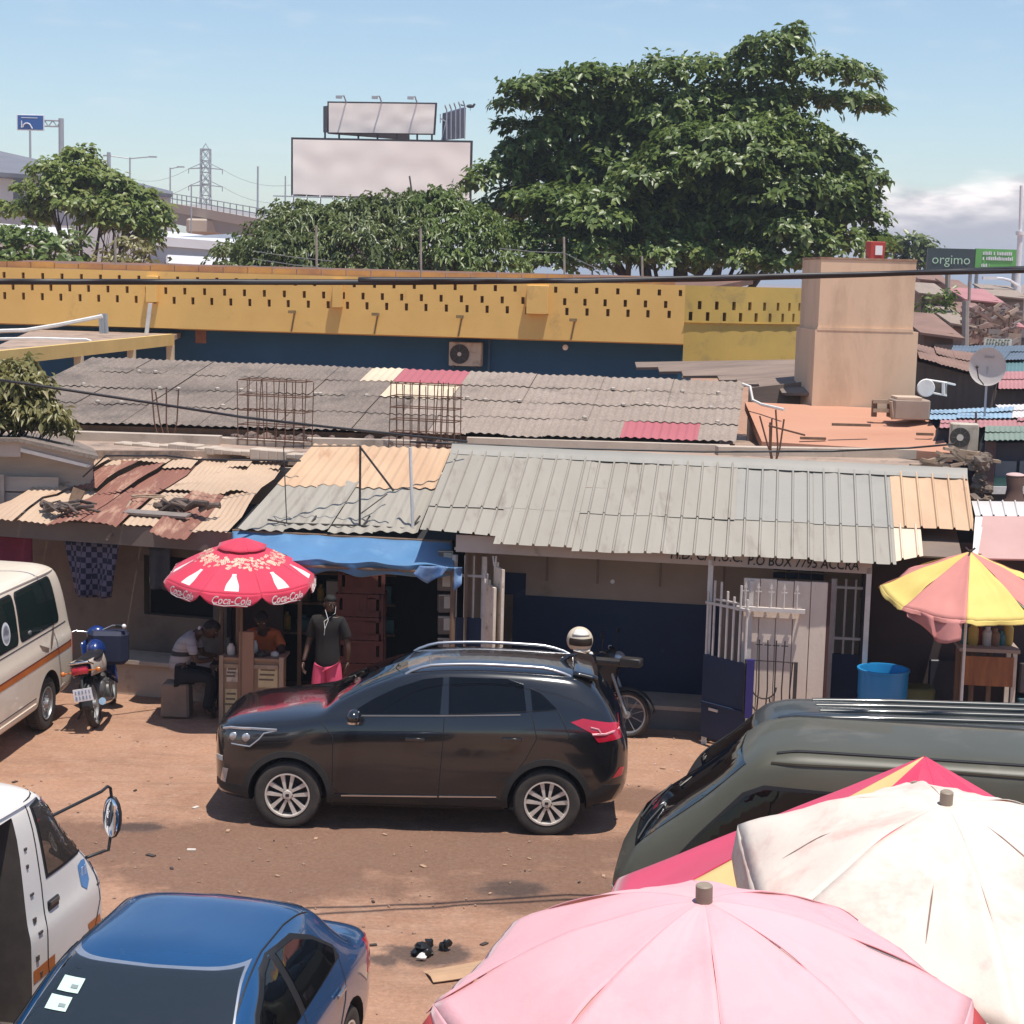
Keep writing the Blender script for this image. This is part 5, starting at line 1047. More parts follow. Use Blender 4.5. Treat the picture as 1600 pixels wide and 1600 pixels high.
mb = MB(); pts = [FL.lerp(FR_, .86)+Vector((0, -.02, -.02)), FL.lerp(FR_, .90)+Vector((0, -.05, -.12)), FL.lerp(FR_, .92)+Vector((0, -.04, -.24))]
mb.grid(lambda u, v: FL.lerp(FR_, .84+.13*u-.03*v)+Vector((0, -.04-.03*sin(u*7), .02-.22*v*(1-abs(u-.5)))), 10, 6); mb.grid(lambda u, v: FR_+Vector((-.02+.10*u, -.03+.05*u*sin(v*5), .02-.30*v*(1-.3*u))), 5, 8); o = mb.build('torn_flap', mat('frayed_tarp', (.20, .30, .45), (.05, .12, .28), 7, .6), st, 60, world=True, fix=False); thicken(o, .004)
mb = MB()
for p in (FL+Vector((.05, .04, -.02)), FL.lerp(FR_, .99)+Vector((0, .04, -.02))): q_ = MB(); q_.tube([(p.x, p.y, 0), p], .035, 7); q_.build('post', WOOD, st, world=True)
mb.tube([FL+Vector((0, .03, -.06)), FR_+Vector((0, .03, -.06))], .02, 6); mb.tube([TL, TR], .02, 6); mb.build('pole', WOOD, st, world=True)
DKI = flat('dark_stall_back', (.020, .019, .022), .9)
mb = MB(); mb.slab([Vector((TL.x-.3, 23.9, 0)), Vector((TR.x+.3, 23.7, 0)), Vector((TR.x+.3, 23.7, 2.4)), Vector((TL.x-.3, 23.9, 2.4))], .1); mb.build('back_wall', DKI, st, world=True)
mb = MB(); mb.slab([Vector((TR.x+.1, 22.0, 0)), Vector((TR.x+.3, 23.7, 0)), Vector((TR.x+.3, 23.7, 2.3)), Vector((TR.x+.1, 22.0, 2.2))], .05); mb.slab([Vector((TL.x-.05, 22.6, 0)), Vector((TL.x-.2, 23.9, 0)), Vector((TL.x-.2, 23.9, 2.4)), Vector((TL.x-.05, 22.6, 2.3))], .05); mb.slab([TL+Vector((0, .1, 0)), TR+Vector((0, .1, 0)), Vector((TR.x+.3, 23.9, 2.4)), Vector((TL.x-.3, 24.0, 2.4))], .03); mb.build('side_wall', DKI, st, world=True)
mb = MB()
for zz in (.8, 1.2, 1.6): mb.box((-2.3, 23.4, zz), (1.6, .4, .03))
mb.build('shelf', WOOD, st, world=True)
# goods on the shelves
GC = [mat('goods_%s' % k, c, None, 5, .6) for k, c in (('red', (.30, .05, .045)), ('teal', (.05, .16, .17)), ('white', (.5, .48, .45)), ('yellow', (.42, .28, .06)), ('brown', (.20, .11, .07)))]
random.seed(21); k = 0
for zz in (.8, 1.2, 1.6):
    x = -3.0
    while x < -1.6:
        w = random.uniform(.09, .2); hh = random.uniform(.12, .3); mb = MB()
        if random.random() < .5: mb.box((0, 0, hh/2), (w, .2, hh), bev=.008)
        else: mb.lathe([(w*.45, 0), (w*.5, hh*.1), (w*.5, hh*.7), (w*.2, hh*.85), (w*.2, hh)], n=12)
        o = mb.build('shelf_goods', random.choice(GC), None, 40); o.location = (x+w/2, 23.36, zz+.015); lab(o, 'packet or jar on the dark shelves behind the man in pink shorts', 'packet', 'packets and jars on the stall shelves'); x += w+random.uniform(.02, .08)
# crates in stacks right of the man
CRM = mat('dull_red_crate', (.15, .045, .036), (.11, .034, .028), 4, .7); CRB = mat('brown_crate', (.15, .08, .06), (.11, .06, .045), 4, .8)
def crate(loc, rz, m_, label, group, w=.40, d=.34, hgt=.29):
    h = thing('bottle_crate', label, 'crate', loc, rz, group); mb = MB()
    for sx in (-1, 1): mb.box((sx*(w/2-.012), 0, hgt/2), (.024, d, hgt))
    for sy in (-1, 1):
        mb.box((0, sy*(d/2-.012), hgt*.14), (w, .022, hgt*.28)); mb.box((0, sy*(d/2-.012), hgt*.9), (w, .022, hgt*.2)); mb.box((0, sy*(d/2-.012), hgt*.55), (.22, .022, hgt*.6))
        for sx in (-1, 1): mb.box((sx*w*.44, sy*(d/2-.012), hgt*.5), (.05, .022, hgt))
    mb.box((0, 0, .012), (w-.04, d-.04, .02)); mb.build('body', m_, h)
    mb = MB()
    for i in range(4):
        for j in range(3): mb.lathe([(.032, .03), (.032, .17), (.013, .24), (.013, .27)], (-w*.33+i*w*.22, -d*.28+j*d*.28, 0), n=8)
    mb.build('bottle', flat('brown_bottle', (.035, .02, .012), .2), h); return h
pos = []
nm = ['bottom', 'second', 'third', 'fourth', 'fifth', 'topmost']
for col_, (px, lbx) in enumerate(((552, 'left'), (576, 'right'))):
    for k in range(6): p = W(px, 1000, 22.55); pos.append((p.x, 22.55, k*.30, col_, '%s dull red bottle crate of the %s stack under the tarpaulin' % (nm[k], lbx)))
c0 = None
for (x, y, z, col_, lb) in pos:
    if c0 is None: c0 = crate((x, y, z), .05, CRM, lb, 'bottle crates stacked in the stall')
    else: dup(c0, (x+random.uniform(-.01, .01), y, z), random.uniform(-.08, .05), lb)
# column of tins and boxes hung at the right edge of the stall
random.seed(17); nmz = ['lowest', 'second', 'third', 'fourth', 'topmost']
for k in range(5):
    p = W(695, 1010-k*34, 21.95); mb = MB(); mb.box((0, 0, 0), (.17, .14, .22), bev=.01); mb.box((.03, -.075, .02), (.10, .01, .15), mi=1); mb.tube([(-.09, -.07, .11), (.09, -.07, .11), (.09, -.07, -.02)], .008, 5, mi=1)
    o = mb.build('hanging_pack', [mat('grey_pack', (.16, .13, .11), (.11, .09, .08), 6, .7), flat('pack_edge', (.5, .46, .4), .6)], None); o.location = p; o.rotation_euler = (0, 0, random.uniform(-.2, .2)); lab(o, '%s of the boxy packs hung in a column beside the tarpaulin stall' % nmz[k], 'pack', 'packs hung at the stall edge')
# ================================================================ shacks and roofs at the far right
def shack(name, label, wallpx, Y, roofpx, ztop, roofm, wallm, depth=3., cat='shack', pitch=.078, amp=.008, kind='sine', ncol=4, drop=.0):
    """eave line wallpx ((x0,y0),(x1,y1)) at distance Y; roof rising to roofpx at Y+depth"""
    (x0, y0), (x1, y1) = wallpx; (x3, y3), (x2, y2) = roofpx
    A, B, D, C = W(x0, y0, Y), W(x1, y1, Y), W(x3, y3, Y+depth), W(x2, y2, Y+depth)
    h = thing(name, label, cat, ((A.x+B.x)/2, Y+.3, 0)); mb = MB(); roof_sheets(mb, A, B, C, D, ncol, 2, pitch, amp, kind, None, .03, .015, .1, 4); mb.build('roof', roofm, h, 60, world=True, fix=False)
    mb = MB(); o = Vector((0, .25, -.06)); a, b_, c_, d_ = A+o, B+o, C-Vector((0, 0, .06)), D-Vector((0, 0, .06))
    mb.add([(a.x, a.y, 0), (b_.x, b_.y, 0), b_, a, (c_.x, c_.y, 0), c_, (d_.x, d_.y, 0), d_], [(0, 1, 2, 3), (1, 4, 5, 2), (6, 0, 3, 7), (4, 6, 7, 5)]); mb.build('wall', wallm, h, world=True); return h
DKW = mat('dark_plank_wall', (.15, .115, .10), (.11, .085, .075), 2, .95, stretch=(4, 1, .6)); BRR = mat('brown_sheet', (.26, .155, .12), (.19, .115, .09), 1.2, .9)
LBL = mat('light_blue_sheet', (.30, .42, .52), (.25, .36, .47), 1, .55); WHS = mat('whitish_sheet', (.64, .60, .58), (.56, .52, .5), 1, .6); PKS = mat('dusty_pink_sheet', (.42, .19, .19), (.36, .16, .16), 1, .7)
GRS = mat('grey_green_sheet', (.20, .25, .20), (.16, .21, .17), 1, .7); TEAL = mat('teal_sheet', (.10, .19, .19), (.08, .155, .16), 1, .6); SLAT = flat('dark_slate_wall', (.06, .06, .075), .8); BLS = mat('dull_blue_sheet', (.12, .15, .19), (.09, .12, .155), 1, .6)
shack('shack', 'dark plank shack with a brown sheet roof right of the tower, behind the dish', ((1436, 560), (1560, 592)), 33, ((1430, 538), (1545, 556)), 0, BRR, DKW, 2.5)
shack('shack', 'dull blue roofed shack behind the upper edge of the satellite dish', ((1480, 562), (1600, 562)), 38, ((1490, 540), (1620, 540)), 0, BLS, SLAT, 4)
shack('shack', 'teal roofed shack at the right edge, right of the dish', ((1568, 585), (1950, 578)), 36, ((1575, 545), (1950, 535)), 0, TEAL, SLAT, 5)
shack('shack', 'low shack with a reddish sheet edge right of the dish', ((1560, 606), (1950, 612)), 33, ((1562, 580), (1950, 580)), 0, PKS, DKW, 2.5)
shack('shack', 'shack with a light blue sheet roof below the dish', ((1452, 655), (1580, 652)), 29.0, ((1455, 641), (1585, 636)), 0, LBL, SLAT, 2.2, ncol=3)
shack('shack', 'whitish sheet roof at the right edge beside the light blue one', ((1572, 652), (1950, 648)), 29.3, ((1555, 632), (1950, 628)), 0, WHS, SLAT, 2.5, ncol=3)
shack('shack', 'dusty pink sheet roof below the light blue one', ((1468, 668), (1950, 664)), 27.8, ((1470, 656), (1950, 651)), 0, PKS, SLAT, 1.1, ncol=4)
hgr = shack('shack', 'shack with a pale grey green roof over dark windows at the right edge', ((1538, 688), (1950, 686)), 25.6, ((1540, 666), (1950, 664)), 0, GRS, SLAT, 2.2, ncol=3)
mb = MB()
for x in (1554, 1592): p, q = W(x, 748, 25.8), W(x+33, 748, 25.8); mb.slab([p, q, Vector((q.x, q.y, W(x, 720, 25.8).z)), Vector((p.x, p.y, W(x, 720, 25.8).z))], .03)
mb.build('window', flat('blue_grey_pane', (.13, .18, .21), .15), hgr, world=True)
mb = MB(); p, q = W(1550, 760, 25.75), W(1640, 760, 25.75); mb.slab([p, q, q+Vector((0, 0, .13)), p+Vector((0, 0, .13))], .05); mb.build('green_band', flat('sea_green', (.10, .22, .17), .6), hgr, world=True)
mb = MB(); p, q = W(1550, 772, 25.7), W(1640, 772, 25.7); mb.slab([p, q, q+Vector((0, 0, .11)), p+Vector((0, 0, .11))], .08); mb.build('white_band', WHITEP, hgr, world=True)
mb = MB(); p, q = W(1536, 770, 25.72), W(1552, 770, 25.72); mb.slab([p, q, Vector((q.x, q.y, W(1545, 690, 25.7).z)), Vector((p.x, p.y, W(1545, 690, 25.7).z))], .05); mb.build('brown_post', mat('brown_post', (.13, .08, .07), (.10, .06, .055), 3, .9), hgr, world=True)
# leaning timber houses farther out, each its own
random.seed(33)
TW = [mat('shanty_wall_%s' % k, c, tuple(x*.75 for x in c), 1.5, .95) for k, c in (('brown', (.20, .135, .11)), ('pinkish', (.32, .215, .19)), ('grey', (.27, .23, .21)), ('sand', (.38, .28, .22)))]
for i, (x0, x1, yt, yb, Y, mi, ro, lb) in enumerate(((1438, 1478, 436, 470, 90, 1, 0, 'pinkish shanty right of the tower below the dark green banner'), (1440, 1478, 458, 520, 80, 0, 1, 'brown shanty behind the market bush'), (1492, 1516, 452, 500, 84, 2, 0, 'grey shanty between the two market poles'), (1512, 1560, 468, 500, 75, 0, 2, 'brown shanty with pale rails right of the timber post'), (1555, 1600, 462, 520, 78, 2, 1, 'grey shanty at the right edge under the lamp mast'), (1512, 1550, 495, 535, 62, 3, 0, 'sand coloured shanty above the white sign'), (1548, 1590, 505, 540, 58, 1, 2, 'pinkish shanty just right above the white sign'), (1490, 1512, 505, 545, 56, 2, 1, 'small grey shanty left of the timber post'), (1445, 1490, 520, 560, 46, 0, 0, 'dark green brown shanty below the market bush'))):
    a, b_ = W(x0, yt, Y), W(x1, yt, Y); w = b_.x-a.x; h = thing('shanty', lb, 'shanty', ((a.x+b_.x)/2, Y, 0)); mb = MB(); mb.box((0, 1.5, a.z/2), (w, 3, a.z)); mb.build('wall', TW[mi], h)
    mb = MB(); mb.slab([(-w/2-.2, -.4, a.z+.02), (w/2+.2, -.4, a.z-.1), (w/2+.2, 3.2, a.z+.45), (-w/2-.2, 3.2, a.z+.5)], .06); mb.build('roof', [BRR, PALER, PKS][ro], h)
    for k in range(random.randint(1, 3)): mb = MB(); mb.box((random.uniform(-.35, .35)*w, -.03, a.z-random.uniform(.5, 1.3)), (random.uniform(.4, .9), .06, random.uniform(.3, .7))); mb.build('opening', DARKFRAME, h)
    for k in range(5): mb = MB(); mb.box((random.uniform(-.4, .4)*w, -.06-.01*k, a.z-random.uniform(.2, 1.8)), (random.uniform(.3, 1.4), .03, random.uniform(.05, .3)), rz=0); mb.build('plank', random.choice(TW+[WHS]), h)
    if i in (3, 5, 6):
        mb = MB()
        for zz in (a.z-.4, a.z-1.0): mb.box((0, -.15, zz), (w, .06, .06))
        mb.build('rail', PALEWOOD, h)
for (x, y0, y1, Y, r, lb) in ((1481, 428, 548, 60, .09, 'grey concrete pole beside the market bush'), (1509, 470, 555, 50, .10, 'timber post left of the jumbled shanties'), (1474, 504, 540, 50, .06, 'short white post below the market bush'), (1515, 440, 480, 70, .06, 'pale thin post under the gabled building')):
    t_, b_ = W(x, y0, Y), W(x-1, y1, Y); mb = MB(); mb.tube([(b_.x, b_.y, 0), b_, t_], r, 7); lab(mb.build('pole', mat('pole_grey', (.36, .32, .29), (.28, .25, .22), 2, .9)), lb, 'pole')
random.seed(44); mb = MB()
for k in range(130):
    p = W(random.uniform(1512, 1590), random.uniform(478, 534), random.uniform(52, 60)); a = random.uniform(-.9, .9); l = random.uniform(.1, .6); mb.box((0, 0, 0), (l, .12, random.uniform(.04, .13)), T=frame(p, (cos(a), .2, sin(a)*.6), (0, 1, 0)), mi=random.randint(0, 3))
for k in range(12): x = 1512+k*6.5; p = W(x, 535, 57); mb.box((p.x, p.y, p.z/2), (.1, .1, p.z+2), mi=0)
lab(mb.build('timber_pile', TW), 'tumbled heap of planks and boards among the shanties above the white sign', 'timber', kind='stuff')
def strokes(w, hh, T, n):
    """a line of writing too worn to read: short upright and slanting strokes"""
    mb = MB()
    for k in range(n):
        x = -w/2+w*(k+.5)/n; a = w/n
        mb.box((x-a*.25, 0, 0), (a*.22, hh, .006), T=T); mb.box((x+a*.05, random.choice((-.4, 0, .4))*hh, 0), (a*.5, hh*.2, .006), T=T)
    return mb
# white notice with two lines of dark writing
p, q = W(1537, 548, 44), W(1580, 549, 44); hgt = 19*44/FPX; h = thing('notice_board', 'small white notice board with two lines of dark writing behind the dish', 'sign', ((p.x+q.x)/2, 44, 0))
mb = MB(); mb.slab([p, q, q+Vector((0, 0, hgt)), p+Vector((0, 0, hgt))], .04); mb.build('board', flat('notice_white', (.72, .70, .62), .6), h, world=True)
T = frame((p+q)/2+Vector((0, -.02, hgt*.70)), q-p, (0, 0, 1)); strokes(.58, .15, T, 8).build('lettering', flat('olive_letters', (.10, .12, .08), .7), h, world=True)
T = frame((p+q)/2+Vector((0, -.02, hgt*.30)), q-p, (0, 0, 1)); strokes(.50, .11, T, 10).build('lettering', flat('olive_letters', (.10, .12, .08), .7), h, world=True)
mb = MB()
for a in (p, q): mb.tube([(a.x, 44.1, 0), (a.x, 44.1, a.z)], .04, 6)
mb.build('post', IRON, h, world=True)
# satellite dish
c = W(1543, 573, 29.3); r = .305; h = thing('satellite_dish', 'round off white satellite dish on a thin mast above the right hand roofs', 'satellite dish', (c.x, c.y, 2.6), -.25)
aim = Vector((-.30, -.92, .28)).normalized(); T = frame((0, 0, c.z-2.6), Vector((aim.y, -aim.x, 0))*-1, (0, 0, 1)); 
if T.col[2].xyz.dot(aim) < 0: T = frame((0, 0, c.z-2.6), Vector((aim.y, -aim.x, 0)), (0, 0, 1))
mb = MB(); mb.lathe([(0.001, -.05)]+[(r*k/8, -.05+.05*(k/8)**2) for k in range(1, 9)]+[(r*1.02, .005), (r*1.0, -.01)]+[(r*k/8, -.062+.05*(k/8)**2) for k in range(7, 0, -1)]+[(.001, -.062)], n=36, T=T, cap=False); mb.build('reflector', mat('dish_white', (.56, .52, .48), (.5, .46, .42), 3, .6), h, 40)
mb = MB(); mb.tube([T @ Vector((-.05, -r*.95, 0)), T @ Vector((-.08, -r*.6, .18)), T @ Vector((-.09, -.02, .26))], .010, 6); mb.ball(T @ Vector((-.09, 0, .26)), .028, 8); mb.build('feed_arm', IRON, h)
mb = MB(); mb.tube([(0, .06, 0), (0, .06, c.z-2.6)], .02, 8); mb.build('mast', GALV, h)
strokes(.17, .035, T @ Matrix.Translation((.02, r*.52, -.012)), 6).build('lettering', flat('dish_text', (.25, .24, .25), .6), h)
# old window frames leaning by the tower foot
h = thing('window_frame', 'old white window frame leaning on the dark shack beside the tower', 'window frame', W(1470, 622, 30.4)*1); Yw = 30.4
mb = MB(); P = [W(1447, 612, Yw), W(1479, 618, Yw), W(1479, 598, Yw), W(1447, 593, Yw)]; mb.tube(P, .02, 5, closed=True); mb.tube([W(1474, 618, Yw), W(1474, 598, Yw)], .035, 5); mb.tube([W(1479, 598, Yw), W(1492, 601, Yw+.3)], .02, 5); mb.build('frame', WHITEP, h, world=True)
mb = MB(); mb.slab([P[0]+Vector((0, .04, 0)), P[1]+Vector((0, .04, 0)), P[2]+Vector((0, .04, 0)), P[3]+Vector((0, .04, 0))], .02); mb.build('pane', flat('dull_pane', (.10, .08, .07), .3), h, world=True)
p = W(1446, 606, 30.3); mb = MB(); mb.lathe([(.0, .02), (.14, .0), (.155, -.03), (.14, -.05), (0, -.05)], p, 'y', 20); lab(mb.build('pale_basin', WHITEP, None, 40), 'round pale basin propped on its edge at the foot of the tower', 'basin')
# water box on the orange roof edge and timber trestle
a, b_ = W(1395, 655, 29.2), W(1452, 655, 29.2); h = thing('water_box', 'boxy beige water tank at the back edge of the orange roof', 'water tank', ((a.x+b_.x)/2, 29.4, a.z)); hh = 31*29.2/FPX; w = b_.x-a.x
mb = MB(); mb.box((0, 0, hh/2), (w, .5, hh), bev=.03); mb.build('body', mat('brownish_tank', (.36, .27, .21), (.30, .22, .17), 2, .8), h)
mb = MB(); mb.box((-.05, 0, hh+.02), (w*.7, .48, .05), bev=.01); mb.build('lid', mat('tank_lid', (.55, .42, .31), (.48, .36, .26), 2, .8), h)
mb = MB(); mb.tube([(-w/2, -.2, 0), (-w/2-.05, -.22, hh*.9)], .03, 6); mb.build('strap', PALEWOOD, h)
h = thing('trestle', 'low timber trestle beside the beige water tank on the orange roof', 'trestle', W(1378, 650, 29.6)*1)
for x in (1366, 1390): mb = MB(); p, q = W(x, 651, 29.5), W(x, 626, 29.5); mb.box((p+q)/2, (.08, .08, (q-p).length)); mb.build('leg', WOOD, h, world=True); mb = MB()
for y in (627, 641): p, q = W(1364, y, 29.45), W(1393, y+1, 29.45); mb.box((p+q)/2, ((q-p).length, .07, .06))
mb.build('rail', PALEWOOD, h, world=True)
ac_unit(W(1506, 705, 26.2)*1, -.15, 'old air conditioner with a big round fan beside the orange roof', .40, .40, fan=.145)
# heap of sacks and scrap between the roofs, stump, pale sheets at the right edge
mb = MB(); random.seed(55)
for k in range(26): p = W(random.uniform(1520, 1550), random.uniform(712, 782), random.uniform(22.6, 23.2)); rock(mb, p, random.uniform(.06, .14), k); 
for k in range(14):
    p = W(random.uniform(1445, 1535), random.uniform(705, 728), 24.3); a = random.uniform(-.7, .7); mb.box((0, 0, 0), (random.uniform(.2, .6), .10, .04), T=frame(p, (cos(a), .1, sin(a)), (0, 1, 0)), mi=1)
lab(mb.build('scrap_heap', [mat('dark_sack', (.13, .10, .085), (.20, .15, .11), 6, .95), PALEWOOD]), 'untidy heap of sacks and splintered planks at the right end of the grey roof', 'scrap heap', kind='stuff')
c = W(1584, 785, 22.6); mb = MB(); mb.lathe([(.16, 0), (.12, .06), (.10, .18), (.115, .32), (.11, .34)], c, 'z', 14); mb.ball(c+Vector((0, 0, .35)), (.12, .12, .03), 12, mi=1); lab(mb.build('wooden_stool', [mat('stump_brown', (.12, .065, .05), (.09, .05, .04), 4, .9), flat('pink_pad', (.55, .38, .36), .8)], None, 50), 'squat brown stool with a pale pad on the right hand roof edge', 'stool')
h = thing('lean_to', 'pale corrugated and pink sheet lean to at the right edge above the yellow umbrella', 'shed', W(1570, 860, 21.4)*1)
mb = MB(); roof_sheets(mb, W(1524, 806, 21.3), W(1950, 812, 21.2), W(1950, 786, 22.2), W(1518, 783, 22.3), 3, 1, .15, .02, 'rib'); mb.build('upper_sheet', WHS, h, 50, world=True, fix=False)
mb = MB(); mb.slab([W(1524, 872, 20.3), W(1950, 880, 20.2), W(1950, 810, 21.25), W(1536, 806, 21.3)], .02); mb.build('pink_sheet', mat('salmon_sheet', (.50, .31, .28), (.45, .27, .245), 1, .8), h, world=True)
mb = MB(); mb.slab([W(1519, 872, 20.25), W(1527, 872, 20.25), W(1538, 806, 21.32), W(1524, 806, 21.32)], .03); mb.build('white_edge', WHITEP, h, world=True)
mb = MB()
for x in (1530, 1690): p = W(x, 865, 20.4); mb.tube([(p.x, p.y, 0), (p.x, p.y, p.z)], .03, 6)
mb.build('post', WOOD, h, world=True)
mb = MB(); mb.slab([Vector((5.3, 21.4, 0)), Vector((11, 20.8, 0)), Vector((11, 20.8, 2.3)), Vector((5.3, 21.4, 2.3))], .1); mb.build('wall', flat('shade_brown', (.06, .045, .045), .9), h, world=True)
# ================================================================ vehicles
def loft(stations, su_=5, sr=4):
    """closed car body: stations = [(x, [(y, z) from bottom centre round to roof centre])]"""
    n = len(stations); R = len(stations[0][1]); arr = np.array([[(x, y, z) for (y, z) in rows] for x, rows in stations], float)
    tu = np.linspace(0, n-1, (n-1)*su_+1); A1 = pchip(arr.reshape(n, -1), tu).reshape(len(tu), R, 3)
    tr = np.linspace(0, R-1, (R-1)*sr+1); B1 = pchip(A1.transpose(1, 0, 2).reshape(R, -1), tr).reshape(len(tr), len(tu), 3).transpose(1, 0, 2)
    nu, nr = B1.shape[:2]; bm = bmesh.new(); L = []
    for i in range(nu):
        half = [bm.verts.new(B1[i, j]) for j in range(nr)]; oth = [bm.verts.new((B1[i, j, 0], -B1[i, j, 1], B1[i, j, 2])) for j in range(1, nr-1)]
        L.append(half+oth[::-1])
    m = len(L[0])
    for i in range(nu-1):
        for j in range(m):
            k = (j+1) % m; bm.faces.new((L[i][j], L[i][k], L[i+1][k], L[i+1][j]))
    bm.faces.new(L[0][::-1]); bm.faces.new(L[-1]); bmesh.ops.recalc_face_normals(bm, faces=bm.faces)
    bvh = BVHTree.FromBMesh(bm); return bm, bvh
def cut(bm, cutters):
    """wheel housings and door openings cut out of the solid body"""
    me = bpy.data.meshes.new('body'); bm.to_mesh(me); bm.free(); o = bpy.data.objects.new('body', me); COL.objects.link(o); cs = []
    for mb in cutters:
        c = mb.build('cutter', BLACK); cs.append(c); md = o.modifiers.new('cut', 'BOOLEAN'); md.operation = 'DIFFERENCE'; md.solver = 'EXACT'; md.object = c
    bpy.context.view_layer.update(); me2 = bpy.data.meshes.new_from_object(o.evaluated_get(bpy.context.evaluated_depsgraph_get()))
    bpy.data.objects.remove(o); bpy.data.meshes.remove(me)
    for c in cs: d = c.data; bpy.data.objects.remove(c); bpy.data.meshes.remove(d)
    return me2
def patch(bvh, poly, axis='y', side=-1, off=.004, mx=.07, name='panel', mt=None, parent=None, mb_=None, smooth=50, rim=.012):
    """a panel following the body surface: outline drawn in elevation and laid on the body"""
    bm = bmesh.new(); vs = []
    n = len(poly)
    for i in range(n):
        a, b_ = Vector(poly[i]).to_2d(), Vector(poly[(i+1) % n]).to_2d(); k = max(1, int((b_-a).length/mx))
        for q in range(k): p = a.lerp(b_, q/k); vs.append(bm.verts.new((p.x, p.y, 0)))
    bm.faces.new(vs); bmesh.ops.triangulate(bm, faces=bm.faces[:])
    for _ in range(5):
        es = [e for e in bm.edges if e.calc_length() > mx*1.3]
        if not es: break
        bmesh.ops.subdivide_edges(bm, edges=es, cuts=1); bmesh.ops.triangulate(bm, faces=bm.faces[:])
    d = {'y': Vector((0, -side, 0)), 'x': Vector((-side, 0, 0)), 'z': Vector((0, 0, -1))}[axis]
    for v in bm.verts:
        a, b_ = v.co.x, v.co.y; o = {'y': Vector((a, side*3., b_)), 'x': Vector((side*9., a, b_)), 'z': Vector((a, b_, 5.))}[axis]
        hit, nn, _, _ = bvh.ray_cast(o, d)
        if hit is None: hit, nn, _, _ = bvh.find_nearest(o.lerp(o+d*3, .75) if axis == 'y' else o)
        if nn.dot(d) > 0: nn = -nn
        v.co = hit+nn*off
    if rim:   # turned-in edge so that the panel has thickness
        be = [e for e in bm.edges if e.is_boundary]; r = bmesh.ops.extrude_edge_only(bm, edges=be)
        for v in [g for g in r['geom'] if isinstance(g, bmesh.types.BMVert)]: v.co += d*rim
    bmesh.ops.recalc_face_normals(bm, faces=bm.faces)
    me = bpy.data.meshes.new(name); bm.to_mesh(me); bm.free()
    if sum(p.normal.dot(d)*p.area for p in me.polygons) > 0: me.flip_normals()
    return mesh_obj(name, me, mt, parent, smooth)
def seam(bvh, pts, side=-1, r=.004, axis='y', off=0.):
    P = []
    for i in range(len(pts)-1):
        a, b_ = Vector(pts[i]).to_2d(), Vector(pts[i+1]).to_2d(); k = max(1, int((b_-a).length/.06))
        for q in range(k+(i == len(pts)-2)): P.append(a.lerp(b_, q/k))
    d = {'y': Vector((0, -side, 0)), 'x': Vector((-side, 0, 0)), 'z': Vector((0, 0, -1))}[axis]; out = []
    for p in P:
        o = {'y': Vector((p.x, side*3., p.y)), 'x': Vector((side*9., p.x, p.y)), 'z': Vector((p.x, p.y, 5.))}[axis]
        h, nn, _, _ = bvh.ray_cast(o, d)
        if h is not None: out.append(h-d*off)
    mb = MB()
    if len(out) > 1: mb.tube(out, r, 5)
    return mb
def rpoly(x0, x1, z0, z1, r=.05, sl0=0., sl1=0., n=4):
    """rounded window outline; sl0/sl1 slant its upright edges"""
    P = []
    for (cx, cz, a0) in ((x1-r, z1-r, 0), (x0+r, z1-r, pi/2), (x0+r, z0+r, pi), (x1-r, z0+r, 1.5*pi)):
        for k in range(n+1): a = a0+pi/2*k/n; x, z = cx+r*cos(a), cz+r*sin(a); t_ = (z-z0)/(z1-z0); P.append((x+(sl0 if cx < (x0+x1)/2 else sl1)*t_, z))
    return P
TYRE = mat('dusty_tyre', (.035, .031, .028), (.06, .05, .042), 8, .9)
ALLOY = mat('dusty_alloy', (.74, .69, .63), (.62, .57, .51), 5, .38, .35)
DARKGLASS = glassmat('dark_tinted_glass', (.003, .0035, .0045)); DARKGLASS.node_tree.nodes['Principled BSDF'].inputs['Specular IOR Level'].default_value = .35; DARKGLASS.node_tree.nodes['Principled BSDF'].inputs['Coat Weight'].default_value = 0.
GREENGLASS = glassmat('green_dark_glass', (.012, .022, .020))
INSIDE = mat('worn_interior', (.10, .08, .07), (.07, .055, .05), 4, .9)
RUBBER = flat('window_rubber', (.010, .010, .011), .6)
LAMPW = mat('lamp_clear', (.55, .55, .56), (.4, .4, .42), 9, .12, .5, coat=1)
LAMPR = flat('lamp_red', (.50, .012, .035), .15, coat=1.)
LAMPO = flat('lamp_amber', (.55, .16, .02), .2, coat=1.)
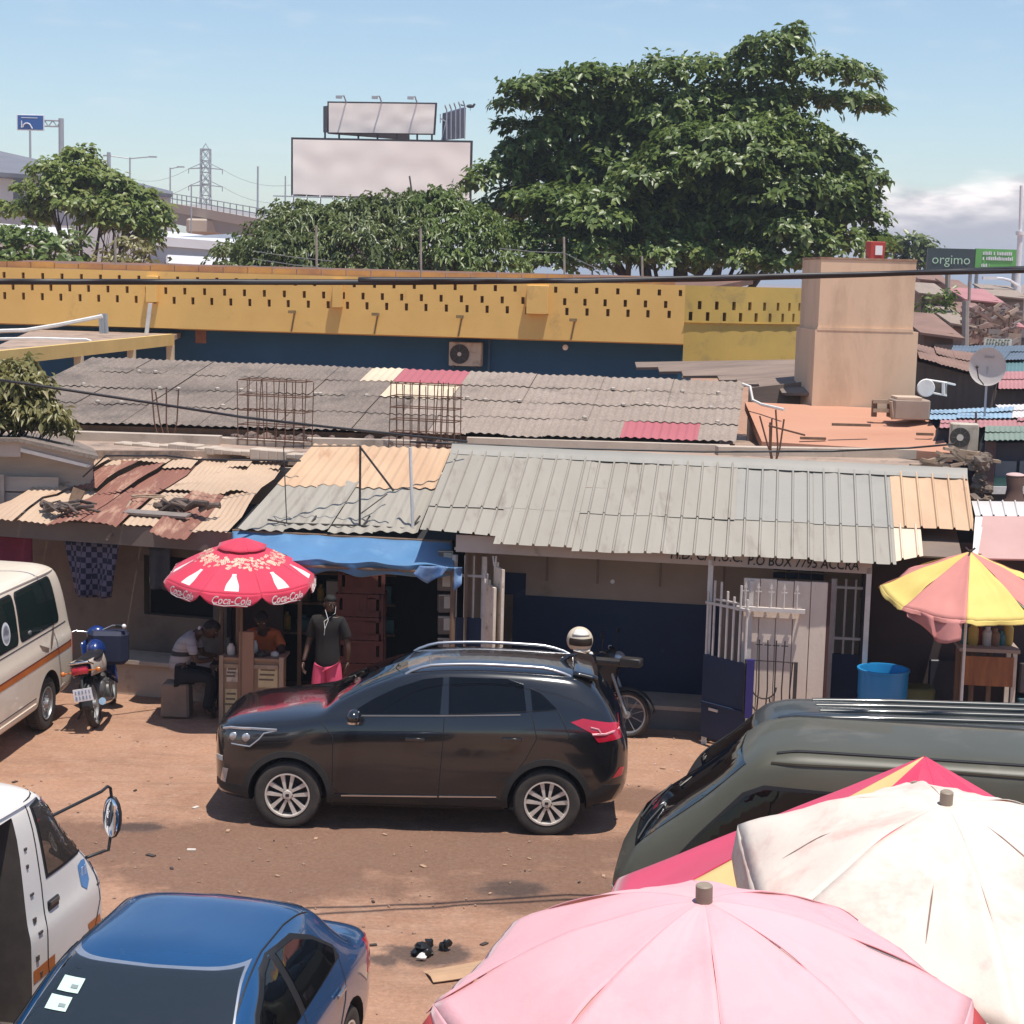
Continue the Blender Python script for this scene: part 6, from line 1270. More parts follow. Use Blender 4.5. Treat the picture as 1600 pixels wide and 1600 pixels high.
def wheel(parent, c, R, w, spokes='double', side=-1, steel=False, rimr=None):
    h = bpy.data.objects.new('wheel', None); COL.objects.link(h); h.parent = parent; h.location = c; rr = rimr or R*.66
    mb = MB(); mb.lathe([(rr, -w*.42), (R*.86, -w*.5), (R*.95, -w*.46), (R, -w*.32), (R, w*.32), (R*.95, w*.46), (R*.86, w*.5), (rr, w*.42)], axis='y', n=40, cap=False)
    for k in range(48): a = 2*pi*k/48; mb.box((0, 0, 0), (.028, w*.55, .012), T=Matrix.Rotation(a, 4, 'Y') @ Matrix.Translation((0, 0, R-.001)))
    mb.build('tyre', TYRE, h, 40)
    s = side; mb = MB(); mb.lathe([(rr*1.0, s*w*.44), (rr*1.02, s*w*.47), (rr*.95, s*w*.47), (rr*.92, s*w*.30), (rr*.90, -s*w*.3)], axis='y', n=40, cap=False)
    rim = mb; yf = s*w*.40
    if spokes == 'double':
        for k in range(5):
            a = 2*pi*k/5
            for q in (-1, 1):
                T = Matrix.Rotation(a+q*.25, 4, 'Y'); T2 = Matrix.Rotation(a, 4, 'Y')
                p0 = T2 @ Vector((q*rr*.10, yf, rr*.22)); p1 = T @ Vector((0, yf, rr*.97)); u = (p1-p0).normalized(); v = u.cross(Vector((0, 1, 0))).normalized()
                a_ = [p0-v*.012, p0+v*.012, p1+v*.022, p1-v*.022]
                rim.add([*a_]+[p+Vector((0, -s*.04, 0)) for p in a_], [(0, 1, 2, 3), (7, 6, 5, 4), (0, 4, 5, 1), (1, 5, 6, 2), (2, 6, 7, 3), (3, 7, 4, 0)])
        rim.lathe([(0.001, yf+s*.012), (rr*.2, yf+s*.010), (rr*.24, yf-s*.01), (rr*.24, yf-s*.05)], axis='y', n=20, cap=False)
        for k in range(5): a = 2*pi*k/5+.6; rim.ball((rr*.3*sin(a), yf-s*.02, rr*.3*cos(a)), .012, 6)
    else:
        rim.lathe([(0.001, yf+s*.03), (rr*.2, yf+s*.03), (rr*.28, yf-s*.0), (rr*.6, yf-s*.03), (rr*.88, yf-s*.005), (rr*.92, yf-s*.03)], axis='y', n=32, cap=False)
        for k in range(10): a = 2*pi*k/10; rim.ball((rr*.45*sin(a), yf-s*.012, rr*.45*cos(a)), .016, 6)
    rim.build('rim', ALLOY if not steel else STEEL, h, 40)
    mb = MB(); mb.lathe([(0.001, s*w*.05), (rr*.9, s*w*.05)], axis='y', n=28, cap=False); mb.lathe([(0.001, s*w*.12), (rr*.55, s*w*.12), (rr*.55, s*w*.05)], axis='y', n=24, cap=False); mb.build('brake_disc', flat('brake_dark', (.03, .026, .024), .6, .3), h)
    if spokes == 'double': mb = MB(); mb.box((0, yf+s*.014, 0), (.035, .006, .028)); mb.build('hub_cap', BLACKP, h)
    return h
def body_obj(me, paint, parent, arches, boxes=(), smooth=38):
    me.materials.clear(); me.materials.append(paint); me.materials.append(BLACK); me.materials.append(INSIDE)
    for p in me.polygons:
        c = p.center; p.material_index = 0
        for (ax, az, R, yi) in arches:
            d = sqrt((c.x-ax)**2+(c.z-az)**2)
            if d < R+.004 and (abs(d-R) < .012 or abs(abs(c.y)-yi) < .012): p.material_index = 1
        for (x0, x1, y0, y1, z0, z1) in boxes:
            if x0-.003 < c.x < x1+.003 and z0-.003 < c.z < z1+.003 and y0-.003 < c.y < y1-.02: p.material_index = 2
    me.polygons.foreach_set('use_smooth', [True]*len(me.polygons)); me.set_sharp_from_angle(angle=radians(smooth))
    o = bpy.data.objects.new('body', me); COL.objects.link(o); o.parent = parent; return o
def arch_cutters(ws, R, yi, yo=1.3):
    out = []
    for (x, z) in ws:
        for s in (-1, 1): mb = MB(); mb.lathe([(R, s*yi), (R, s*yo)], (x, 0, z), 'y', 40); out.append(mb)
    return out
def ringpoly(cx, cz, r0, r1, a0, a1, n=22):
    return [(cx+r1*cos(a), cz+r1*sin(a)) for a in np.linspace(a0, a1, n)]+[(cx+r0*cos(a), cz+r0*sin(a)) for a in np.linspace(a1, a0, n)]
# ---------------------------------------------------------------- the black SUV
def st(x, zb, yb, *r): return (x, [(0, zb), (yb, zb)]+list(r[:-1])+[(0, r[-1])])
SUVS = [
    st(.00, .44, .40, (.46, .47), (.49, .60), (.47, .74), (.42, .86), (.38, .88), (.30, .89), (.18, .895), .90),
    st(.05, .31, .55, (.64, .36), (.68, .60), (.66, .80), (.61, .93), (.52, .965), (.40, .98), (.20, .985), .985),
    st(.16, .25, .60, (.77, .34), (.815, .60), (.795, .84), (.745, .985), (.60, 1.025), (.45, 1.035), (.22, 1.04), 1.04),
    st(.38, .23, .65, (.845, .33), (.868, .60), (.86, .86), (.815, 1.02), (.66, 1.06), (.48, 1.08), (.24, 1.085), 1.085),
    st(.80, .23, .70, (.865, .33), (.888, .62), (.88, .90), (.838, 1.06), (.68, 1.11), (.50, 1.13), (.25, 1.14), 1.14),
    st(1.08, .22, .70, (.865, .33), (.888, .64), (.88, .94), (.842, 1.105), (.72, 1.15), (.55, 1.17), (.28, 1.185), 1.19),
    st(1.25, .22, .70, (.865, .33), (.887, .65), (.88, .95), (.842, 1.12), (.745, 1.21), (.64, 1.255), (.33, 1.285), 1.295),
    st(1.60, .22, .70, (.863, .33), (.885, .66), (.88, .96), (.845, 1.13), (.735, 1.30), (.63, 1.415), (.36, 1.445), 1.455),
    st(1.95, .22, .70, (.863, .33), (.885, .67), (.88, .97), (.847, 1.14), (.73, 1.39), (.612, 1.535), (.36, 1.565), 1.575),
    st(2.20, .22, .70, (.863, .33), (.885, .67), (.88, .98), (.847, 1.15), (.725, 1.43), (.605, 1.580), (.36, 1.61), 1.62),
    st(2.70, .22, .70, (.863, .33), (.885, .68), (.882, .99), (.846, 1.17), (.725, 1.45), (.605, 1.600), (.36, 1.635), 1.645),
    st(3.20, .22, .70, (.864, .33), (.888, .68), (.884, 1.0), (.84, 1.20), (.72, 1.45), (.60, 1.588), (.36, 1.625), 1.635),
    st(3.58, .23, .68, (.855, .34), (.885, .68), (.878, 1.0), (.825, 1.22), (.705, 1.43), (.59, 1.555), (.36, 1.59), 1.60),
    st(3.78, .25, .66, (.84, .35), (.875, .68), (.865, 1.0), (.808, 1.215), (.70, 1.375), (.59, 1.475), (.36, 1.53), 1.545),
    st(3.94, .28, .62, (.80, .37), (.85, .68), (.845, 1.0), (.785, 1.18), (.71, 1.27), (.62, 1.33), (.38, 1.365), 1.375),
    st(4.06, .31, .58, (.73, .41), (.80, .66), (.80, .95), (.745, 1.10), (.68, 1.14), (.58, 1.16), (.36, 1.18), 1.185),
    st(4.14, .38, .50, (.64, .45), (.725, .65), (.725, .87), (.665, .99), (.58, 1.02), (.46, 1.03), (.25, 1.04), 1.04),
    st(4.19, .48, .42, (.52, .53), (.61, .66), (.60, .78), (.53, .87), (.44, .89), (.33, .90), (.2, .905), .905)]
BLKPAINT = mat('black_car_paint', (.009, .0095, .011), (.011, .0115, .0135), 2, .18, 0., stain=(.028, .022, .018), sscale=1.6, slo=.60, shi=.85, coat=1., srough=.5)
CLAD = mat('grey_black_cladding', (.022, .021, .021), (.032, .029, .027), 4, .7)
fw, rw = G(450, 1290), G(853, 1303)
rzS = atan2(rw.y-fw.y, rw.x-fw.x); WB = .79, 3.385
hS = thing('suv', 'black SUV with silver roof rails and alloy wheels parked broadside in the yard', 'car', (0, 0, 0), rzS)
off = Vector((.79, -.80, 0)); off.rotate(Matrix.Rotation(rzS, 3, 'Z')); hS.location = Vector((fw.x, fw.y, 0))-off
bm, bvS = loft(SUVS); Ra = .395; wz = .335
me = cut(bm, arch_cutters([(WB[0], wz), (WB[1], wz)], Ra, .52))
body_obj(me, BLKPAINT, hS, [(WB[0], wz, Ra, .52), (WB[1], wz, Ra, .52)])
for s in (-1, 1):
    for x in WB: wheel(hS, (x, s*.775, wz), .335, .215, 'double', s, rimr=.222)
    # cladding round the arches and along the sill
    for x in WB: patch(bvS, ringpoly(x, wz, Ra+.002, Ra+.065, -.15, pi+.15), 'y', s, .010, .06, 'wheel_arch_trim', CLAD, hS, rim=.02)
    patch(bvS, [(WB[0]+Ra+.03, .235), (WB[1]-Ra-.03, .235), (WB[1]-Ra-.06, .37), (WB[0]+Ra+.06, .37)], 'y', s, .010, .08, 'sill_trim', CLAD, hS)
    mb = seam(bvS, [(1.33, .355), (2.29, .375)], s, .011, off=.012); mb2 = seam(bvS, [(2.31, .376), (2.88, .39)], s, .011, off=.012); mb.v, mb.f, mb.m = mb.v, mb.f, mb.m; k = MB(); k.add(mb.v, mb.f); k.add(mb2.v, mb2.f); k.build('chrome_strip', CHROME, hS, 60)
    # glass: front door, rear door, quarter
    patch(bvS, [(1.40, 1.175), (2.30, 1.205), (2.315, 1.54), (2.12, 1.515), (1.86, 1.43), (1.62, 1.31)], 'y', s, .003, .06, 'side_window', DARKGLASS, hS)
    patch(bvS, [(2.385, 1.208), (3.16, 1.245), (3.12, 1.50), (2.95, 1.545), (2.375, 1.545)], 'y', s, .003, .06, 'side_window', DARKGLASS, hS)
    patch(bvS, [(3.22, 1.25), (3.46, 1.285), (3.30, 1.42), (3.19, 1.47)], 'y', s, .003, .05, 'quarter_window', DARKGLASS, hS)
    k = MB()
    for P in ([(1.12, 1.09), (1.24, .95), (1.24, .45), (1.30, .38)], [(2.345, 1.20), (2.335, .90), (2.30, .38)], [(3.21, 1.24), (3.27, 1.0), (3.16, .78), (3.04, .62), (2.96, .42)], [(1.42, 1.165), (2.3, 1.195), (3.45, 1.275)], [(3.46, 1.29), (3.60, 1.02)]):
        seam(bvS, P, s, .0045).build('door_seam', RUBBER, hS)
    q = seam(bvS, [(1.46, 1.160), (2.3, 1.188), (3.1, 1.222)], s, .006, off=.003); q.build('window_trim', mat('satin_trim', (.34, .34, .35), None, 3, .3, .6), hS)
    for (x, z) in ((2.06, .955), (3.02, .985)):
        hit, nn, _, _ = bvS.ray_cast(Vector((x, s*3, z)), Vector((0, -s, 0))); k = MB(); k.box((x, hit.y+s*.022, z), (.20, .022, .03), bev=.008); k.box((x-.08, hit.y+s*.008, z), (.03, .03, .03)); k.box((x+.08, hit.y+s*.008, z), (.03, .03, .03)); k.build('door_handle', BLKPAINT, hS, 40)
    # mirror
    hit, nn, _, _ = bvS.ray_cast(Vector((1.45, s*3, 1.12)), Vector((0, -s, 0))); k = MB(); k.ball((1.46, hit.y+s*.14, 1.19), (.075, .11, .075), 14); k.box((1.46, hit.y+s*.03, 1.15), (.07, .12, .05), bev=.01); mi_ = k.build('mirror', BLKPAINT, hS, 60)
    k = MB(); k.grid(lambda u, v: (1.46+.077*cos(v*pi*.4-.2-.2)*cos(u*pi-pi/2)*0+.075*sin((u-.5)*2.6), hit.y+s*(.14+.112*cos((u-.5)*2.4)*.98), 1.135+.02*v), 12, 2); k.build('mirror_trim', CHROME, mi_)
    # roof rail
    def rz_(x): h_, _, _, _ = bvS.ray_cast(Vector((x, s*.53, 4)), Vector((0, 0, -1))); return h_.z
    k = MB(); xs_ = list(np.linspace(1.98, 3.52, 16)); k.tube([(xs_[0]-.05, s*.555, rz_(xs_[0]-.05)-.01)]+[(x, s*.55, rz_(x)+.042*min(1, (i+.6)/2.2, (15.6-i)/2.2)) for i, x in enumerate(xs_)]+[(xs_[-1]+.07, s*.54, rz_(xs_[-1]+.07)-.01)], .017, 8)
    k.build('roof_rail', flat('satin_silver', (.62, .62, .63), .3, .9), hS, 60)
    # lights
    hl = patch(bvS, [(.10, .92), (.17, .99), (.42, 1.005), (.70, 1.0), (.55, .965), (.50, .90), (.40, .815), (.22, .83)], 'y', s, .005, .04, 'headlight', flat('lamp_housing', (.03, .03, .033), .15, coat=1.), hS)
    k = MB(); q = seam(bvS, [(.12, .965), (.20, .99), (.42, 1.0), (.68, .998)], s, .014, off=.006); k.add(q.v, q.f); q = seam(bvS, [(.68, .994), (.55, .962), (.50, .90), (.41, .825), (.22, .84)], s, .008, off=.006); k.add(q.v, q.f); k.build('light_strip', LAMPW, hl)
    k = MB()
    for (x, z) in ((.24, .91), (.37, .91)): hit, nn, _, _ = bvS.ray_cast(Vector((x, s*3, z)), Vector((0, -s, 0))); k.ball(hit+Vector((0, s*.002, 0)), (.045, .015, .045), 12)
    k.build('lens', LAMPW, hl, 60)
    patch(bvS, [(.10, .44), (.16, .43), (.19, .58), (.13, .58)], 'y', s, .006, .04, 'fog_light', LAMPW, hS); patch(bvS, [(.055, .645), (.13, .65), (.13, .70), (.05, .69)], 'y', s, .008, .04, 'number_plate', flat('pale_plate', (.55, .54, .5), .5), hS)
    tl = patch(bvS, [(3.60, 1.165), (3.72, 1.20), (4.085, 1.14), (4.11, 1.0), (3.88, .97), (3.80, 1.07)], 'y', s, .006, .04, 'tail_light', LAMPR, hS)
    k = MB(); q = seam(bvS, [(3.82, 1.05), (3.95, 1.055), (4.09, 1.09)], s, .012, off=.008); k.add(q.v, q.f); q = seam(bvS, [(3.80, 1.12), (3.88, 1.10), (3.9, 1.07)], s, .008, off=.008); k.add(q.v, q.f); k.build('light_strip', flat('pale_red_strip', (.75, .35, .38), .2), tl)
    patch(bvS, [(4.03, .60), (4.13, .62), (4.15, .70), (4.10, .70)], 'y', s, .006, .03, 'reflector', LAMPR, hS)
    patch(bvS, [(3.78, .31), (4.03, .36), (4.12, .52), (3.95, .54), (3.80, .45)], 'y', s, .006, .06, 'bumper_trim', CLAD, hS)
    patch(bvS, [(.04, .36), (.36, .30), (.34, .42), (.05, .45)], 'y', s, .006, .06, 'bumper_trim', CLAD, hS)
def onx(bv, y, z, side): h_, n_, _, _ = bv.ray_cast(Vector((side*9, y, z)), Vector((-side, 0, 0))); return h_
patch(bvS, [(-.62, 1.27), (.62, 1.27), (.52, 1.56), (-.52, 1.56)], 'x', -1, .004, .07, 'windscreen', DARKGLASS, hS)
patch(bvS, [(-.60, 1.20), (.60, 1.20), (.50, 1.50), (-.50, 1.50)], 'x', 1, .004, .07, 'rear_window', DARKGLASS, hS)
patch(bvS, [(-.40, .60), (.40, .60), (.48, .86), (-.48, .86)], 'x', -1, .006, .06, 'grille', CLAD, hS)
k = MB(); k.grid(lambda u, v: (3.62+.24*v, (u-.5)*1.1, 1.605-.05*v-.03*(2*u-1)**2+.0*v), 14, 4); o = k.build('spoiler', BLKPAINT, hS, 60, fix=False); thicken(o, .03)
k = MB(); k.tube([(3.50, 0, 1.60), (3.58, 0, 1.66), (3.66, 0, 1.68)], [.03, .022, .008], 8); k.build('antenna_fin', BLKPAINT, hS, 50)
k = MB()
for y in (-.42, .42): k.box((3.55, y, 1.565), (.12, .05, .02))
k.build('rail_foot', CHROME, hS)
# ---------------------------------------------------------------- cab-over vans
def van_st(L, W_=.85, H=1.96, rear=.28, rake=.75):
    k = H/1.96; w = W_/.85
    S = []
    def add(x, zb, yb, *r): S.append((x, [(0, zb), (yb*w, zb)]+[(a*w, b_) for a, b_ in r[:-1]]+[(0, r[-1])]))
    add(0, .42, .50, (.57, .46), (.61, .60), (.61, .75), (.55, .90), (.49, .92), (.39, .93), (.2, .935), .94)
    add(.07, .32, .60, (.72, .41), (.76, .60), (.76, .84), (.715, 1.00), (.655, 1.03), (.50, 1.05), (.25, 1.06), 1.065)
    add(.18, .30, .66, (.80, .40), (.83, .62), (.825, .93), (.79, 1.09), (.735, 1.17), (.62, 1.21), (.30, 1.23), 1.24)
    z1 = 1.24+(H-1.30)*.52; add(.18+rake*.5, .30, .70, (.835, .40), (.85, .64), (.845, .97), (.815, 1.12), (.75, 1.2+(z1-1.2)*.6), (.645, z1-.05), (.35, z1-.01), z1)
    add(.18+rake, .30, .70, (.84, .40), (.85, .64), (.847, .97), (.82, 1.13), (.752, H-.32), (.665, H-.105), (.42, H-.045), H-.03)
    add(.18+rake+.3, .30, .70, (.84, .40), (.85, .64), (.847, .97), (.82, 1.13), (.752, H-.29), (.675, H-.075), (.45, H-.012), H)
    for x in (L*.5, L-rear-.55): add(x, .30, .70, (.84, .40), (.85, .64), (.847, .97), (.82, 1.13), (.752, H-.29), (.675, H-.075), (.45, H-.012), H)
    add(L-rear-.08, .31, .70, (.84, .41), (.85, .64), (.845, .97), (.815, 1.13), (.745, H-.31), (.66, H-.11), (.43, H-.05), H-.035)
    zc = 1.06; add(L-rear*.45, .32, .68, (.82, .42), (.835, .64), (.83, .97), (.795, 1.12), (.735, 1.40), (.64, 1.56), (.42, 1.60), 1.61)
    add(L-.04, .35, .64, (.78, .43), (.80, .64), (.80, .90), (.765, 1.02), (.70, 1.06), (.6, 1.08), (.4, 1.09), 1.09)
    add(L, .40, .58, (.70, .46), (.73, .64), (.72, .84), (.68, .94), (.62, .96), (.52, .97), (.34, .975), .975)
    return S
def van(name, label, loc, rz, paint, L, H, wheels, glass, wins, stripe=None, side=-1, boxes=(), arch=.40, zw=.33, W_=.85, R=.325, roofpaint=None, rear=.28, rake=.75):
    h = thing(name, label, 'van', loc, rz); bm, bv = loft(van_st(L, W_, H, rear, rake)); cs = arch_cutters([(x, zw) for x in wheels], arch, .52)
    for (x0, x1, y0, y1, z0, z1) in boxes: b_ = MB(); b_.box(((x0+x1)/2, (y0+y1)/2, (z0+z1)/2), (x1-x0, y1-y0, z1-z0)); cs.append(b_)
    me = cut(bm, cs); body_obj(me, paint, h, [(x, zw, arch, .52) for x in wheels], boxes)
    for s in (-1, 1):
        for x in wheels: wheel(h, (x, s*.73*W_/.85, zw), R, .19, 'steel', s, True, rimr=R*.60)
        for P in wins:
            if boxes and s == side and any(b_[0]-.05 < (P[0][0]+P[len(P)//2][0])/2 < b_[1] for b_ in boxes): continue
            c = Vector((sum(p[0] for p in P)/len(P), sum(p[1] for p in P)/len(P))); fr = [tuple(c+(Vector(p)-c)*1.0+(Vector(p)-c).normalized()*.035) for p in P]
            wo = patch(bv, fr, 'y', s, .004, .07, 'window', RUBBER, h); patch(bv, P, 'y', s, .009, .07, 'pane', glass, wo)
        if stripe: patch(bv, stripe[0], 'y', s, .003, .12, 'stripe', stripe[1], h, rim=0)
        k = seam(bv, [(.95+rake-.75, H-.11), (L*.5, H-.09), (L-rear-.15, H-.11)], s, .014, off=.005); k.build('rain_gutter', paint, h, 60)
    patch(bv, [(-.58, 1.20), (.58, 1.20), (.52, H-.17), (-.52, H-.17)], 'x', -1, .006, .08, 'windscreen', glass, h)
    patch(bv, [(-.60, 1.18), (.60, 1.18), (.52, H-.24), (-.52, H-.24)], 'x', 1, .006, .08, 'rear_window', glass, h)
    mb = MB(); mb.box((-.02, 0, .48), (.10, 1.45*W_/.85, .2), bev=.04); mb.box((L+.02, 0, .46), (.10, 1.45*W_/.85, .16), bev=.04); mb.build('bumper', CLAD, h, 40)
    for s in (-1, 1): patch(bv, rpoly(s*.5-.12, s*.5+.12, .72, .86, .03), 'x', -1, .006, .06, 'headlight', LAMPW, h); patch(bv, [(L-.12, .75), (L-.02, .75), (L-.02, 1.0), (L-.12, 1.02)], 'y', s, .006, .05, 'tail_light', LAMPR, h)
    return h, bv
CREAMP = mat('cream_van_paint', (.74, .65, .53), (.70, .60, .48), 1.2, .4, 0., stain=(.45, .34, .25), sscale=1.3, slo=.58, shi=.82, coat=.35)
ORS = mat('orange_stripe', (.50, .14, .02), (.42, .11, .02), 3, .5); BRS = flat('brown_red_stripe', (.16, .035, .02), .5)
Lc = 4.7; az = .07; d = Vector((sin(az), cos(az), 0)); sd = Vector((cos(az), -sin(az), 0)); q = Vector((-5.5, 20.5, 0))+d*1.47-sd*.85; loc = q-d*Lc
wl = [rpoly(Lc-1.86, Lc-.56, 1.25, 1.80, .07, .0, -.13), rpoly(Lc-2.92, Lc-1.98, 1.25, 1.80, .07), rpoly(Lc-3.85, Lc-3.02, 1.25, 1.80, .07), [(.38, 1.25), (.80, 1.25), (.80, 1.78), (.70, 1.78)]]
hV, bvV = van('passenger_van', 'cream passenger van with an orange stripe parked at the left beside the blue motorbike', loc, pi/2-az, CREAMP, Lc, 1.96, (.75, Lc-1.02), GREENGLASS, wl, ([(.3, .84), (Lc-.06, .86), (Lc-.06, .925), (.3, .905)], ORS))
patch(bvV, [(.3, .905), (Lc-.06, .925), (Lc-.06, .945), (.3, .925)], 'y', -1, .003, .12, 'stripe', BRS, hV, rim=0)
k = MB(); qv = seam(bvV, [(.3, 1.185), (Lc-.3, 1.19)], -1, .006); k.add(qv.v, qv.f); qv = seam(bvV, [(.3, .50), (Lc-1.5, .50)], -1, .006); k.add(qv.v, qv.f); k.build('body_crease', RUBBER, hV)
patch(bvV, [(1.2, .395), (Lc-1.5, .395), (Lc-1.5, .44), (1.2, .44)], 'y', -1, .012, .1, 'sill_trim', CREAMP, hV)
for P in ([(Lc-1.14, .98), (Lc-1.05, .96), (Lc-1.02, 1.0), (Lc-1.32, 1.10), (Lc-1.26, 1.02)], [(Lc-.98, .97), (Lc-.95, 1.05), (Lc-.72, 1.27), (Lc-.80, 1.10), (Lc-.93, .98)]): patch(bvV, P, 'y', -1, .003, .05, 'wing_decal', mat('bronze_decal', (.20, .14, .10), (.14, .10, .07), 8, .5), hV, rim=0)
patch(bvV, [(Lc-2.34+.13*cos(a), 1.43+.13*sin(a)) for a in np.linspace(0, 2*pi, 24, False)], 'y', -1, .014, .05, 'sticker', flat('white_sticker', (.72, .73, .75), .5), hV, rim=0)
for r_ in (.10, .055): patch(bvV, ringpoly(Lc-2.34, 1.43, r_-.012, r_, 0, 2*pi-.01), 'y', -1, .018, .05, 'sticker_ring', flat('grey_print', (.4, .42, .45), .5), hV, rim=0)
# white van, bottom left: near side door area with open sliding door behind it
WVP = mat('white_van_paint', (.74, .70, .65), (.68, .63, .58), 1.0, .38, 0., stain=(.5, .40, .32), sscale=1.8, slo=.60, shi=.85, coat=.4)
az2 = .18; d2 = Vector((sin(az2), cos(az2), 0)); sd2 = Vector((cos(az2), -sin(az2), 0)); q2 = Vector((-3.04, 12.67, 0))-sd2*.85; front = q2+d2*.30+sd2*.07
fwin = [(.34, 1.34), (1.02, 1.36), (1.08, 1.84), (.78, 1.85), (.70, 1.80)]
wl2 = [fwin, rpoly(1.5, 2.4, 1.3, 1.8, .06), rpoly(2.5, 3.4, 1.3, 1.8, .06), rpoly(3.5, 4.2, 1.3, 1.8, .06)]
hW, bvW = van('passenger_van', 'white passenger van at the lower left with mirror arm, orange stripe and open side door', front, -pi/2-az2, WVP, 4.6, 2.0, (.74, 3.5), glassmat('clear_brown_glass', (.05, .04, .035)), wl2, ([(.10, .70), (.42, .70), (.46, .80), (.10, .79)], ORS), 1, [(1.38, 2.5, .30, 1.2, .42, 1.86)], .40, .34)
patch(bvW, [(1.02, .70), (1.36, .70), (1.36, .79), (1.02, .79)], 'y', 1, .003, .12, 'stripe', ORS, hW, rim=0)
k = MB()
for P in ([(1.16, 1.90), (1.12, 1.3), (1.13, .75), (1.08, .52)], [(.72, 1.92), (1.16, 1.90)], [(.24, 1.25), (.20, .9), (.34, .72)], [(.06, 1.0), (.24, 1.02)]):
    seam(bvW, P, 1, .006).build('door_seam', RUBBER, hW)
hit = bvW.ray_cast(Vector((.98, 3, 1.14)), Vector((0, -1, 0)))[0]; k = MB(); k.box((.98, hit.y+.002, 1.14), (.17, .02, .075), bev=.01); ho = k.build('door_handle', BLACKP, hW); k = MB(); k.box((.98, hit.y+.016, 1.155), (.14, .012, .03), bev=.004); k.build('lever', flat('dark_lever', (.06, .055, .05), .3), ho)
shield = [(.36, 1.25), (.44, 1.265), (.52, 1.25), (.515, 1.10), (.44, 1.05), (.365, 1.10)]
em = patch(bvW, [(1.0-a-.13, b_) for a, b_ in shield], 'y', 1, .004, .05, 'crest', flat('crest_blue', (.10, .24, .48), .5), hW, rim=0); hit = bvW.ray_cast(Vector((.43, 3, 1.18)), Vector((0, -1, 0)))[0]
T = frame(hit+Vector((0, .008, 0)), (-1, 0, 0), (0, 0, 1)); k = MB(); k.box((-.028, .0, 0), (.035, .09, .004), T=T); k.box((.026, .01, 0), (.03, .075, .004), T=T); k.build('marking', flat('crest_pale', (.36, .48, .66), .5), em)
k = MB(); k.box((.43, hit.y+.008, 1.075), (.12, .006, .022)); k.build('scroll', SIGNWHITE, em)
# door jamb hardware by the opening
k = MB(); random.seed(77)
for z in (1.62, 1.50, 1.30, 1.12, 1.02, .86, .74, .62): h_ = bvW.ray_cast(Vector((1.27, 3, z)), Vector((0, -1, 0)))[0]; k.box((1.27+random.uniform(-.04, .04), h_.y+.004, z), (random.uniform(.02, .06), .012, random.uniform(.012, .04)), rz=0)
k.build('jamb_fitting', flat('jamb_dark', (.06, .05, .045), .5), hW)
k = MB()
for z in (1.7, 1.2, .95): k.box((1.85, .45, z-.3), (.5, .2, .18), bev=.04)
k.build('seat', mat('brown_seat', (.22, .16, .12), (.16, .11, .085), 3, .8), hW)
# mirror on long arms
mc = Vector((.14, .88, 1.51)); k = MB(); a1 = bvW.find_nearest(Vector((.70, .9, 1.76)))[0]; a2 = bvW.find_nearest(Vector((.26, .9, 1.3)))[0]
k.tube([a1, (.30, .89, 1.75), mc+Vector((.03, 0, .24)), mc+Vector((0, .01, .22)), mc+Vector((0, .02, .13))], .012, 7); k.tube([a2, (.20, .87, 1.27), mc+Vector((.02, 0, -.25)), mc+Vector((0, .01, -.14))], .012, 7); k.build('mirror_arm', BLACKP, hW, 60)
k = MB(); k.ball(mc+Vector((-.01, .02, 0)), (.035, .075, .165), 14); mo = k.build('mirror', BLACKP, hW, 60)
k = MB(); k.ball(mc+Vector((.016, .02, 0)), (.016, .062, .150), 14); k.build('mirror_glass', flat('mirror_glass', (.85, .87, .9), .03, 1.), mo, 60)
# dark green van on the right, mostly behind the umbrellas
GRP = mat('dark_olive_paint', (.066, .064, .042), (.080, .077, .054), 1.0, .48, 0., stain=(.16, .145, .12), sscale=1.4, slo=.54, shi=.85, coat=.15)
gf = G(972, 1372, .95); azg = -.15; dg = Vector((cos(azg), sin(azg), 0)); ng = Vector((-sin(azg), cos(azg), 0)); locg = Vector((gf.x, gf.y, 0))-dg*.08+ng*.62
Lg = 4.9; wlg = [[(.50, 1.18), (1.95, 1.18), (1.95, 1.75), (1.14, 1.75), (1.0, 1.69), (.68, 1.38)], rpoly(2.05, 3.1, 1.18, 1.75, .05), rpoly(3.2, 4.4, 1.18, 1.75, .05)]
hG, bvG = van('panel_van', 'dark olive green van nearest the red umbrella, half hidden by the front umbrellas', locg, azg, GRP, Lg, 2.06, (.95, 3.7), DARKGLASS, wlg, None, -1, W_=.80, rake=.98)
GR2 = mat('dark_slate_paint', (.030, .034, .032), (.040, .044, .040), 1.0, .34, 0., stain=(.09, .085, .075), sscale=1.4, slo=.56, shi=.85, coat=.35)
lG = Vector((1.62, 15.52, 0)); hG2, bvG2 = van('panel_van', 'dark slate green van with ribbed roof parked behind the olive green one', lG, -.02, GR2, 4.7, 1.80, (.9, 3.6), DARKGLASS, [[(.62, 1.1), (1.4, 1.1), (1.4, 1.5), (.80, 1.5)], rpoly(1.5, 2.7, 1.1, 1.5, .05), rpoly(2.8, 4.1, 1.1, 1.5, .05)], None, -1, W_=.86, rake=.62)
for i in range(5):
    k = MB(); y = -.46+.23*i; P = []
    for x in np.linspace(1.15, 4.1, 26): h_ = bvG2.ray_cast(Vector((x, y, 4)), Vector((0, 0, -1)))[0]; P.append(h_+Vector((0, 0, .006*min(1, (x-1.5)*3))))
    k.tube(P, .026, 8); k.build('roof_rib', GR2, hG2, 60)
k = MB()
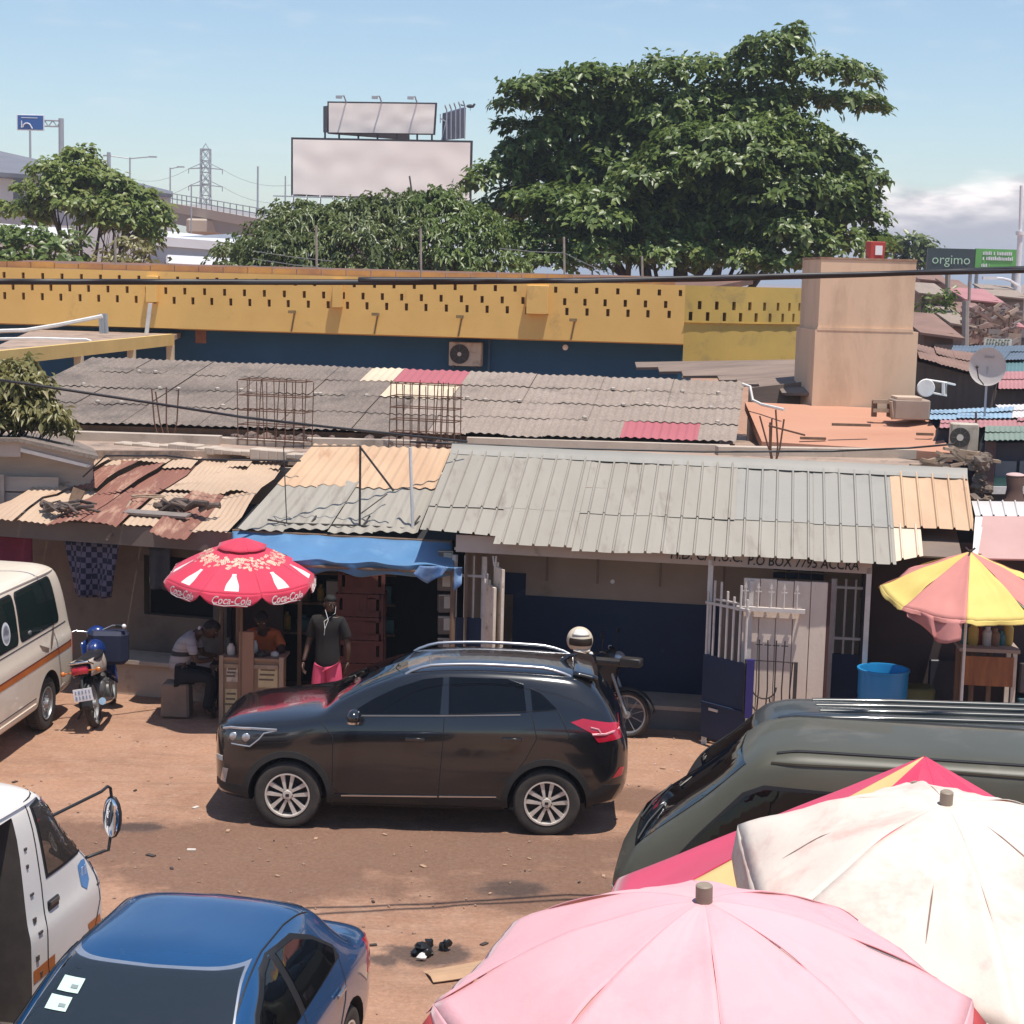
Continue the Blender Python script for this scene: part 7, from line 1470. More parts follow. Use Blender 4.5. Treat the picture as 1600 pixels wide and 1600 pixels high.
for s in (-1, 1):
    P = []
    for x in np.linspace(1.22, Lg-.35, 24): h_ = bvG.ray_cast(Vector((x, s*.555, 4)), Vector((0, 0, -1)))[0]; P.append(h_+Vector((0, 0, -.002)))
    k.tube(P, .018, 6)
k.build('roof_channel', RUBBER, hG, 60)
k = MB(); mp_ = bvG.ray_cast(Vector((.62, -3, 1.14)), Vector((0, 1, 0)))[0]; k.box(mp_+Vector((0, -.14, .05)), (.10, .20, .16), bev=.035); k.box(mp_+Vector((0, -.03, 0)), (.05, .08, .05)); k.build('mirror', mat('grey_black_mirror', (.05, .05, .05), (.04, .04, .04), 5, .45), hG, 50)
k = MB()
for (y0, y1, z0, z1) in ((-.52, -.1, 1.24, 1.30), (.05, .5, 1.24, 1.30)): k.tube([onx(bvG, y0, z0, -1)+Vector((-.02, 0, 0)), onx(bvG, (y0+y1)/2, z1+.02, -1)+Vector((-.03, 0, 0)), onx(bvG, y1, z1+.1, -1)+Vector((-.02, 0, 0))], .009, 5)
k.build('wiper', BLACKP, hG)
# ---------------------------------------------------------------- blue saloon in the foreground
SED = [
    st(.00, .40, .40, (.48, .43), (.52, .52), (.50, .60), (.45, .66), (.38, .68), (.30, .69), (.15, .70), .70),
    st(.08, .28, .55, (.66, .33), (.71, .48), (.70, .62), (.65, .72), (.55, .75), (.42, .76), (.2, .77), .77),
    st(.28, .22, .62, (.80, .30), (.835, .46), (.83, .65), (.78, .77), (.64, .81), (.48, .825), (.24, .835), .835),
    st(.75, .20, .68, (.845, .30), (.865, .48), (.86, .70), (.81, .84), (.68, .88), (.5, .90), (.25, .91), .915),
    st(1.20, .20, .70, (.85, .30), (.868, .50), (.865, .74), (.82, .895), (.71, .945), (.56, .97), (.28, .985), .99),
    st(1.45, .20, .70, (.85, .30), (.87, .50), (.866, .76), (.825, .915), (.735, .995), (.635, 1.04), (.33, 1.07), 1.08),
    st(1.85, .20, .70, (.85, .30), (.87, .51), (.866, .78), (.828, .935), (.725, 1.12), (.61, 1.245), (.34, 1.285), 1.295),
    st(2.15, .20, .70, (.85, .30), (.87, .52), (.866, .79), (.828, .945), (.715, 1.20), (.575, 1.365), (.34, 1.405), 1.415),
    st(2.45, .20, .70, (.85, .30), (.87, .52), (.866, .80), (.828, .955), (.705, 1.225), (.565, 1.40), (.34, 1.44), 1.452),
    st(3.05, .20, .70, (.85, .30), (.87, .53), (.866, .81), (.826, .965), (.70, 1.235), (.56, 1.405), (.34, 1.445), 1.457),
    st(3.40, .20, .70, (.85, .30), (.87, .53), (.866, .82), (.822, .965), (.70, 1.19), (.57, 1.335), (.35, 1.375), 1.388),
    st(3.66, .21, .70, (.85, .31), (.87, .53), (.864, .83), (.812, .955), (.71, 1.085), (.60, 1.155), (.36, 1.19), 1.20),
    st(3.94, .23, .68, (.84, .32), (.86, .54), (.852, .82), (.79, .925), (.68, .955), (.52, .97), (.27, .98), .985),
    st(4.18, .26, .62, (.80, .34), (.825, .55), (.815, .81), (.75, .905), (.63, .935), (.46, .95), (.23, .955), .96),
    st(4.36, .30, .56, (.70, .38), (.74, .55), (.73, .77), (.67, .86), (.56, .885), (.4, .895), (.2, .90), .90),
    st(4.42, .38, .46, (.56, .43), (.60, .55), (.59, .70), (.53, .76), (.44, .78), (.32, .79), (.16, .795), .795)]
BLUEP = mat('blue_car_paint', (.012, .075, .20), (.011, .066, .18), 2, .25, .25, stain=(.05, .10, .19), sscale=2, slo=.62, shi=.9, coat=1., srough=.4)
az3 = .165; d3 = Vector((sin(az3), cos(az3), 0)); rear_c = Vector((-1.70, 12.58, 0)); hB = thing('saloon_car', 'shiny blue saloon car in the lower left foreground, seen from its front', 'car', rear_c-d3*4.42, pi/2-az3)
bm, bvB = loft(SED); me = cut(bm, arch_cutters([(.82, .31), (3.52, .31)], .37, .5)); body_obj(me, BLUEP, hB, [(.82, .31, .37, .5), (3.52, .31, .37, .5)])
WSG = glassmat('windscreen_glass', (.018, .024, .030))
wsp = [(-.66, 1.02), (.66, 1.02), (.60, 1.22), (.535, 1.385), (-.535, 1.385), (-.60, 1.22)]
fr = patch(bvB, [(a*1.022, b_+(.012 if b_ > 1.3 else 0)) for a, b_ in wsp], 'x', -1, .006, .03, 'windscreen_trim', flat('silver_trim', (.60, .62, .66), .25, .8), hB)
ws = patch(bvB, wsp, 'x', -1, .014, .03, 'windscreen', WSG, hB)
for (y, z) in ((.43, 1.30), (.455, 1.235)): so = patch(bvB, [(y-.07, z-.025), (y+.07, z-.025), (y+.065, z+.025), (y-.075, z+.025)], 'x', -1, .020, .05, 'licence_sticker', flat('mint_sticker', (.55, .74, .66), .5), ws, rim=0); patch(bvB, [(y-.055, z-.012), (y-.01, z-.012), (y-.01, z), (y-.055, z)], 'x', -1, .024, .05, 'sticker_print', flat('grey_print', (.25, .3, .3), .5), ws, rim=0)
patch(bvB, [(-.62, 1.07), (.62, 1.07), (.53, 1.34), (-.53, 1.34)], 'x', 1, .006, .06, 'rear_window', DARKGLASS, hB)
for s in (-1, 1):
    for x in (.82, 3.52): wheel(hB, (x, s*.76, .31), .31, .195, 'double', s)
    f_ = [(1.72, .985), (2.46, 1.00), (2.44, 1.355), (2.28, 1.325), (1.98, 1.185)]; r_ = [(2.56, 1.003), (3.30, 1.03), (3.36, 1.09), (3.10, 1.24), (2.85, 1.33), (2.54, 1.352)]
    c_ = [(1.66, .975), (3.42, 1.02), (3.40, 1.10), (3.12, 1.265), (2.88, 1.36), (2.45, 1.385), (2.26, 1.36), (1.95, 1.21)]; wo = patch(bvB, c_, 'y', s, .004, .06, 'window_frame', RUBBER, hB)
    for P in (f_, r_): patch(bvB, P, 'y', s, .009, .06, 'side_window', DARKGLASS, hB)
    k = MB()
    for P in ([(1.35, .90), (1.40, .35)], [(2.52, .99), (2.50, .35)], [(3.40, 1.02), (3.34, .75), (3.10, .45)], [(1.0, .80), (1.4, .80)]): seam(bvB, P, s, .005).build('door_seam', RUBBER, hB)
    for x in (2.30, 3.20): k = MB(); h_ = bvB.ray_cast(Vector((x, s*3, .86)), Vector((0, -s, 0)))[0]; k.box((x, h_.y+s*.02, .86), (.17, .02, .03), bev=.008); k.build('door_handle', flat('silver_handle', (.5, .5, .52), .25, .9), hB, 40)
    h_ = bvB.ray_cast(Vector((1.80, s*3, .97)), Vector((0, -s, 0)))[0]; k = MB(); k.ball((1.82, h_.y+s*.12, 1.02), (.07, .10, .06), 12); k.box((1.84, h_.y+s*.03, .985), (.06, .10, .04)); k.build('mirror', BLUEP, hB, 60)
    qv = seam(bvB, [(1.55, s*.62), (2.1, s*.59), (2.45, s*.565), (2.9, s*.565), (3.3, s*.60)], 1, .007, 'z'); qv.build('roof_seam', RUBBER, hB)
    patch(bvB, [(4.0, .68), (4.34, .66), (4.36, .84), (4.05, .90)], 'y', s, .005, .05, 'tail_light', LAMPR, hB); patch(bvB, [(.06, .56), (.55, .66), (.62, .76), (.20, .72)], 'y', s, .005, .05, 'headlight', LAMPW, hB)
qv = seam(bvB, [(3.80, -.62), (3.84, -.2), (3.84, .2), (3.80, .62)], 1, .006, 'z'); qv.build('boot_seam', RUBBER, hB)
k = MB(); k.tube([(2.95, -.52, 1.10), (2.9, -.545, 1.18), (2.86, -.56, 1.22)], .012, 6); k.build('seat_belt', flat('belt_grey', (.3, .3, .28), .7), hB)
# ================================================================ umbrellas
def umbrella(name, label, base, apex_z, R, drop, n, cols, tilt=(0, 0), rot=0., sag=.05, val=.14, pole_r=.022, knob=True, power=1.25, scallop=.5, vent=False, polemat=None, flut=.01, inward=.0, polelean=None, polebase=0., fwd=1.):
    h = thing(name, label, 'umbrella', base); top = Vector((0, 0, apex_z)); Tl = Matrix.Translation(top) @ Matrix.Rotation(tilt[0], 4, 'X') @ Matrix.Rotation(tilt[1], 4, 'Y') @ Matrix.Rotation(rot, 4, 'Z')
    def C(k, t, r, lift=0.):
        a = 2*pi*(k+t)/n; q = cos(pi/n)/cos((t-.5)*2*pi/n); q = 1-(1-q)*(1.+inward); x, y = R*r*q*cos(a), R*r*q*sin(a)
        z = -drop*(r**power)-sag*sin(pi*t)*(r**.8)*(1-.4*r)+lift+(flut*noise.noise(Vector((a*2.2, r*4, k)))+flut*.35*noise.noise(Vector((a*11, r*3, 9.))))*r
        g = Vector((x, y, z)); g.rotate(Matrix.Rotation(rot, 3, 'Z')); g.y *= fwd if g.y < 0 else 1.; g.rotate(Matrix.Rotation(-rot, 3, 'Z'))
        return Tl @ g
    mb = MB(); val_mb = MB(); r0 = .0 if not vent else .26
    for k in range(n):
        mi = k % len(cols)
        mb.grid(lambda u, v: C(k, u, r0+.004+(1-r0-.004)*v), 18, 18, mi)
        if val:
            def Vf(u, v):
                p = C(k, u, 1.0); dz = val*v*(1-scallop*(abs(2*u-1)**4)); o = Tl.to_3x3() @ Vector((cos(2*pi*(k+u)/n), sin(2*pi*(k+u)/n), 0))
                return p+o*(.015*v+.012*sin(u*9+k)*v)-Vector((0, 0, dz))
            val_mb.grid(Vf, 14, 4, mi)
    if vent:
        for k in range(n): mb.grid(lambda u, v: C(k, u, .004+.33*v, .035), 8, 5, k % len(cols))
    cn = mb.build('canopy', cols, h, 40, fix=False); thicken(cn, .003)
    vo = None
    if val: vo = val_mb.build('valance', cols, h, 40, fix=False); thicken(vo, .003)
    for k in range(n): rb = MB(); rb.tube([C(k, 0, r, -.012) for r in np.linspace(.03, .99, 8)], .007, 5); rb.build('rib', STEEL, h)
    mb = MB(); bt = Vector((0, 0, polebase)) if polelean is None else Vector(polelean); mb.tube([bt, Tl @ Vector((0, 0, -.02))], pole_r, 10); mb.build('pole', polemat or STEEL, h, 50)
    if knob: mb = MB(); mb.lathe([(.030, -.02), (.030, .06), (.024, .065), (0, .065)], T=Tl, n=14); mb.build('finial', mat('worn_knob', (.22, .17, .13), (.3, .24, .18), 9, .6), h, 40)
    return h, C, Tl
REDU = mat('drink_red_canvas', (.62, .028, .075), (.55, .022, .06), 1.5, .75, sheen=.2)
WHU = flat('print_white', (.75, .70, .66), .7)
p = W(378, 845, 21.45); hC, CC, TC = umbrella('parasol', 'red drinks parasol with white bottles and script lettering over the street counter', (p.x, 21.45, 0), p.z, .93, .42, 8, [REDU], (radians(5), radians(1)), radians(-112), .03, .15, .018, False, 1.3, .75, True, WOOD)
# printed bottles, bubbles and lettering
bot = [(-.13, .96), (.13, .96), (.125, .86), (.06, .76), (.055, .68), (-.055, .68), (-.06, .76), (-.125, .86)]
mb = MB(); fl = MB()
for k in range(8):
    for i in range(len(bot)): pass
    mb = MB()
    for j in range(7):
        r_a, r_b = .68+.04*j, .68+.04*(j+1); wd = lambda r: .055 if r < .72 else .055+.075*min(1, (r-.72)/.14)
        mb.add([CC(k, .5-wd(r_a), r_a, .004), CC(k, .5+wd(r_a), r_a, .004), CC(k, .5+wd(r_b), r_b, .004), CC(k, .5-wd(r_b), r_b, .004)], [(0, 1, 2, 3)])
    mb.build('bottle_print', WHU, hC); rnd = random.Random(k)
    for _ in range(64):
        t_, r_ = rnd.uniform(.0, 1.), rnd.uniform(.40, .60)+.12*max(0, .25-abs(rnd.uniform(0, 1)-.5)); rr = rnd.uniform(.010, .022); c_ = CC(k, t_, r_, .005); ux = (CC(k, min(1, t_+.02), r_, .005)-c_); ux = ux.normalized() if ux.length > 1e-5 else Vector((1, 0, 0)); uy = (CC(k, t_, r_+.02, .005)-c_).normalized()
        ring = [c_+ux*rr*cos(a)+uy*rr*sin(a) for a in np.linspace(0, 2*pi, 10, False)]; inn = [c_+ux*rr*.45*cos(a)+uy*rr*.45*sin(a) for a in np.linspace(0, 2*pi, 10, False)]
        fl.add(ring+inn, [(i, (i+1) % 10, (i+1) % 10+10, i+10) for i in range(10)])
fl.build('bubble_print', flat('bubble_gold', (.66, .50, .36), .7), hC)
for k in range(8):
    a = 2*pi*(k+.5)/8; o = TC.to_3x3() @ Vector((cos(a), sin(a), 0)); c_ = CC(k, .5, 1.0)-Vector((0, 0, .075))+o*.024; r_ = (CC(k, 1, 1)-CC(k, 0, 1)).normalized()
    T = frame(c_, r_, (0, 0, 1)); tx = text_mb('Coca-Cola', .135, T, shear=.35, bold=.006, th=.002, narrow=.80); b0 = [T @ Vector(q) for q in ((-.20, -.045, 0), (-.08, -.062, 0), (.06, -.05, 0), (.2, -.058, 0))]; tx.tube(b0, .006, 4); tx.build('lettering', WHU, hC, world=False)
# yellow and pink umbrella by the stall at the right
YLU = mat('lemon_canvas', (.74, .56, .17), (.68, .50, .14), 1.5, .8, stain=(.5, .36, .16), sscale=3, slo=.62, shi=.8); PKU = mat('salmon_canvas', (.60, .24, .20), (.54, .205, .175), 1.5, .8, stain=(.42, .16, .14), sscale=3, slo=.62, shi=.8)
p = W(1516, 862, 19.6); hY, CY, TY = umbrella('market_umbrella', 'faded yellow and salmon pink umbrella with a torn edge over the right hand stall', (p.x, 19.6, 0), p.z, .95, .47, 8, [YLU, PKU], (radians(9), radians(-2)), radians(-104), .05, .05, .016, False, 1.05, .4, False, WHITEP, .04)
mb = MB(); k = 5 
ptsA = [CY(6, u, 1.0) for u in np.linspace(0, 1, 16)]
kk = min(range(8), key=lambda q: (CY(q, .5, 1.)-Vector((-.42, -1, 0))-Vector((0, 0, CY(q, .5, 1.).z))).length)
mb.grid(lambda u, v: CY(kk, .05+.9*u, 1.0)+Vector((.06*v*sin(u*6), -.05*v+.04*sin(u*13), -.26*v*(.35+.65*sin(pi*min(1, u*.75))))), 18, 6); o = mb.build('torn_flap', mat('torn_pink', (.62, .25, .22), (.5, .19, .17), 3, .8), hY, 50, fix=False); thicken(o, .003)
mb = MB(); pp = CY(0, .3, .04)
for k in range(3): a = k*2.1; mb.tube([TY @ Vector((0, 0, 0)), TY @ Vector((.06*cos(a), .06*sin(a), .035))], .012, 5)
mb.build('torn_cap', flat('dark_cap', (.05, .03, .03), .8), hY)
# three big umbrellas in the foreground
PINK1 = mat('pale_pink_canvas', (.72, .36, .385), (.70, .39, .41), .9, .8, stain=(.62, .265, .30), sscale=1.2, slo=.50, shi=.8, sheen=.2, bump=.6, bscale=7); PINK2 = mat('bleached_pink_canvas', (.74, .42, .43), (.70, .37, .395), .7, .8, stain=(.64, .29, .32), sscale=1.6, slo=.52, shi=.8, bump=.6, bscale=7); REDV = mat('brick_red_canvas', (.48, .06, .06), (.42, .05, .05), 2, .8)
p = W(1100, 1409, 6.0); hP, CP, TP = umbrella('market_umbrella', 'large sun bleached pale pink umbrella nearest to the viewer', (p.x, 6.0, 0), p.z, .945, .385, 8, [PINK1, PINK2, PINK1], (radians(4), radians(-2)), radians(-90), .012, .05, .02, True, 1.65, .3, False, None, .035)
mb = MB()
for k in range(8):
    mb.grid(lambda u, v: CP(k, u, .99+.085*v)-Vector((0, 0, .012+.06*v)), 10, 2)
o = mb.build('red_hem', REDV, hP, 50, fix=False); thicken(o, .003)
mb = MB()
for k in range(8): mb.tube([CP(k, 0, r, .001) for r in np.linspace(.05, 1., 14)], .0025, 4)
mb.build('seam', mat('pink_seam', (.74, .36, .38), (.7, .33, .35), 5, .8), hP)
WHC = mat('bleached_white_canvas', (.68, .61, .53), (.66, .55, .47), .8, .8, stain=(.58, .33, .28), sscale=2.4, slo=.50, shi=.76, bump=.5, bscale=8); YWC = mat('bleached_yellow_canvas', (.78, .68, .44), (.80, .72, .56), 1.5, .8, stain=(.74, .54, .44), sscale=2, slo=.55, shi=.8, bump=.15, bscale=18)
p = W(1478, 1257, 7.9); hWu, CWu, TWu = umbrella('market_umbrella', 'large bleached white umbrella with faint pink stains, between the pink and red ones', (p.x, 7.9, 0), p.z, 1.0, .36, 6, [WHC], (radians(6), 0), radians(30), .012, .24, .02, True, 1.9, .3, False, None, .04, fwd=1.4)
mb = MB()
TEAR = mat('brown_tear', (.25, .17, .14), None, 4, .9)
for P in ([CWu(4, .75-.05*sin(i*.7), .22+.085*i, .003) for i in range(8)], [CWu(2, .55, .6+.05*i, .003) for i in range(6)], [CWu(3, .62, .55+.06*i, .003) for i in range(5)]): mb = MB(); mb.tube(P, [.001]+[.005]*(len(P)-2)+[.001], 4); mb.build('torn_seam', TEAR, hWu)
REDC = mat('crimson_canvas', (.62, .03, .10), (.54, .025, .08), 1.5, .7, sheen=.2); YEC = mat('straw_yellow_canvas', (.74, .50, .22), (.68, .45, .19), 1.2, .8)
p = W(1445, 1182, 9.5); hR, CR, TR_ = umbrella('market_umbrella', 'crimson umbrella with a straw yellow panel, behind the white one', (p.x, 9.5, 0), p.z, 1.77, 1.0, 12, [REDC, YEC]+[REDC]*10, (0, 0), radians(154), .02, .05, .02, False, 1.0, .2, False, None, .01)
# ================================================================ people
def skin_body(verts, edges, root=0, sub=2):
    """continuous body: joints with radii grown into one skin"""
    bm = bmesh.new(); ly = bm.verts.layers.skin.verify(); vs = []
    for i, (p, r) in enumerate(verts):
        v = bm.verts.new(p); r = r if isinstance(r, tuple) else (r, r); v[ly].radius = r; v[ly].use_root = (i == root); vs.append(v)
    for a, b_ in edges: bm.edges.new((vs[a], vs[b_]))
    me = bpy.data.meshes.new('body'); bm.to_mesh(me); bm.free(); o = bpy.data.objects.new('body', me); COL.objects.link(o)
    m1 = o.modifiers.new('skin', 'SKIN'); m1.use_smooth_shade = True; m2 = o.modifiers.new('sub', 'SUBSURF'); m2.levels = sub; m2.render_levels = sub
    bpy.context.view_layer.update(); me2 = bpy.data.meshes.new_from_object(o.evaluated_get(bpy.context.evaluated_depsgraph_get())); bpy.data.objects.remove(o); bpy.data.meshes.remove(me)
    mb = MB(); mb.add([tuple(v.co) for v in me2.vertices], [tuple(p.vertices) for p in me2.polygons]); bpy.data.meshes.remove(me2); return mb
def chain(V_, E_, start, pts):
    i = start
    for p, r in pts: V_.append((tuple(p), r)); E_.append((i, len(V_)-1)); i = len(V_)-1
    return i
def hand(mb, wrist, d, palm, thumb):
    """five separate curled fingers leaving a palm"""
    d, palm = Vector(d).normalized(), Vector(palm).normalized(); s = d.cross(palm).normalized()
    if s.dot(Vector(thumb)) < 0: s = -s
    w = Vector(wrist); V_ = [(tuple(w), .024), (tuple(w+d*.045), (.022, .034)), (tuple(w+d*.085), (.018, .036))]; E_ = [(0, 1), (1, 2)]; mb2 = skin_body(V_, E_, 0, 1); mb.add(mb2.v, mb2.f)
    for i, l in enumerate((.070, .080, .075, .058)):
        b0 = w+d*.078+s*(.027-.018*i); mb.tube([b0, b0+d*l*.42+palm*.006, b0+d*l*.75+palm*.022, b0+d*l*.92+palm*.042], [.0095, .009, .008, .006], 7)
    b0 = w+d*.035+s*.026; mb.tube([b0, b0+d*.028+s*.026+palm*.006, b0+d*.055+s*.030+palm*.018, b0+d*.070+s*.026+palm*.026], [.012, .011, .0095, .007], 7)
def head_mb(mb, c, look, up=(0, 0, 1), sc=1.):
    """head with brow, nose, lips, ears on the same mesh"""
    look = Vector(look).normalized(); up = Vector(up); up = (up-look*up.dot(look)).normalized(); rt = look.cross(up); M = Matrix((rt, look, up)).transposed().to_4x4(); M.translation = Vector(c); M = M @ Matrix.Scale(sc, 4)
    vs = []; n, m_ = 24, 18
    for i in range(m_+1):
        a = pi*i/m_
        for k in range(n):
            t_ = 2*pi*k/n; x, y, z = sin(a)*cos(t_), sin(a)*sin(t_), cos(a)
            w = .076*(1 if z > -.1 else 1-.34*(-z-.1)); X_, Y_, Z_ = x*w, y*(.098 if z > -.2 else .098-.018*(-z-.2)), z*.118
            if y > .3: Y_ -= .010*max(0, 1-abs(z-.02)/.25)*(1 if abs(x) > .12 else .2); Y_ += .012*max(0, 1-abs(z+.55)/.35)*max(0, 1-abs(x)*1.6)+.012*max(0, 1-abs(z+.92)/.3)
            vs.append((X_, Y_, Z_))
    mb.add(vs, [(i*n+k, (i+1)*n+k, (i+1)*n+(k+1) % n, i*n+(k+1) % n) for i in range(m_) for k in range(n)], 0, M)
    mb.tube([(0, .090, .022), (0, .106, -.010), (0, .108, -.024), (0, .092, -.036)], [.010, .013, .018, .010], 8, 0, M)
    mb.tube([(-.028, .078, -.060), (0, .096, -.057), (.028, .078, -.060)], [.004, .009, .004], 8, 0, M); mb.tube([(-.026, .076, -.070), (0, .094, -.071), (.026, .076, -.070)], [.004, .010, .004], 8, 0, M)
    for s in (-1, 1): mb.ball((s*.078, -.004, -.008), (.012, .022, .032), 8, 0, M); mb.tube([(s*.012, .090, .030), (s*.034, .086, .036), (s*.052, .068, .028)], [.006, .007, .004], 6, 0, M); mb.ball((s*.031, .080, .012), (.013, .008, .008), 8, 1, M); mb.ball((s*.031, .086, .012), (.005, .003, .005), 6, 2, M)
    return M
def hair_mb(M, low=.15):
    mb = MB(); mb.grid(lambda u, v: M @ Vector((.081*sin(v*1.75)*cos(2*pi*u), -.004+(.103*sin(v*1.75)*sin(2*pi*u))*(1. if sin(2*pi*u) < 0 else 1-.06*v), .008+.118*cos(v*(1.75 if sin(2*pi*u) < .25 else 1.12)))), 24, 9, closeu=True); return mb
EYEW = flat('eye_white', (.6, .56, .5), .3)
# --- the man in the black polo and pink shorts
def person(label, loc, rz=0.): return thing('person', label, 'person', loc, rz)
pm = W(512, 1000, 21.55); topz = W(515, 931, 21.55).z; k_ = topz/1.74
hM = person('man standing in a black polo shirt and pink shorts with white earphone wires', (pm.x, 21.55, 0), -.15)
S_ = lambda x, y, z: (x*k_, y*k_, z*k_)
Vv = [(S_(0, 0, .95), (.115, .095))]; Ee = []
ch_ = chain(Vv, Ee, 0, [(S_(0, .01, 1.10), (.120, .090)), (S_(0, .01, 1.27), (.140, .100)), (S_(0, .015, 1.40), (.130, .085)), (S_(.01, .01, 1.475), .062), (S_(.015, -.005, 1.55), .056), (S_(.02, -.01, 1.60), .06)]); tch = 3
arms = {}
for s in (-1, 1):
    e = chain(Vv, Ee, 0, [(S_(s*.095, 0, .86), .092), (S_(s*.11, -.02, .50), .058), (S_(s*.11, .01, .30), .052), (S_(s*.11, .03, .10), .036), (S_(s*.12, -.05, .045), (.040, .032)), (S_(s*.13, -.17, .03), (.042, .022))])
    wz_ = (-.30, -.10, .86) if s < 0 else (.27, .02, .87); e = chain(Vv, Ee, tch, [(S_(s*.165, .015, 1.405), .062), (S_(s*.215, .02, 1.30), .050), (S_(s*.255, .035, 1.13), .042), (S_(s*.28, .01, 1.02), .038), (S_(wz_[0], wz_[1], wz_[2]), .026)]); arms[s] = Vector(Vv[-1][0])
mb = skin_body(Vv, Ee)
for s in (-1, 1): hand(mb, arms[s], (s*.05, -.12, -1), (-s*1., 0, 0), (0, -1, 0))
Mh = head_mb(mb, S_(.03, -.02, 1.635), (.55, -.80, -.06), (0.05, 0, 1), k_)
bo = mb.build('body', [SKIN, EYEW, BLACKP], hM, 60); hair_mb(Mh).build('hair', HAIR, hM, 60)
def shirt(verts, edges, name, m_, par, root=0): return skin_body(verts, edges, root).build(name, m_, par, 60)
Vs = [(S_(0, 0, .74), (.165, .14))]; Es = []; chain(Vs, Es, 0, [(S_(0, 0, .90), (.168, .135)), (S_(0, .01, 1.10), (.162, .122)), (S_(0, .01, 1.27), (.172, .125)), (S_(0, .015, 1.405), (.155, .10)), (S_(.005, .012, 1.46), .070), (S_(.01, .008, 1.487), .064)])
for s in (-1, 1): chain(Vs, Es, 4, [(S_(s*.17, .015, 1.405), .076), (S_(s*.225, .02, 1.29), .070), (S_(s*.245, .03, 1.19), .070), (S_(s*.25, .03, 1.17), .066)])
POLO = mat('charcoal_polo', (.011, .0095, .0095), (.016, .0135, .013), 5, .95); sh = shirt(Vs, Es, 'polo_shirt', POLO, hM)
mb = MB(); mb.tube([S_(.062*cos(a)+.012, .005+.066*sin(a), 1.492+.012*sin(a)) for a in np.linspace(-pi*.42, pi*1.42, 16)], .014, 6); mb.build('collar', flat('black_collar', (.012, .011, .011), .9), sh, 50)
Vs = [(S_(0, 0, .92), (.135, .110))]; Es = []
for s in (-1, 1): chain(Vs, Es, 0, [(S_(s*.075, -.0, .80), (.115, .115)), (S_(s*.098, -.01, .66), .108), (S_(s*.108, -.015, .50), .106), (S_(s*.108, -.015, .46), .10)])
shirt(Vs, Es, 'shorts', mat('pink_shorts', (.62, .075, .16), (.54, .06, .135), 5, .85), hM)
mb = MB(); ear = Mh @ Vector((-.085, .0, -.01)); mb.tube([ear, ear+Vector((.0, -.035, -.10)), Vector(S_(-.02, -.125, 1.42)), Vector(S_(.0, -.155, 1.33)), Vector(S_(-.01, -.150, 1.24))], .0032, 5); mb.tube([Vector(S_(.0, -.155, 1.33)), Vector(S_(.035, -.12, 1.44)), Mh @ Vector((.07, .03, -.07))], .0035, 5); mb.build('earphone_wire', flat('white_wire', (.8, .78, .75), .5), hM)
# --- vendor in orange behind the counter
pv = W(412, 1020, 22.05); hO = person('vendor in an orange shirt leaning on the counter under the red parasol', (pv.x, 22.05, 0), 0.)
Vv = [((0, .12, .52), (.13, .11))]; Ee = []
chain(Vv, Ee, 0, [((0, .10, .70), (.13, .10)), ((0, .03, .88), (.145, .10)), ((0, -.05, 1.02), (.13, .085)), ((0, -.10, 1.09), .060), ((0, -.14, 1.14), .056), ((0, -.16, 1.18), .058)]); arms = {}
for s in (-1, 1):
    chain(Vv, Ee, 0, [((s*.10, .05, .50), .085), ((s*.14, -.30, .50), .062), ((s*.14, -.30, .28), .052), ((s*.14, -.28, .09), .036), ((s*.14, -.36, .04), (.04, .03))])
    chain(Vv, Ee, 3, [((s*.16, -.05, 1.02), .060), ((s*.23, -.12, .92), .050), ((s*.27, -.22, .82), .042), ((s*.17, -.36, .83), .034), ((s*.10, -.42, .84), .026)]); arms[s] = Vector(Vv[-1][0])
mb = skin_body(Vv, Ee)
for s in (-1, 1): hand(mb, arms[s], (-s*.6, -.8, -.0), (0, 0, -1), (-s, 0, 0))
Mh = head_mb(mb, (0, -.20, 1.235), (.05, -.8, -.55), (0, -.3, 1)); mb.build('body', [SKIN, EYEW, BLACKP], hO, 60); hair_mb(Mh).build('hair', HAIR, hO, 60)
Vs = [((0, .12, .52), (.155, .13))]; Es = []; chain(Vs, Es, 0, [((0, .10, .70), (.15, .12)), ((0, .03, .88), (.162, .115)), ((0, -.05, 1.03), (.145, .095)), ((0, -.085, 1.075), .072)])
for s in (-1, 1): chain(Vs, Es, 3, [((s*.165, -.05, 1.02), .072), ((s*.225, -.11, .93), .066), ((s*.25, -.15, .88), .064)])
shirt(Vs, Es, 'orange_shirt', mat('orange_shirt', (.50, .13, .035), (.42, .10, .028), 5, .85), hO)
mb = MB(); mb.box((0, .12, .2), (.42, .38, .40), bev=.02); so = mb.build('stool', WOOD, None); so.location = (pv.x, 22.05, 0); lab(so, 'wooden box stool the orange shirted vendor sits on', 'stool')
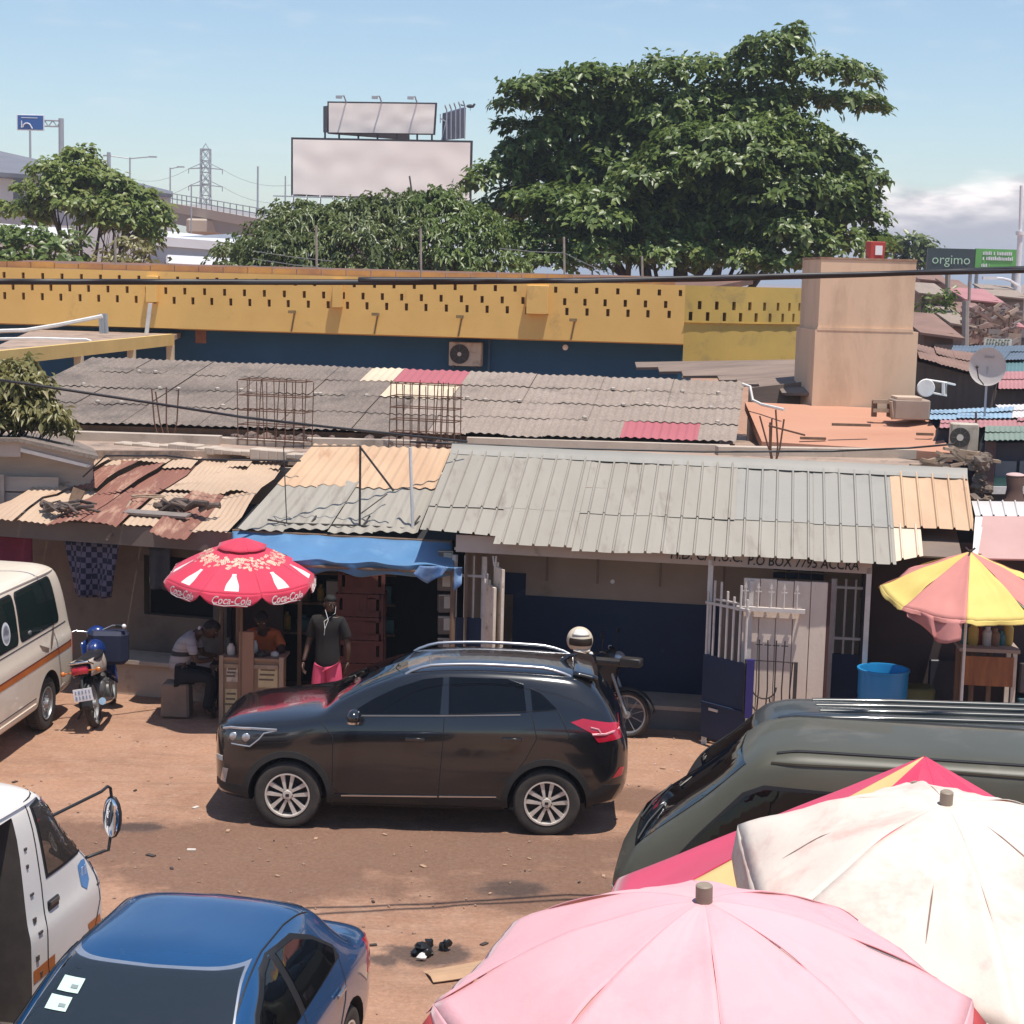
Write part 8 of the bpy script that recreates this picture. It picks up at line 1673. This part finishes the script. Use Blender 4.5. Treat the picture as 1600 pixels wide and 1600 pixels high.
# --- person in grey bending forward on the stone block
pb = G(292, 1100); hGm = person('person in a grey striped shirt sitting on a block and bending over a low table', (pb.x, 21.85, 0), 0.)
Vv = [((0, 0, .56), (.14, .12))]; Ee = []
chain(Vv, Ee, 0, [((.02, 0, .72), (.13, .12)), ((.08, -.01, .88), (.14, .13)), ((.17, -.02, 1.0), (.12, .12)), ((.24, -.02, 1.05), .058), ((.29, -.02, 1.07), .055), ((.32, -.02, 1.08), .058)]); arms = {}
for s in (-1, 1):
    chain(Vv, Ee, 0, [((.08, s*.10, .52), .085), ((.42, s*.13, .50), .062), ((.40, s*.13, .28), .052), ((.36, s*.13, .09), .036), ((.46, s*.13, .04), (.04, .03))])
    chain(Vv, Ee, 3, [((.17, s*.16-.02, .99), .060), ((.22, s*.22-.02, .87), .048), ((.26, s*.22-.02, .74), .042), ((.38, s*.15-.02, .74), .034), ((.46, s*.09-.02, .75), .026)]); arms[s] = Vector(Vv[-1][0])
mb = skin_body(Vv, Ee)
for s in (-1, 1): hand(mb, arms[s], (1, -s*.3, -.1), (0, 0, -1), (0, -s, 0))
Mh = head_mb(mb, (.40, -.02, 1.10), (.85, -.05, -.55), (.5, 0, 1)); mb.build('body', [SKIN, EYEW, BLACKP], hGm, 60); hair_mb(Mh).build('hair', HAIR, hGm, 60)
t = NT('grey_striped_shirt'); sp_ = t.n('ShaderNodeSeparateXYZ'); t.l(t.tc.outputs['Object'], sp_.inputs[0]); sn = t.math('SINE', t.math('MULTIPLY', sp_.outputs[2], 75.)); band = t.math('MULTIPLY', t.math('GREATER_THAN', sp_.outputs[2], .77), t.math('LESS_THAN', sp_.outputs[2], .83))
t.l(t.mix(band, t.mix(t.ramp(sn, .2, .8), (.34, .32, .34), (.28, .265, .28)), (.03, .03, .035)), t.b.inputs['Base Color']); t.b.inputs['Roughness'].default_value = .9
Vs = [((-.01, 0, .53), (.165, .15))]; Es = []; chain(Vs, Es, 0, [((.02, 0, .72), (.15, .145)), ((.08, -.01, .88), (.158, .145)), ((.17, -.02, 1.0), (.138, .135)), ((.215, -.02, 1.035), .072)])
for s in (-1, 1): chain(Vs, Es, 3, [((.17, s*.165-.02, .99), .072), ((.215, s*.22-.02, .88), .064), ((.24, s*.22-.02, .80), .062)])
shirt(Vs, Es, 'grey_shirt', t.mat, hGm)
Vs = [((0, 0, .54), (.15, .135))]; Es = []
for s in (-1, 1): chain(Vs, Es, 0, [((.09, s*.10, .53), .098), ((.43, s*.13, .51), .078), ((.41, s*.13, .28), .072), ((.37, s*.13, .10), .066)])
shirt(Vs, Es, 'trousers', flat('black_trousers', (.012, .012, .016), .9), hGm)
mb = MB(); mb.ball(Mh @ Vector((-.0, -.095, -.10)), (.035, .05, .075), 10); mb.build('white_collar', flat('white_cloth', (.7, .68, .66), .8), hGm, 60)
mb = MB(); mb.box((0, 0, 0), (.36, .34, .42), bev=.03, taper=.92); o = mb.build('stone_block', mat('rough_block', (.30, .215, .16), (.22, .155, .115), 2.2, .95, bump=.6, bscale=14), None); o.location = (pb.x-.02, 21.85, .21); lab(o, 'rough stone block the person in grey sits on', 'block')
mb = MB(); mb.box((0, 0, .66), (.42, .5, .04), bev=.008)
for sx in (-1, 1):
    for sy in (-1, 1): mb.box((sx*.17, sy*.2, .32), (.04, .04, .64))
o = mb.build('low_table', mat('dark_table', (.05, .035, .03), (.035, .025, .022), 3, .8), None); o.location = (pb.x+.62, 21.95, 0); lab(o, 'dark low table in front of the person in grey, left of the street counter', 'table')
# ================================================================ street counter
pc = G(398, 1122); hK = thing('street_counter', 'rough wooden street counter pasted with yellowed posters under the red parasol', 'counter', (pc.x, 21.5, 0), -.04); w0 = .70
CW = mat('counter_wood', (.36, .235, .15), (.27, .17, .11), 2, .85, stain=(.16, .10, .07), sscale=3, slo=.58, shi=.75, stretch=(1, 1, .4))
mb = MB(); mb.box((0, .22, .40), (w0, .44, .78)); mb.build('cabinet', CW, hK); mb = MB(); mb.box((0, .22, .81), (w0+.08, .5, .035), bev=.006); mb.build('counter_top', CW, hK)
mb = MB(); mb.box((-w0/2-.02, -.02, .42), (.05, .06, .86)); mb.box((w0/2+.02, -.02, .42), (.05, .06, .86)); mb.box((-.02, -.012, .72), (w0, .03, .05)); mb.build('frame_batten', PALEWOOD, hK)
mb = MB(); mb.box((-.06, -.03, .58), (.18, .07, 1.16), bev=.01); mb.build('support_board', mat('split_plank', (.34, .20, .13), (.25, .145, .095), 2, .9, stretch=(2, 2, .3)), hK)
POS = [mat('yellowed_poster', (.60, .49, .28), (.52, .42, .24), 3, .8, stain=(.25, .17, .1), sscale=6, slo=.55, shi=.68), mat('pale_poster', (.62, .54, .44), (.52, .44, .35), 4, .8, stain=(.2, .15, .12), sscale=7, slo=.55, shi=.66)]
for (x, z, w, hh, mi) in ((.20, .60, .24, .28, 0), (.22, .26, .22, .34, 1), (-.24, .62, .14, .2, 1), (-.25, .28, .15, .3, 0)):
    mb = MB(); mb.box((x, -.004, z), (w, .008, hh)); mb.build('poster', POS[mi], hK); mb = MB()
    for k in range(3): mb.box((x-.01*k, -.012, z+hh*(.3-.22*k)), (w*.75, .004, .022))
    mb.build('poster_print', flat('faded_print', (.16, .12, .08), .8), hK)
GCM = [flat('tin_white', (.6, .57, .52), .5), flat('tin_dark', (.05, .045, .04), .5), flat('tin_red', (.4, .05, .04), .5)]
for i, (x, y, r, hh, mi, lb) in enumerate(((-.28, .12, .05, .14, 0, 'white jar at the left end of the street counter'), (-.33, .2, .04, .2, 1, 'dark bottle behind the white jar on the street counter'), (.10, .1, .06, .07, 1, 'dark bowl on the street counter before the vendor'), (.26, .12, .05, .06, 0, 'small pale bowl at the right end of the street counter'), (.0, .2, .035, .17, 0, 'pale bottle in the middle of the street counter'))):
    mb = MB(); mb.lathe([(r*.8, 0), (r, hh*.15), (r, hh*.7), (r*.55, hh*.9), (r*.5, hh)], n=16); o = mb.build('jar' if hh > .1 else 'bowl', GCM[mi], None, 40); o.location = tmat(hK) @ Vector((x, y, .83)); lab(o, lb, 'jar' if hh > .1 else 'bowl')
mb = MB(); mb.box((0, 0, 0), (.03, .03, 1.9)); 
for (x, lb) in ((468, 'slim bare post between the vendor and the man in pink shorts'), (346, 'slim bare post left of the street counter')):
    p = W(x, 1000, 22.6); m2 = MB(); m2.box((0, 0, 1.1), (.05, .05, 2.2)); o = m2.build('post', WOOD, None); o.location = (p.x, 22.6, 0); lab(o, lb, 'post')
mb = MB(); p = W(408, 950, 23.3); mb.box((0, 0, 0), (.32, .03, .26)); mb.box((0, -.02, 0), (.26, .02, .18), mi=1); o = mb.build('menu_board', [flat('yellow_frame', (.45, .36, .12), .6), flat('olive_board', (.2, .19, .12), .7)], None); o.location = p; lab(o, 'small yellow framed board hanging behind the orange shirted vendor', 'board')
# ================================================================ motorbikes
def motorbike(label, loc, rz, colA, colB, lean=.06, group=None, plate=True):
    h = thing('motorbike', label, 'motorbike', loc, rz, group); R = .29; wb = 1.22
    Lm = Matrix.Rotation(lean, 4, 'X')
    def part(mb, name, m_, par=None, sm=50):
        mb.v = [tuple(Lm @ Vector(v)) for v in mb.v]; return mb.build(name, m_, par or h, sm)
    for x in (0, wb):
        mb = MB(); mb.lathe([(R-.055, -.032), (R-.03, -.045), (R-.008, -.030), (R, 0), (R-.008, .030), (R-.03, .045), (R-.055, .032)], (x, 0, R), 'y', 36, cap=False); wh = part(mb, 'wheel', TYRE)
        mb = MB(); mb.lathe([(R-.075, -.025), (R-.05, -.03), (R-.05, .03), (R-.075, .025), (R-.075, -.025)], (x, 0, R), 'y', 30, cap=False); mb.lathe([(.05, -.06), (.05, .06)], (x, 0, R), 'y', 14)
        for k in range(9): a = 2*pi*k/9; mb.tube([(x+.04*cos(a), .02*(-1)**k, R+.04*sin(a)), (x+(R-.065)*cos(a+.3), 0, R+(R-.065)*sin(a+.3))], .006, 4)
        part(mb, 'rim', STEEL, wh)
    mb = MB(); mb.tube([(wb, -.07, R), (wb-.30, -.07, .98)], .02, 8); mb.tube([(wb, .07, R), (wb-.30, .07, .98)], .02, 8); part(mb, 'fork', STEEL)
    mb = MB(); mb.grid(lambda u, v: (wb+(R+.05)*cos(.2+2.3*u), (v-.5)*.13, R+(R+.05)*sin(.2+2.3*u)-.03*(2*v-1)**2), 16, 4); o = part(mb, 'front_mudguard', colA); thicken(o, .006)
    mb = MB(); mb.grid(lambda u, v: (0+(R+.06)*cos(.9+2.2*u), (v-.5)*.16, R+(R+.06)*sin(.9+2.2*u)-.03*(2*v-1)**2), 16, 4); o = part(mb, 'rear_mudguard', BLACKP); thicken(o, .006)
    mb = MB(); mb.tube([(wb-.30, 0, .92), (.72, 0, .60), (.5, 0, .42), (.42, 0, .30)], .035, 8); mb.tube([(.62, 0, .55), (.2, 0, .66), (-.2, 0, .70)], .028, 8); mb.tube([(.45, -.09, .32), (0, -.10, R)], .02, 6); mb.tube([(.45, .09, .32), (0, .10, R)], .02, 6); part(mb, 'frame', BLACKP)
    mb = MB(); mb.box((.56, 0, .36), (.34, .22, .22), bev=.05); mb.lathe([(.10, -.14), (.11, -.12), (.11, .12), (.10, .14)], (.55, 0, .32), 'y', 18); mb.tube([(.72, 0, .42), (.86, 0, .46)], .06, 10); part(mb, 'engine', mat('engine_grey', (.16, .15, .14), (.10, .095, .09), 8, .5, .5))
    mb = MB(); mb.tube([(.70, -.12, .36), (.55, -.15, .22), (.2, -.17, .27), (-.25, -.18, .36)], [.018, .02, .035, .045], 10); part(mb, 'exhaust', CHROME)
    mb = MB()
    for i, (x, z, w, t_) in enumerate(((.72, .80, .10, .05), (.55, .80, .13, .06), (.25, .80, .15, .06), (-.05, .83, .14, .06), (-.28, .85, .10, .04))): pass
    mb.grid(lambda u, v: (.74-1.04*u, (.06+.085*sin(pi*min(1, u*.8+.15)))*cos(pi*v), .78+.07*u*u+.055*sin(pi*v)), 18, 10); o = part(mb, 'seat', flat('black_vinyl', (.014, .013, .015), .5)); thicken(o, .03)
    mb = MB(); mb.ball((.84, 0, .80), (.22, .125, .14), 16); part(mb, 'fuel_tank', colA)
    mb = MB()
    for s in (-1, 1):
        mb.grid(lambda u, v: (.66-.9*u, s*(.11+.02*sin(pi*v)), .55+.22*v+.10*u*(1-.2*v)+.03*u), 12, 5)
    o = part(mb, 'side_panel', colB); thicken(o, .012)
    mb = MB()
    for s in (-1, 1): mb.grid(lambda u, v: (.98+.12*v-.20*u, s*(.05+.15*u), .40+.55*v-.06*u), 8, 8)
    o = part(mb, 'leg_shield', colA); thicken(o, .012)
    mb = MB(); mb.tube([(-.12, -.12, .80), (-.36, -.11, .88), (-.36, .11, .88), (-.12, .12, .80)], .014, 6); part(mb, 'grab_rail', CHROME)
    mb = MB(); mb.box((-.33, 0, .78), (.06, .20, .09), bev=.02); part(mb, 'tail_light', LAMPR)
    for s in (-1, 1): mb = MB(); mb.tube([(-.28, s*.08, .76), (-.30, s*.19, .76)], .01, 5); mb.ball((-.30, s*.21, .76), .033, 8); part(mb, 'indicator', LAMPO)
    if plate:
        mb = MB(); mb.box((-.40, 0, .50), (.012, .22, .15)); pl = part(mb, 'number_plate', flat('plate_white', (.74, .76, .80), .4)); mb = MB(); random.seed(31)
        for r in range(2):
            for k in range(5): mb.box((-.408, -.08+.04*k, .535-.065*r), (.004, random.uniform(.012, .026), .04))
        part(mb, 'plate_characters', flat('plate_ink', (.25, .32, .45), .5), pl); mb = MB(); mb.tube([(-.30, 0, .72), (-.39, 0, .56)], .02, 6); part(mb, 'plate_bracket', BLACKP)
    mb = MB(); mb.tube([(wb-.38, -.36, 1.03), (wb-.30, -.24, 1.05), (wb-.27, -.08, 1.0), (wb-.27, .08, 1.0), (wb-.30, .24, 1.05), (wb-.38, .36, 1.03)], .013, 8); hb_ = part(mb, 'handlebar', CHROME); mb = MB()
    for s in (-1, 1): mb.tube([(wb-.385, s*.37, 1.03), (wb-.33, s*.28, 1.045)], .019, 8)
    part(mb, 'grip', BLACK, hb_); mb = MB()
    for s in (-1, 1): mb.ball((wb-.39, s*.385, 1.03), (.03, .03, .03), 8)
    part(mb, 'bar_end', SIGNWHITE, hb_)
    for s in (-1, 1): mb = MB(); mb.tube([(wb-.30, s*.25, 1.05), (wb-.27, s*.31, 1.22)], .007, 5); mb.ball((wb-.28, s*.33, 1.26), (.018, .065, .042), 10); (part(mb, 'mirror', BLACKP) if not plate else None)
    mb = MB(); mb.ball((wb-.16, 0, .95), (.10, .11, .10), 14); part(mb, 'headlight', LAMPW); mb = MB(); mb.ball((wb-.24, 0, .97), (.10, .13, .10), 14); part(mb, 'headlight_cowl', colA)
    mb = MB(); mb.tube([(.42, .12, .28), (.36, .30, .02)], .012, 6); part(mb, 'kick_stand', IRON)
    return h
BKB = mat('blue_bike_paint', (.008, .035, .19), (.006, .022, .11), 4, .25, coat=1.); BKG = mat('pale_side_panel', (.50, .44, .38), (.40, .34, .29), 5, .5); GOLD = mat('dusty_gold_panel', (.30, .23, .15), (.20, .15, .10), 5, .5); DKB = mat('dusty_black_panel', (.018, .017, .018), (.035, .03, .028), 5, .5)
p = G(152, 1146); b1 = motorbike('blue and pale grey motorbike seen from behind, parked beside the cream van', (p.x-.08, p.y+.29, 0), pi/2+.06, BKB, BKG, -.17)
mb = MB(); mb.box((.92, 0, .80), (.26, .5, .42), bev=.08); o = mb.build('carrier_bag', mat('navy_bag', (.012, .018, .05), (.010, .014, .04), 4, .7), None); o.location = b1.location; o.rotation_euler = b1.rotation_euler; lab(o, 'navy bag slung over the front of the blue motorbike', 'bag')
p = G(985, 1128); b2 = motorbike('dusty black and gold motorbike half hidden behind the tail of the black SUV', (p.x-1.24, p.y-.35, 0), -.36, DKB, GOLD, -.08, plate=False)
# helmet on the bike behind the car
c = W(906, 1000, 21.0); hh_ = thing('helmet', 'pale cream crash helmet resting on the motorbike behind the black car', 'helmet', c, .35)
CRS = mat('cream_shell', (.64, .56, .44), (.56, .48, .37), 6, .6, coat=.1); mb = MB()
mb.grid(lambda u, v: (.135*sin(v*2.25)*cos(2*pi*u), .155*sin(v*2.25)*sin(2*pi*u), .14*cos(v*2.25)), 32, 16, closeu=True); o = mb.build('shell', CRS, hh_, 60, fix=False); thicken(o, .02)
mb = MB(); mb.grid(lambda u, v: (.162*sin(1.25+.62*v)*cos(-pi*.6+(u-.5)*2.0), .182*sin(1.25+.62*v)*sin(-pi*.6+(u-.5)*2.0), .145*cos(1.25+.62*v)), 16, 8); o = mb.build('visor', flat('helmet_visor', (.035, .024, .018), .5, spec=.25), hh_, 60, fix=False); thicken(o, -.006)
mb = MB(); mb.grid(lambda u, v: (.168*sin(.5+.55*v)*cos(-pi*.6+(u-.5)*1.6), .188*sin(.5+.55*v)*sin(-pi*.6+(u-.5)*1.6), .166*cos(.5+.55*v)), 12, 5); o = mb.build('peak', flat('helmet_white', (.74, .70, .64), .3, coat=.5), hh_, 60, fix=False); thicken(o, -.006)
mb = MB(); mb.tube([(-.1, -.06, -.08), (-.06, -.14, -.11), (.06, -.14, -.11), (.1, -.06, -.08)], .02, 8); mb.build('chin_bar', CRS, hh_, 60)
p0 = W(906, 1022, 21.0); mb = MB(); mb.box((0, 0, -.06), (.30, .24, .22), bev=.03); mb.tube([(.15, 0, .0), (.62, -.05, .02)], .05, 8); mb.box((.66, -.05, .04), (.26, .14, .10), bev=.02); mb.box((0, 0, -.38), (.06, .06, .46)); o = mb.build('luggage_roll', DKB, None, 40); o.location = p0-Vector((0, 0, .06)); o.rotation_euler = (0, 0, -.36); lab(o, 'dark luggage roll strapped on the motorbike under the cream helmet', 'luggage')
# ================================================================ yard odds and ends
c = FP(1388, 1052, -.5); zt = c.z; DRB = mat('bright_blue_plastic', (.02, .26, .56), (.018, .22, .50), 2, .35); hD = thing('plastic_drum', 'open bright blue plastic drum standing in front of the white barred window door', 'drum', (c.x, c.y+.27, 0))
mb = MB(); H_ = zt; mb.lathe([(.24, 0), (.275, .04), (.285, H_*.3), (.278, H_*.33), (.286, H_*.36), (.286, H_*.66), (.278, H_*.69), (.287, H_*.72), (.290, H_-.03), (.305, H_-.025), (.305, H_), (.275, H_), (.27, H_-.03), (.262, H_*.2), (0.001, H_*.18)], n=40, cap=False); mb.build('body', DRB, hD, 40)
mb = MB(); mb.lathe([(.255, H_*.86), (.001, H_*.87)], n=30, cap=False); mb.build('water', flat('drum_water', (.05, .25, .42), .05, coat=1.), hD)
mb = MB(); mb.ball((-.1, -.02, H_*.88), (.05, .05, .04), 10); o = mb.build('plastic_scoop', flat('lilac_plastic', (.35, .25, .5), .4), None, 50); o.location = hD.location; lab(o, 'small lilac scoop floating in the blue drum', 'scoop')
p = W(1437, 1060, 20.55); hg_ = thing('plastic_tub', 'dull green plastic tub on a taller green bin behind the blue drum', 'tub', (p.x, 20.7, 0)); mb = MB(); mb.lathe([(.17, 0), (.20, .5), (.21, .52), (.20, .55)], n=24); mb.build('bin', mat('dull_green', (.10, .12, .045), (.075, .09, .035), 4, .6), hg_, 40); mb = MB(); mb.box((0, 0, .72), (.36, .3, .30), bev=.03, taper=1.1); mb.build('box', mat('olive_green', (.13, .135, .05), (.10, .105, .04), 4, .6), hg_); mb = MB(); mb.box((0, -.165, .70), (.10, .01, .04), rz=.1); mb.build('paper_scrap', SIGNWHITE, hg_)
a_, b_ = W(1497, 1100, 20.3), W(1575, 1100, 20.3); hT = thing('display_table', 'wooden display table frame with orange brown packets under the yellow umbrella', 'table', ((a_.x+b_.x)/2, 20.3, 0), -.1); w = b_.x-a_.x; zt = W(1535, 1010, 20.3).z
mb = MB(); mb.box((0, 0, zt), (w+.1, .5, .04)); mb.build('table_top', mat('table_grey_wood', (.34, .27, .23), (.26, .2, .17), 3, .85), hT); LG = mat('white_leg', (.62, .55, .46), (.5, .42, .34), 6, .8)
for (x, y) in ((-w/2, -.2), (w/2, -.2), (-w/2, .2), (w/2, .2), (.05, .0)): mb = MB(); mb.box((x, y, zt/2-.02), (.05, .05, zt)); mb.build('leg', LG if x > .2 else WOOD, hT)
mb = MB(); mb.box((0, -.2, .42), (w, .03, .04)); mb.build('stretcher', LG, hT)
mb = MB(); mb.box((0, -.235, zt-.24), (w*.95, .02, .34)); mb.build('packet_strip', mat('orange_packets', (.34, .13, .045), (.20, .07, .03), 14, .6, stretch=(1, 1, .15)), hT)
random.seed(61)
for k in range(7):
    mb = MB(); hh = random.uniform(.14, .30); mb.lathe([(.05, 0), (.06, hh*.1), (.06, hh*.7), (.03, hh*.85), (.03, hh)], n=14); o = mb.build('jar', GC[(k*2+1) % 5], None, 40); o.location = tmat(hT) @ Vector((-w*.42+w*.14*k, random.uniform(-.1, .12), zt+.02)); lab(o, 'jar on the display table under the yellow and pink umbrella', 'jar', 'jars on the display table')
p = W(1590, 1040, 20.6); mb = MB()
for k in range(3): mb.box((0, 0, .2+.42*k), (.5, .4, .36), bev=.02, mi=k % 2)
o = mb.build('stacked_bundle', [flat('dark_bundle', (.05, .04, .045), .8), flat('teal_bundle', (.03, .07, .08), .7)], None); o.location = (p.x+.25, 20.7, 0); lab(o, 'dark stack of bundles at the right edge beside the display table', 'bundle')
p = W(1460, 1020, 20.95); mb = MB(); mb.box((0, 0, .45), (.42, .4, .06), bev=.02); mb.box((0, .2, .8), (.42, .05, .6), bev=.02)
for sx in (-1, 1):
    for sy in (-1, 1): mb.box((sx*.17, sy*.16, .22), (.05, .05, .44))
o = mb.build('plastic_chair', flat('dark_blue_chair', (.02, .022, .035), .5), None); o.location = (p.x+.2, 20.95, 0); lab(o, 'dark plastic chair in the shade between the green tub and display table', 'chair')
# litter in the yard
mb = MB(); p = G(676, 1490); random.seed(71)
for k in range(9): rock(mb, (random.uniform(-.13, .13), random.uniform(-.08, .08), random.uniform(.02, .09)), random.uniform(.05, .09), k)
rock(mb, (-.13, -.06, .04), .06, 99); o = mb.build('rubbish_bag', [flat('black_bag', (.012, .012, .013), .35)], None, 50); o.location = p; lab(o, 'crumpled black bag lying on the damp patch of the yard', 'bag')
mb = MB(); rock(mb, (0, 0, .03), .055, 5); o = mb.build('paper_ball', flat('paper_white', (.7, .66, .62), .8), None, 50); o.location = G(660, 1500); lab(o, 'white crumpled paper ball beside the black bag', 'paper')
p = G(715, 1522); mb = MB(); mb.grid(lambda u, v: ((u-.5)*.5, (v-.5)*.3, .02+.03*u*u+.02*sin(v*5)), 6, 4); o = mb.build('cardboard', mat('cardboard', (.46, .29, .17), (.40, .25, .15), 4, .9), None, None, fix=False); thicken(o, .008); o.location = p; o.rotation_euler = (0, 0, .35); lab(o, 'torn flat piece of cardboard near the edge of the pink umbrella', 'cardboard')
mb = MB(); random.seed(81)
LIT = [flat('litter_white', (.62, .55, .48), .9), flat('litter_tan', (.42, .27, .17), .9), flat('litter_dark', (.06, .045, .04), .9), mat('pebble', (.33, .22, .16), (.25, .16, .12), 9, .95)]
for k in range(330):
    p = G(random.uniform(-50, 1150), random.choice((random.uniform(1130, 1240), random.uniform(1300, 1480), random.uniform(1180, 1590)))); 
    if abs(p.x) > 6.: continue
    a = random.uniform(0, 3); l = random.uniform(.012, .05) if k % 12 else random.uniform(.05, .10); z = gz(p.x, p.y)
    if k % 3: rock(mb, (p.x, p.y, z+l*.15), l*.45, k); mb.m[-28:] = [3]*28
    else: mb.box((p.x, p.y, z+.008), (l, l*.5, .012), a, mi=random.choice((0, 1, 1, 1, 2, 2)))
lab(mb.build('litter', LIT), 'scattered pebbles, paper and scraps over the earth yard', 'litter', kind='stuff')
# ================================================================ air
hz = bpy.data.materials.new('haze_air'); hz.use_nodes = True; ht = hz.node_tree; ht.nodes.remove(ht.nodes['Principled BSDF'])
pv_ = ht.nodes.new('ShaderNodeVolumePrincipled'); pv_.inputs['Density'].default_value = .0006; pv_.inputs['Color'].default_value = (.80, .88, 1., 1); pv_.inputs['Anisotropy'].default_value = .2
ht.links.new(pv_.outputs[0], ht.nodes['Material Output'].inputs['Volume'])
mb = MB(); mb.box((0, 2900, 17), (5100, 6300, 38)); lab(mb.build('haze', hz), 'thin pale daylight haze over the whole place', kind='stuff')
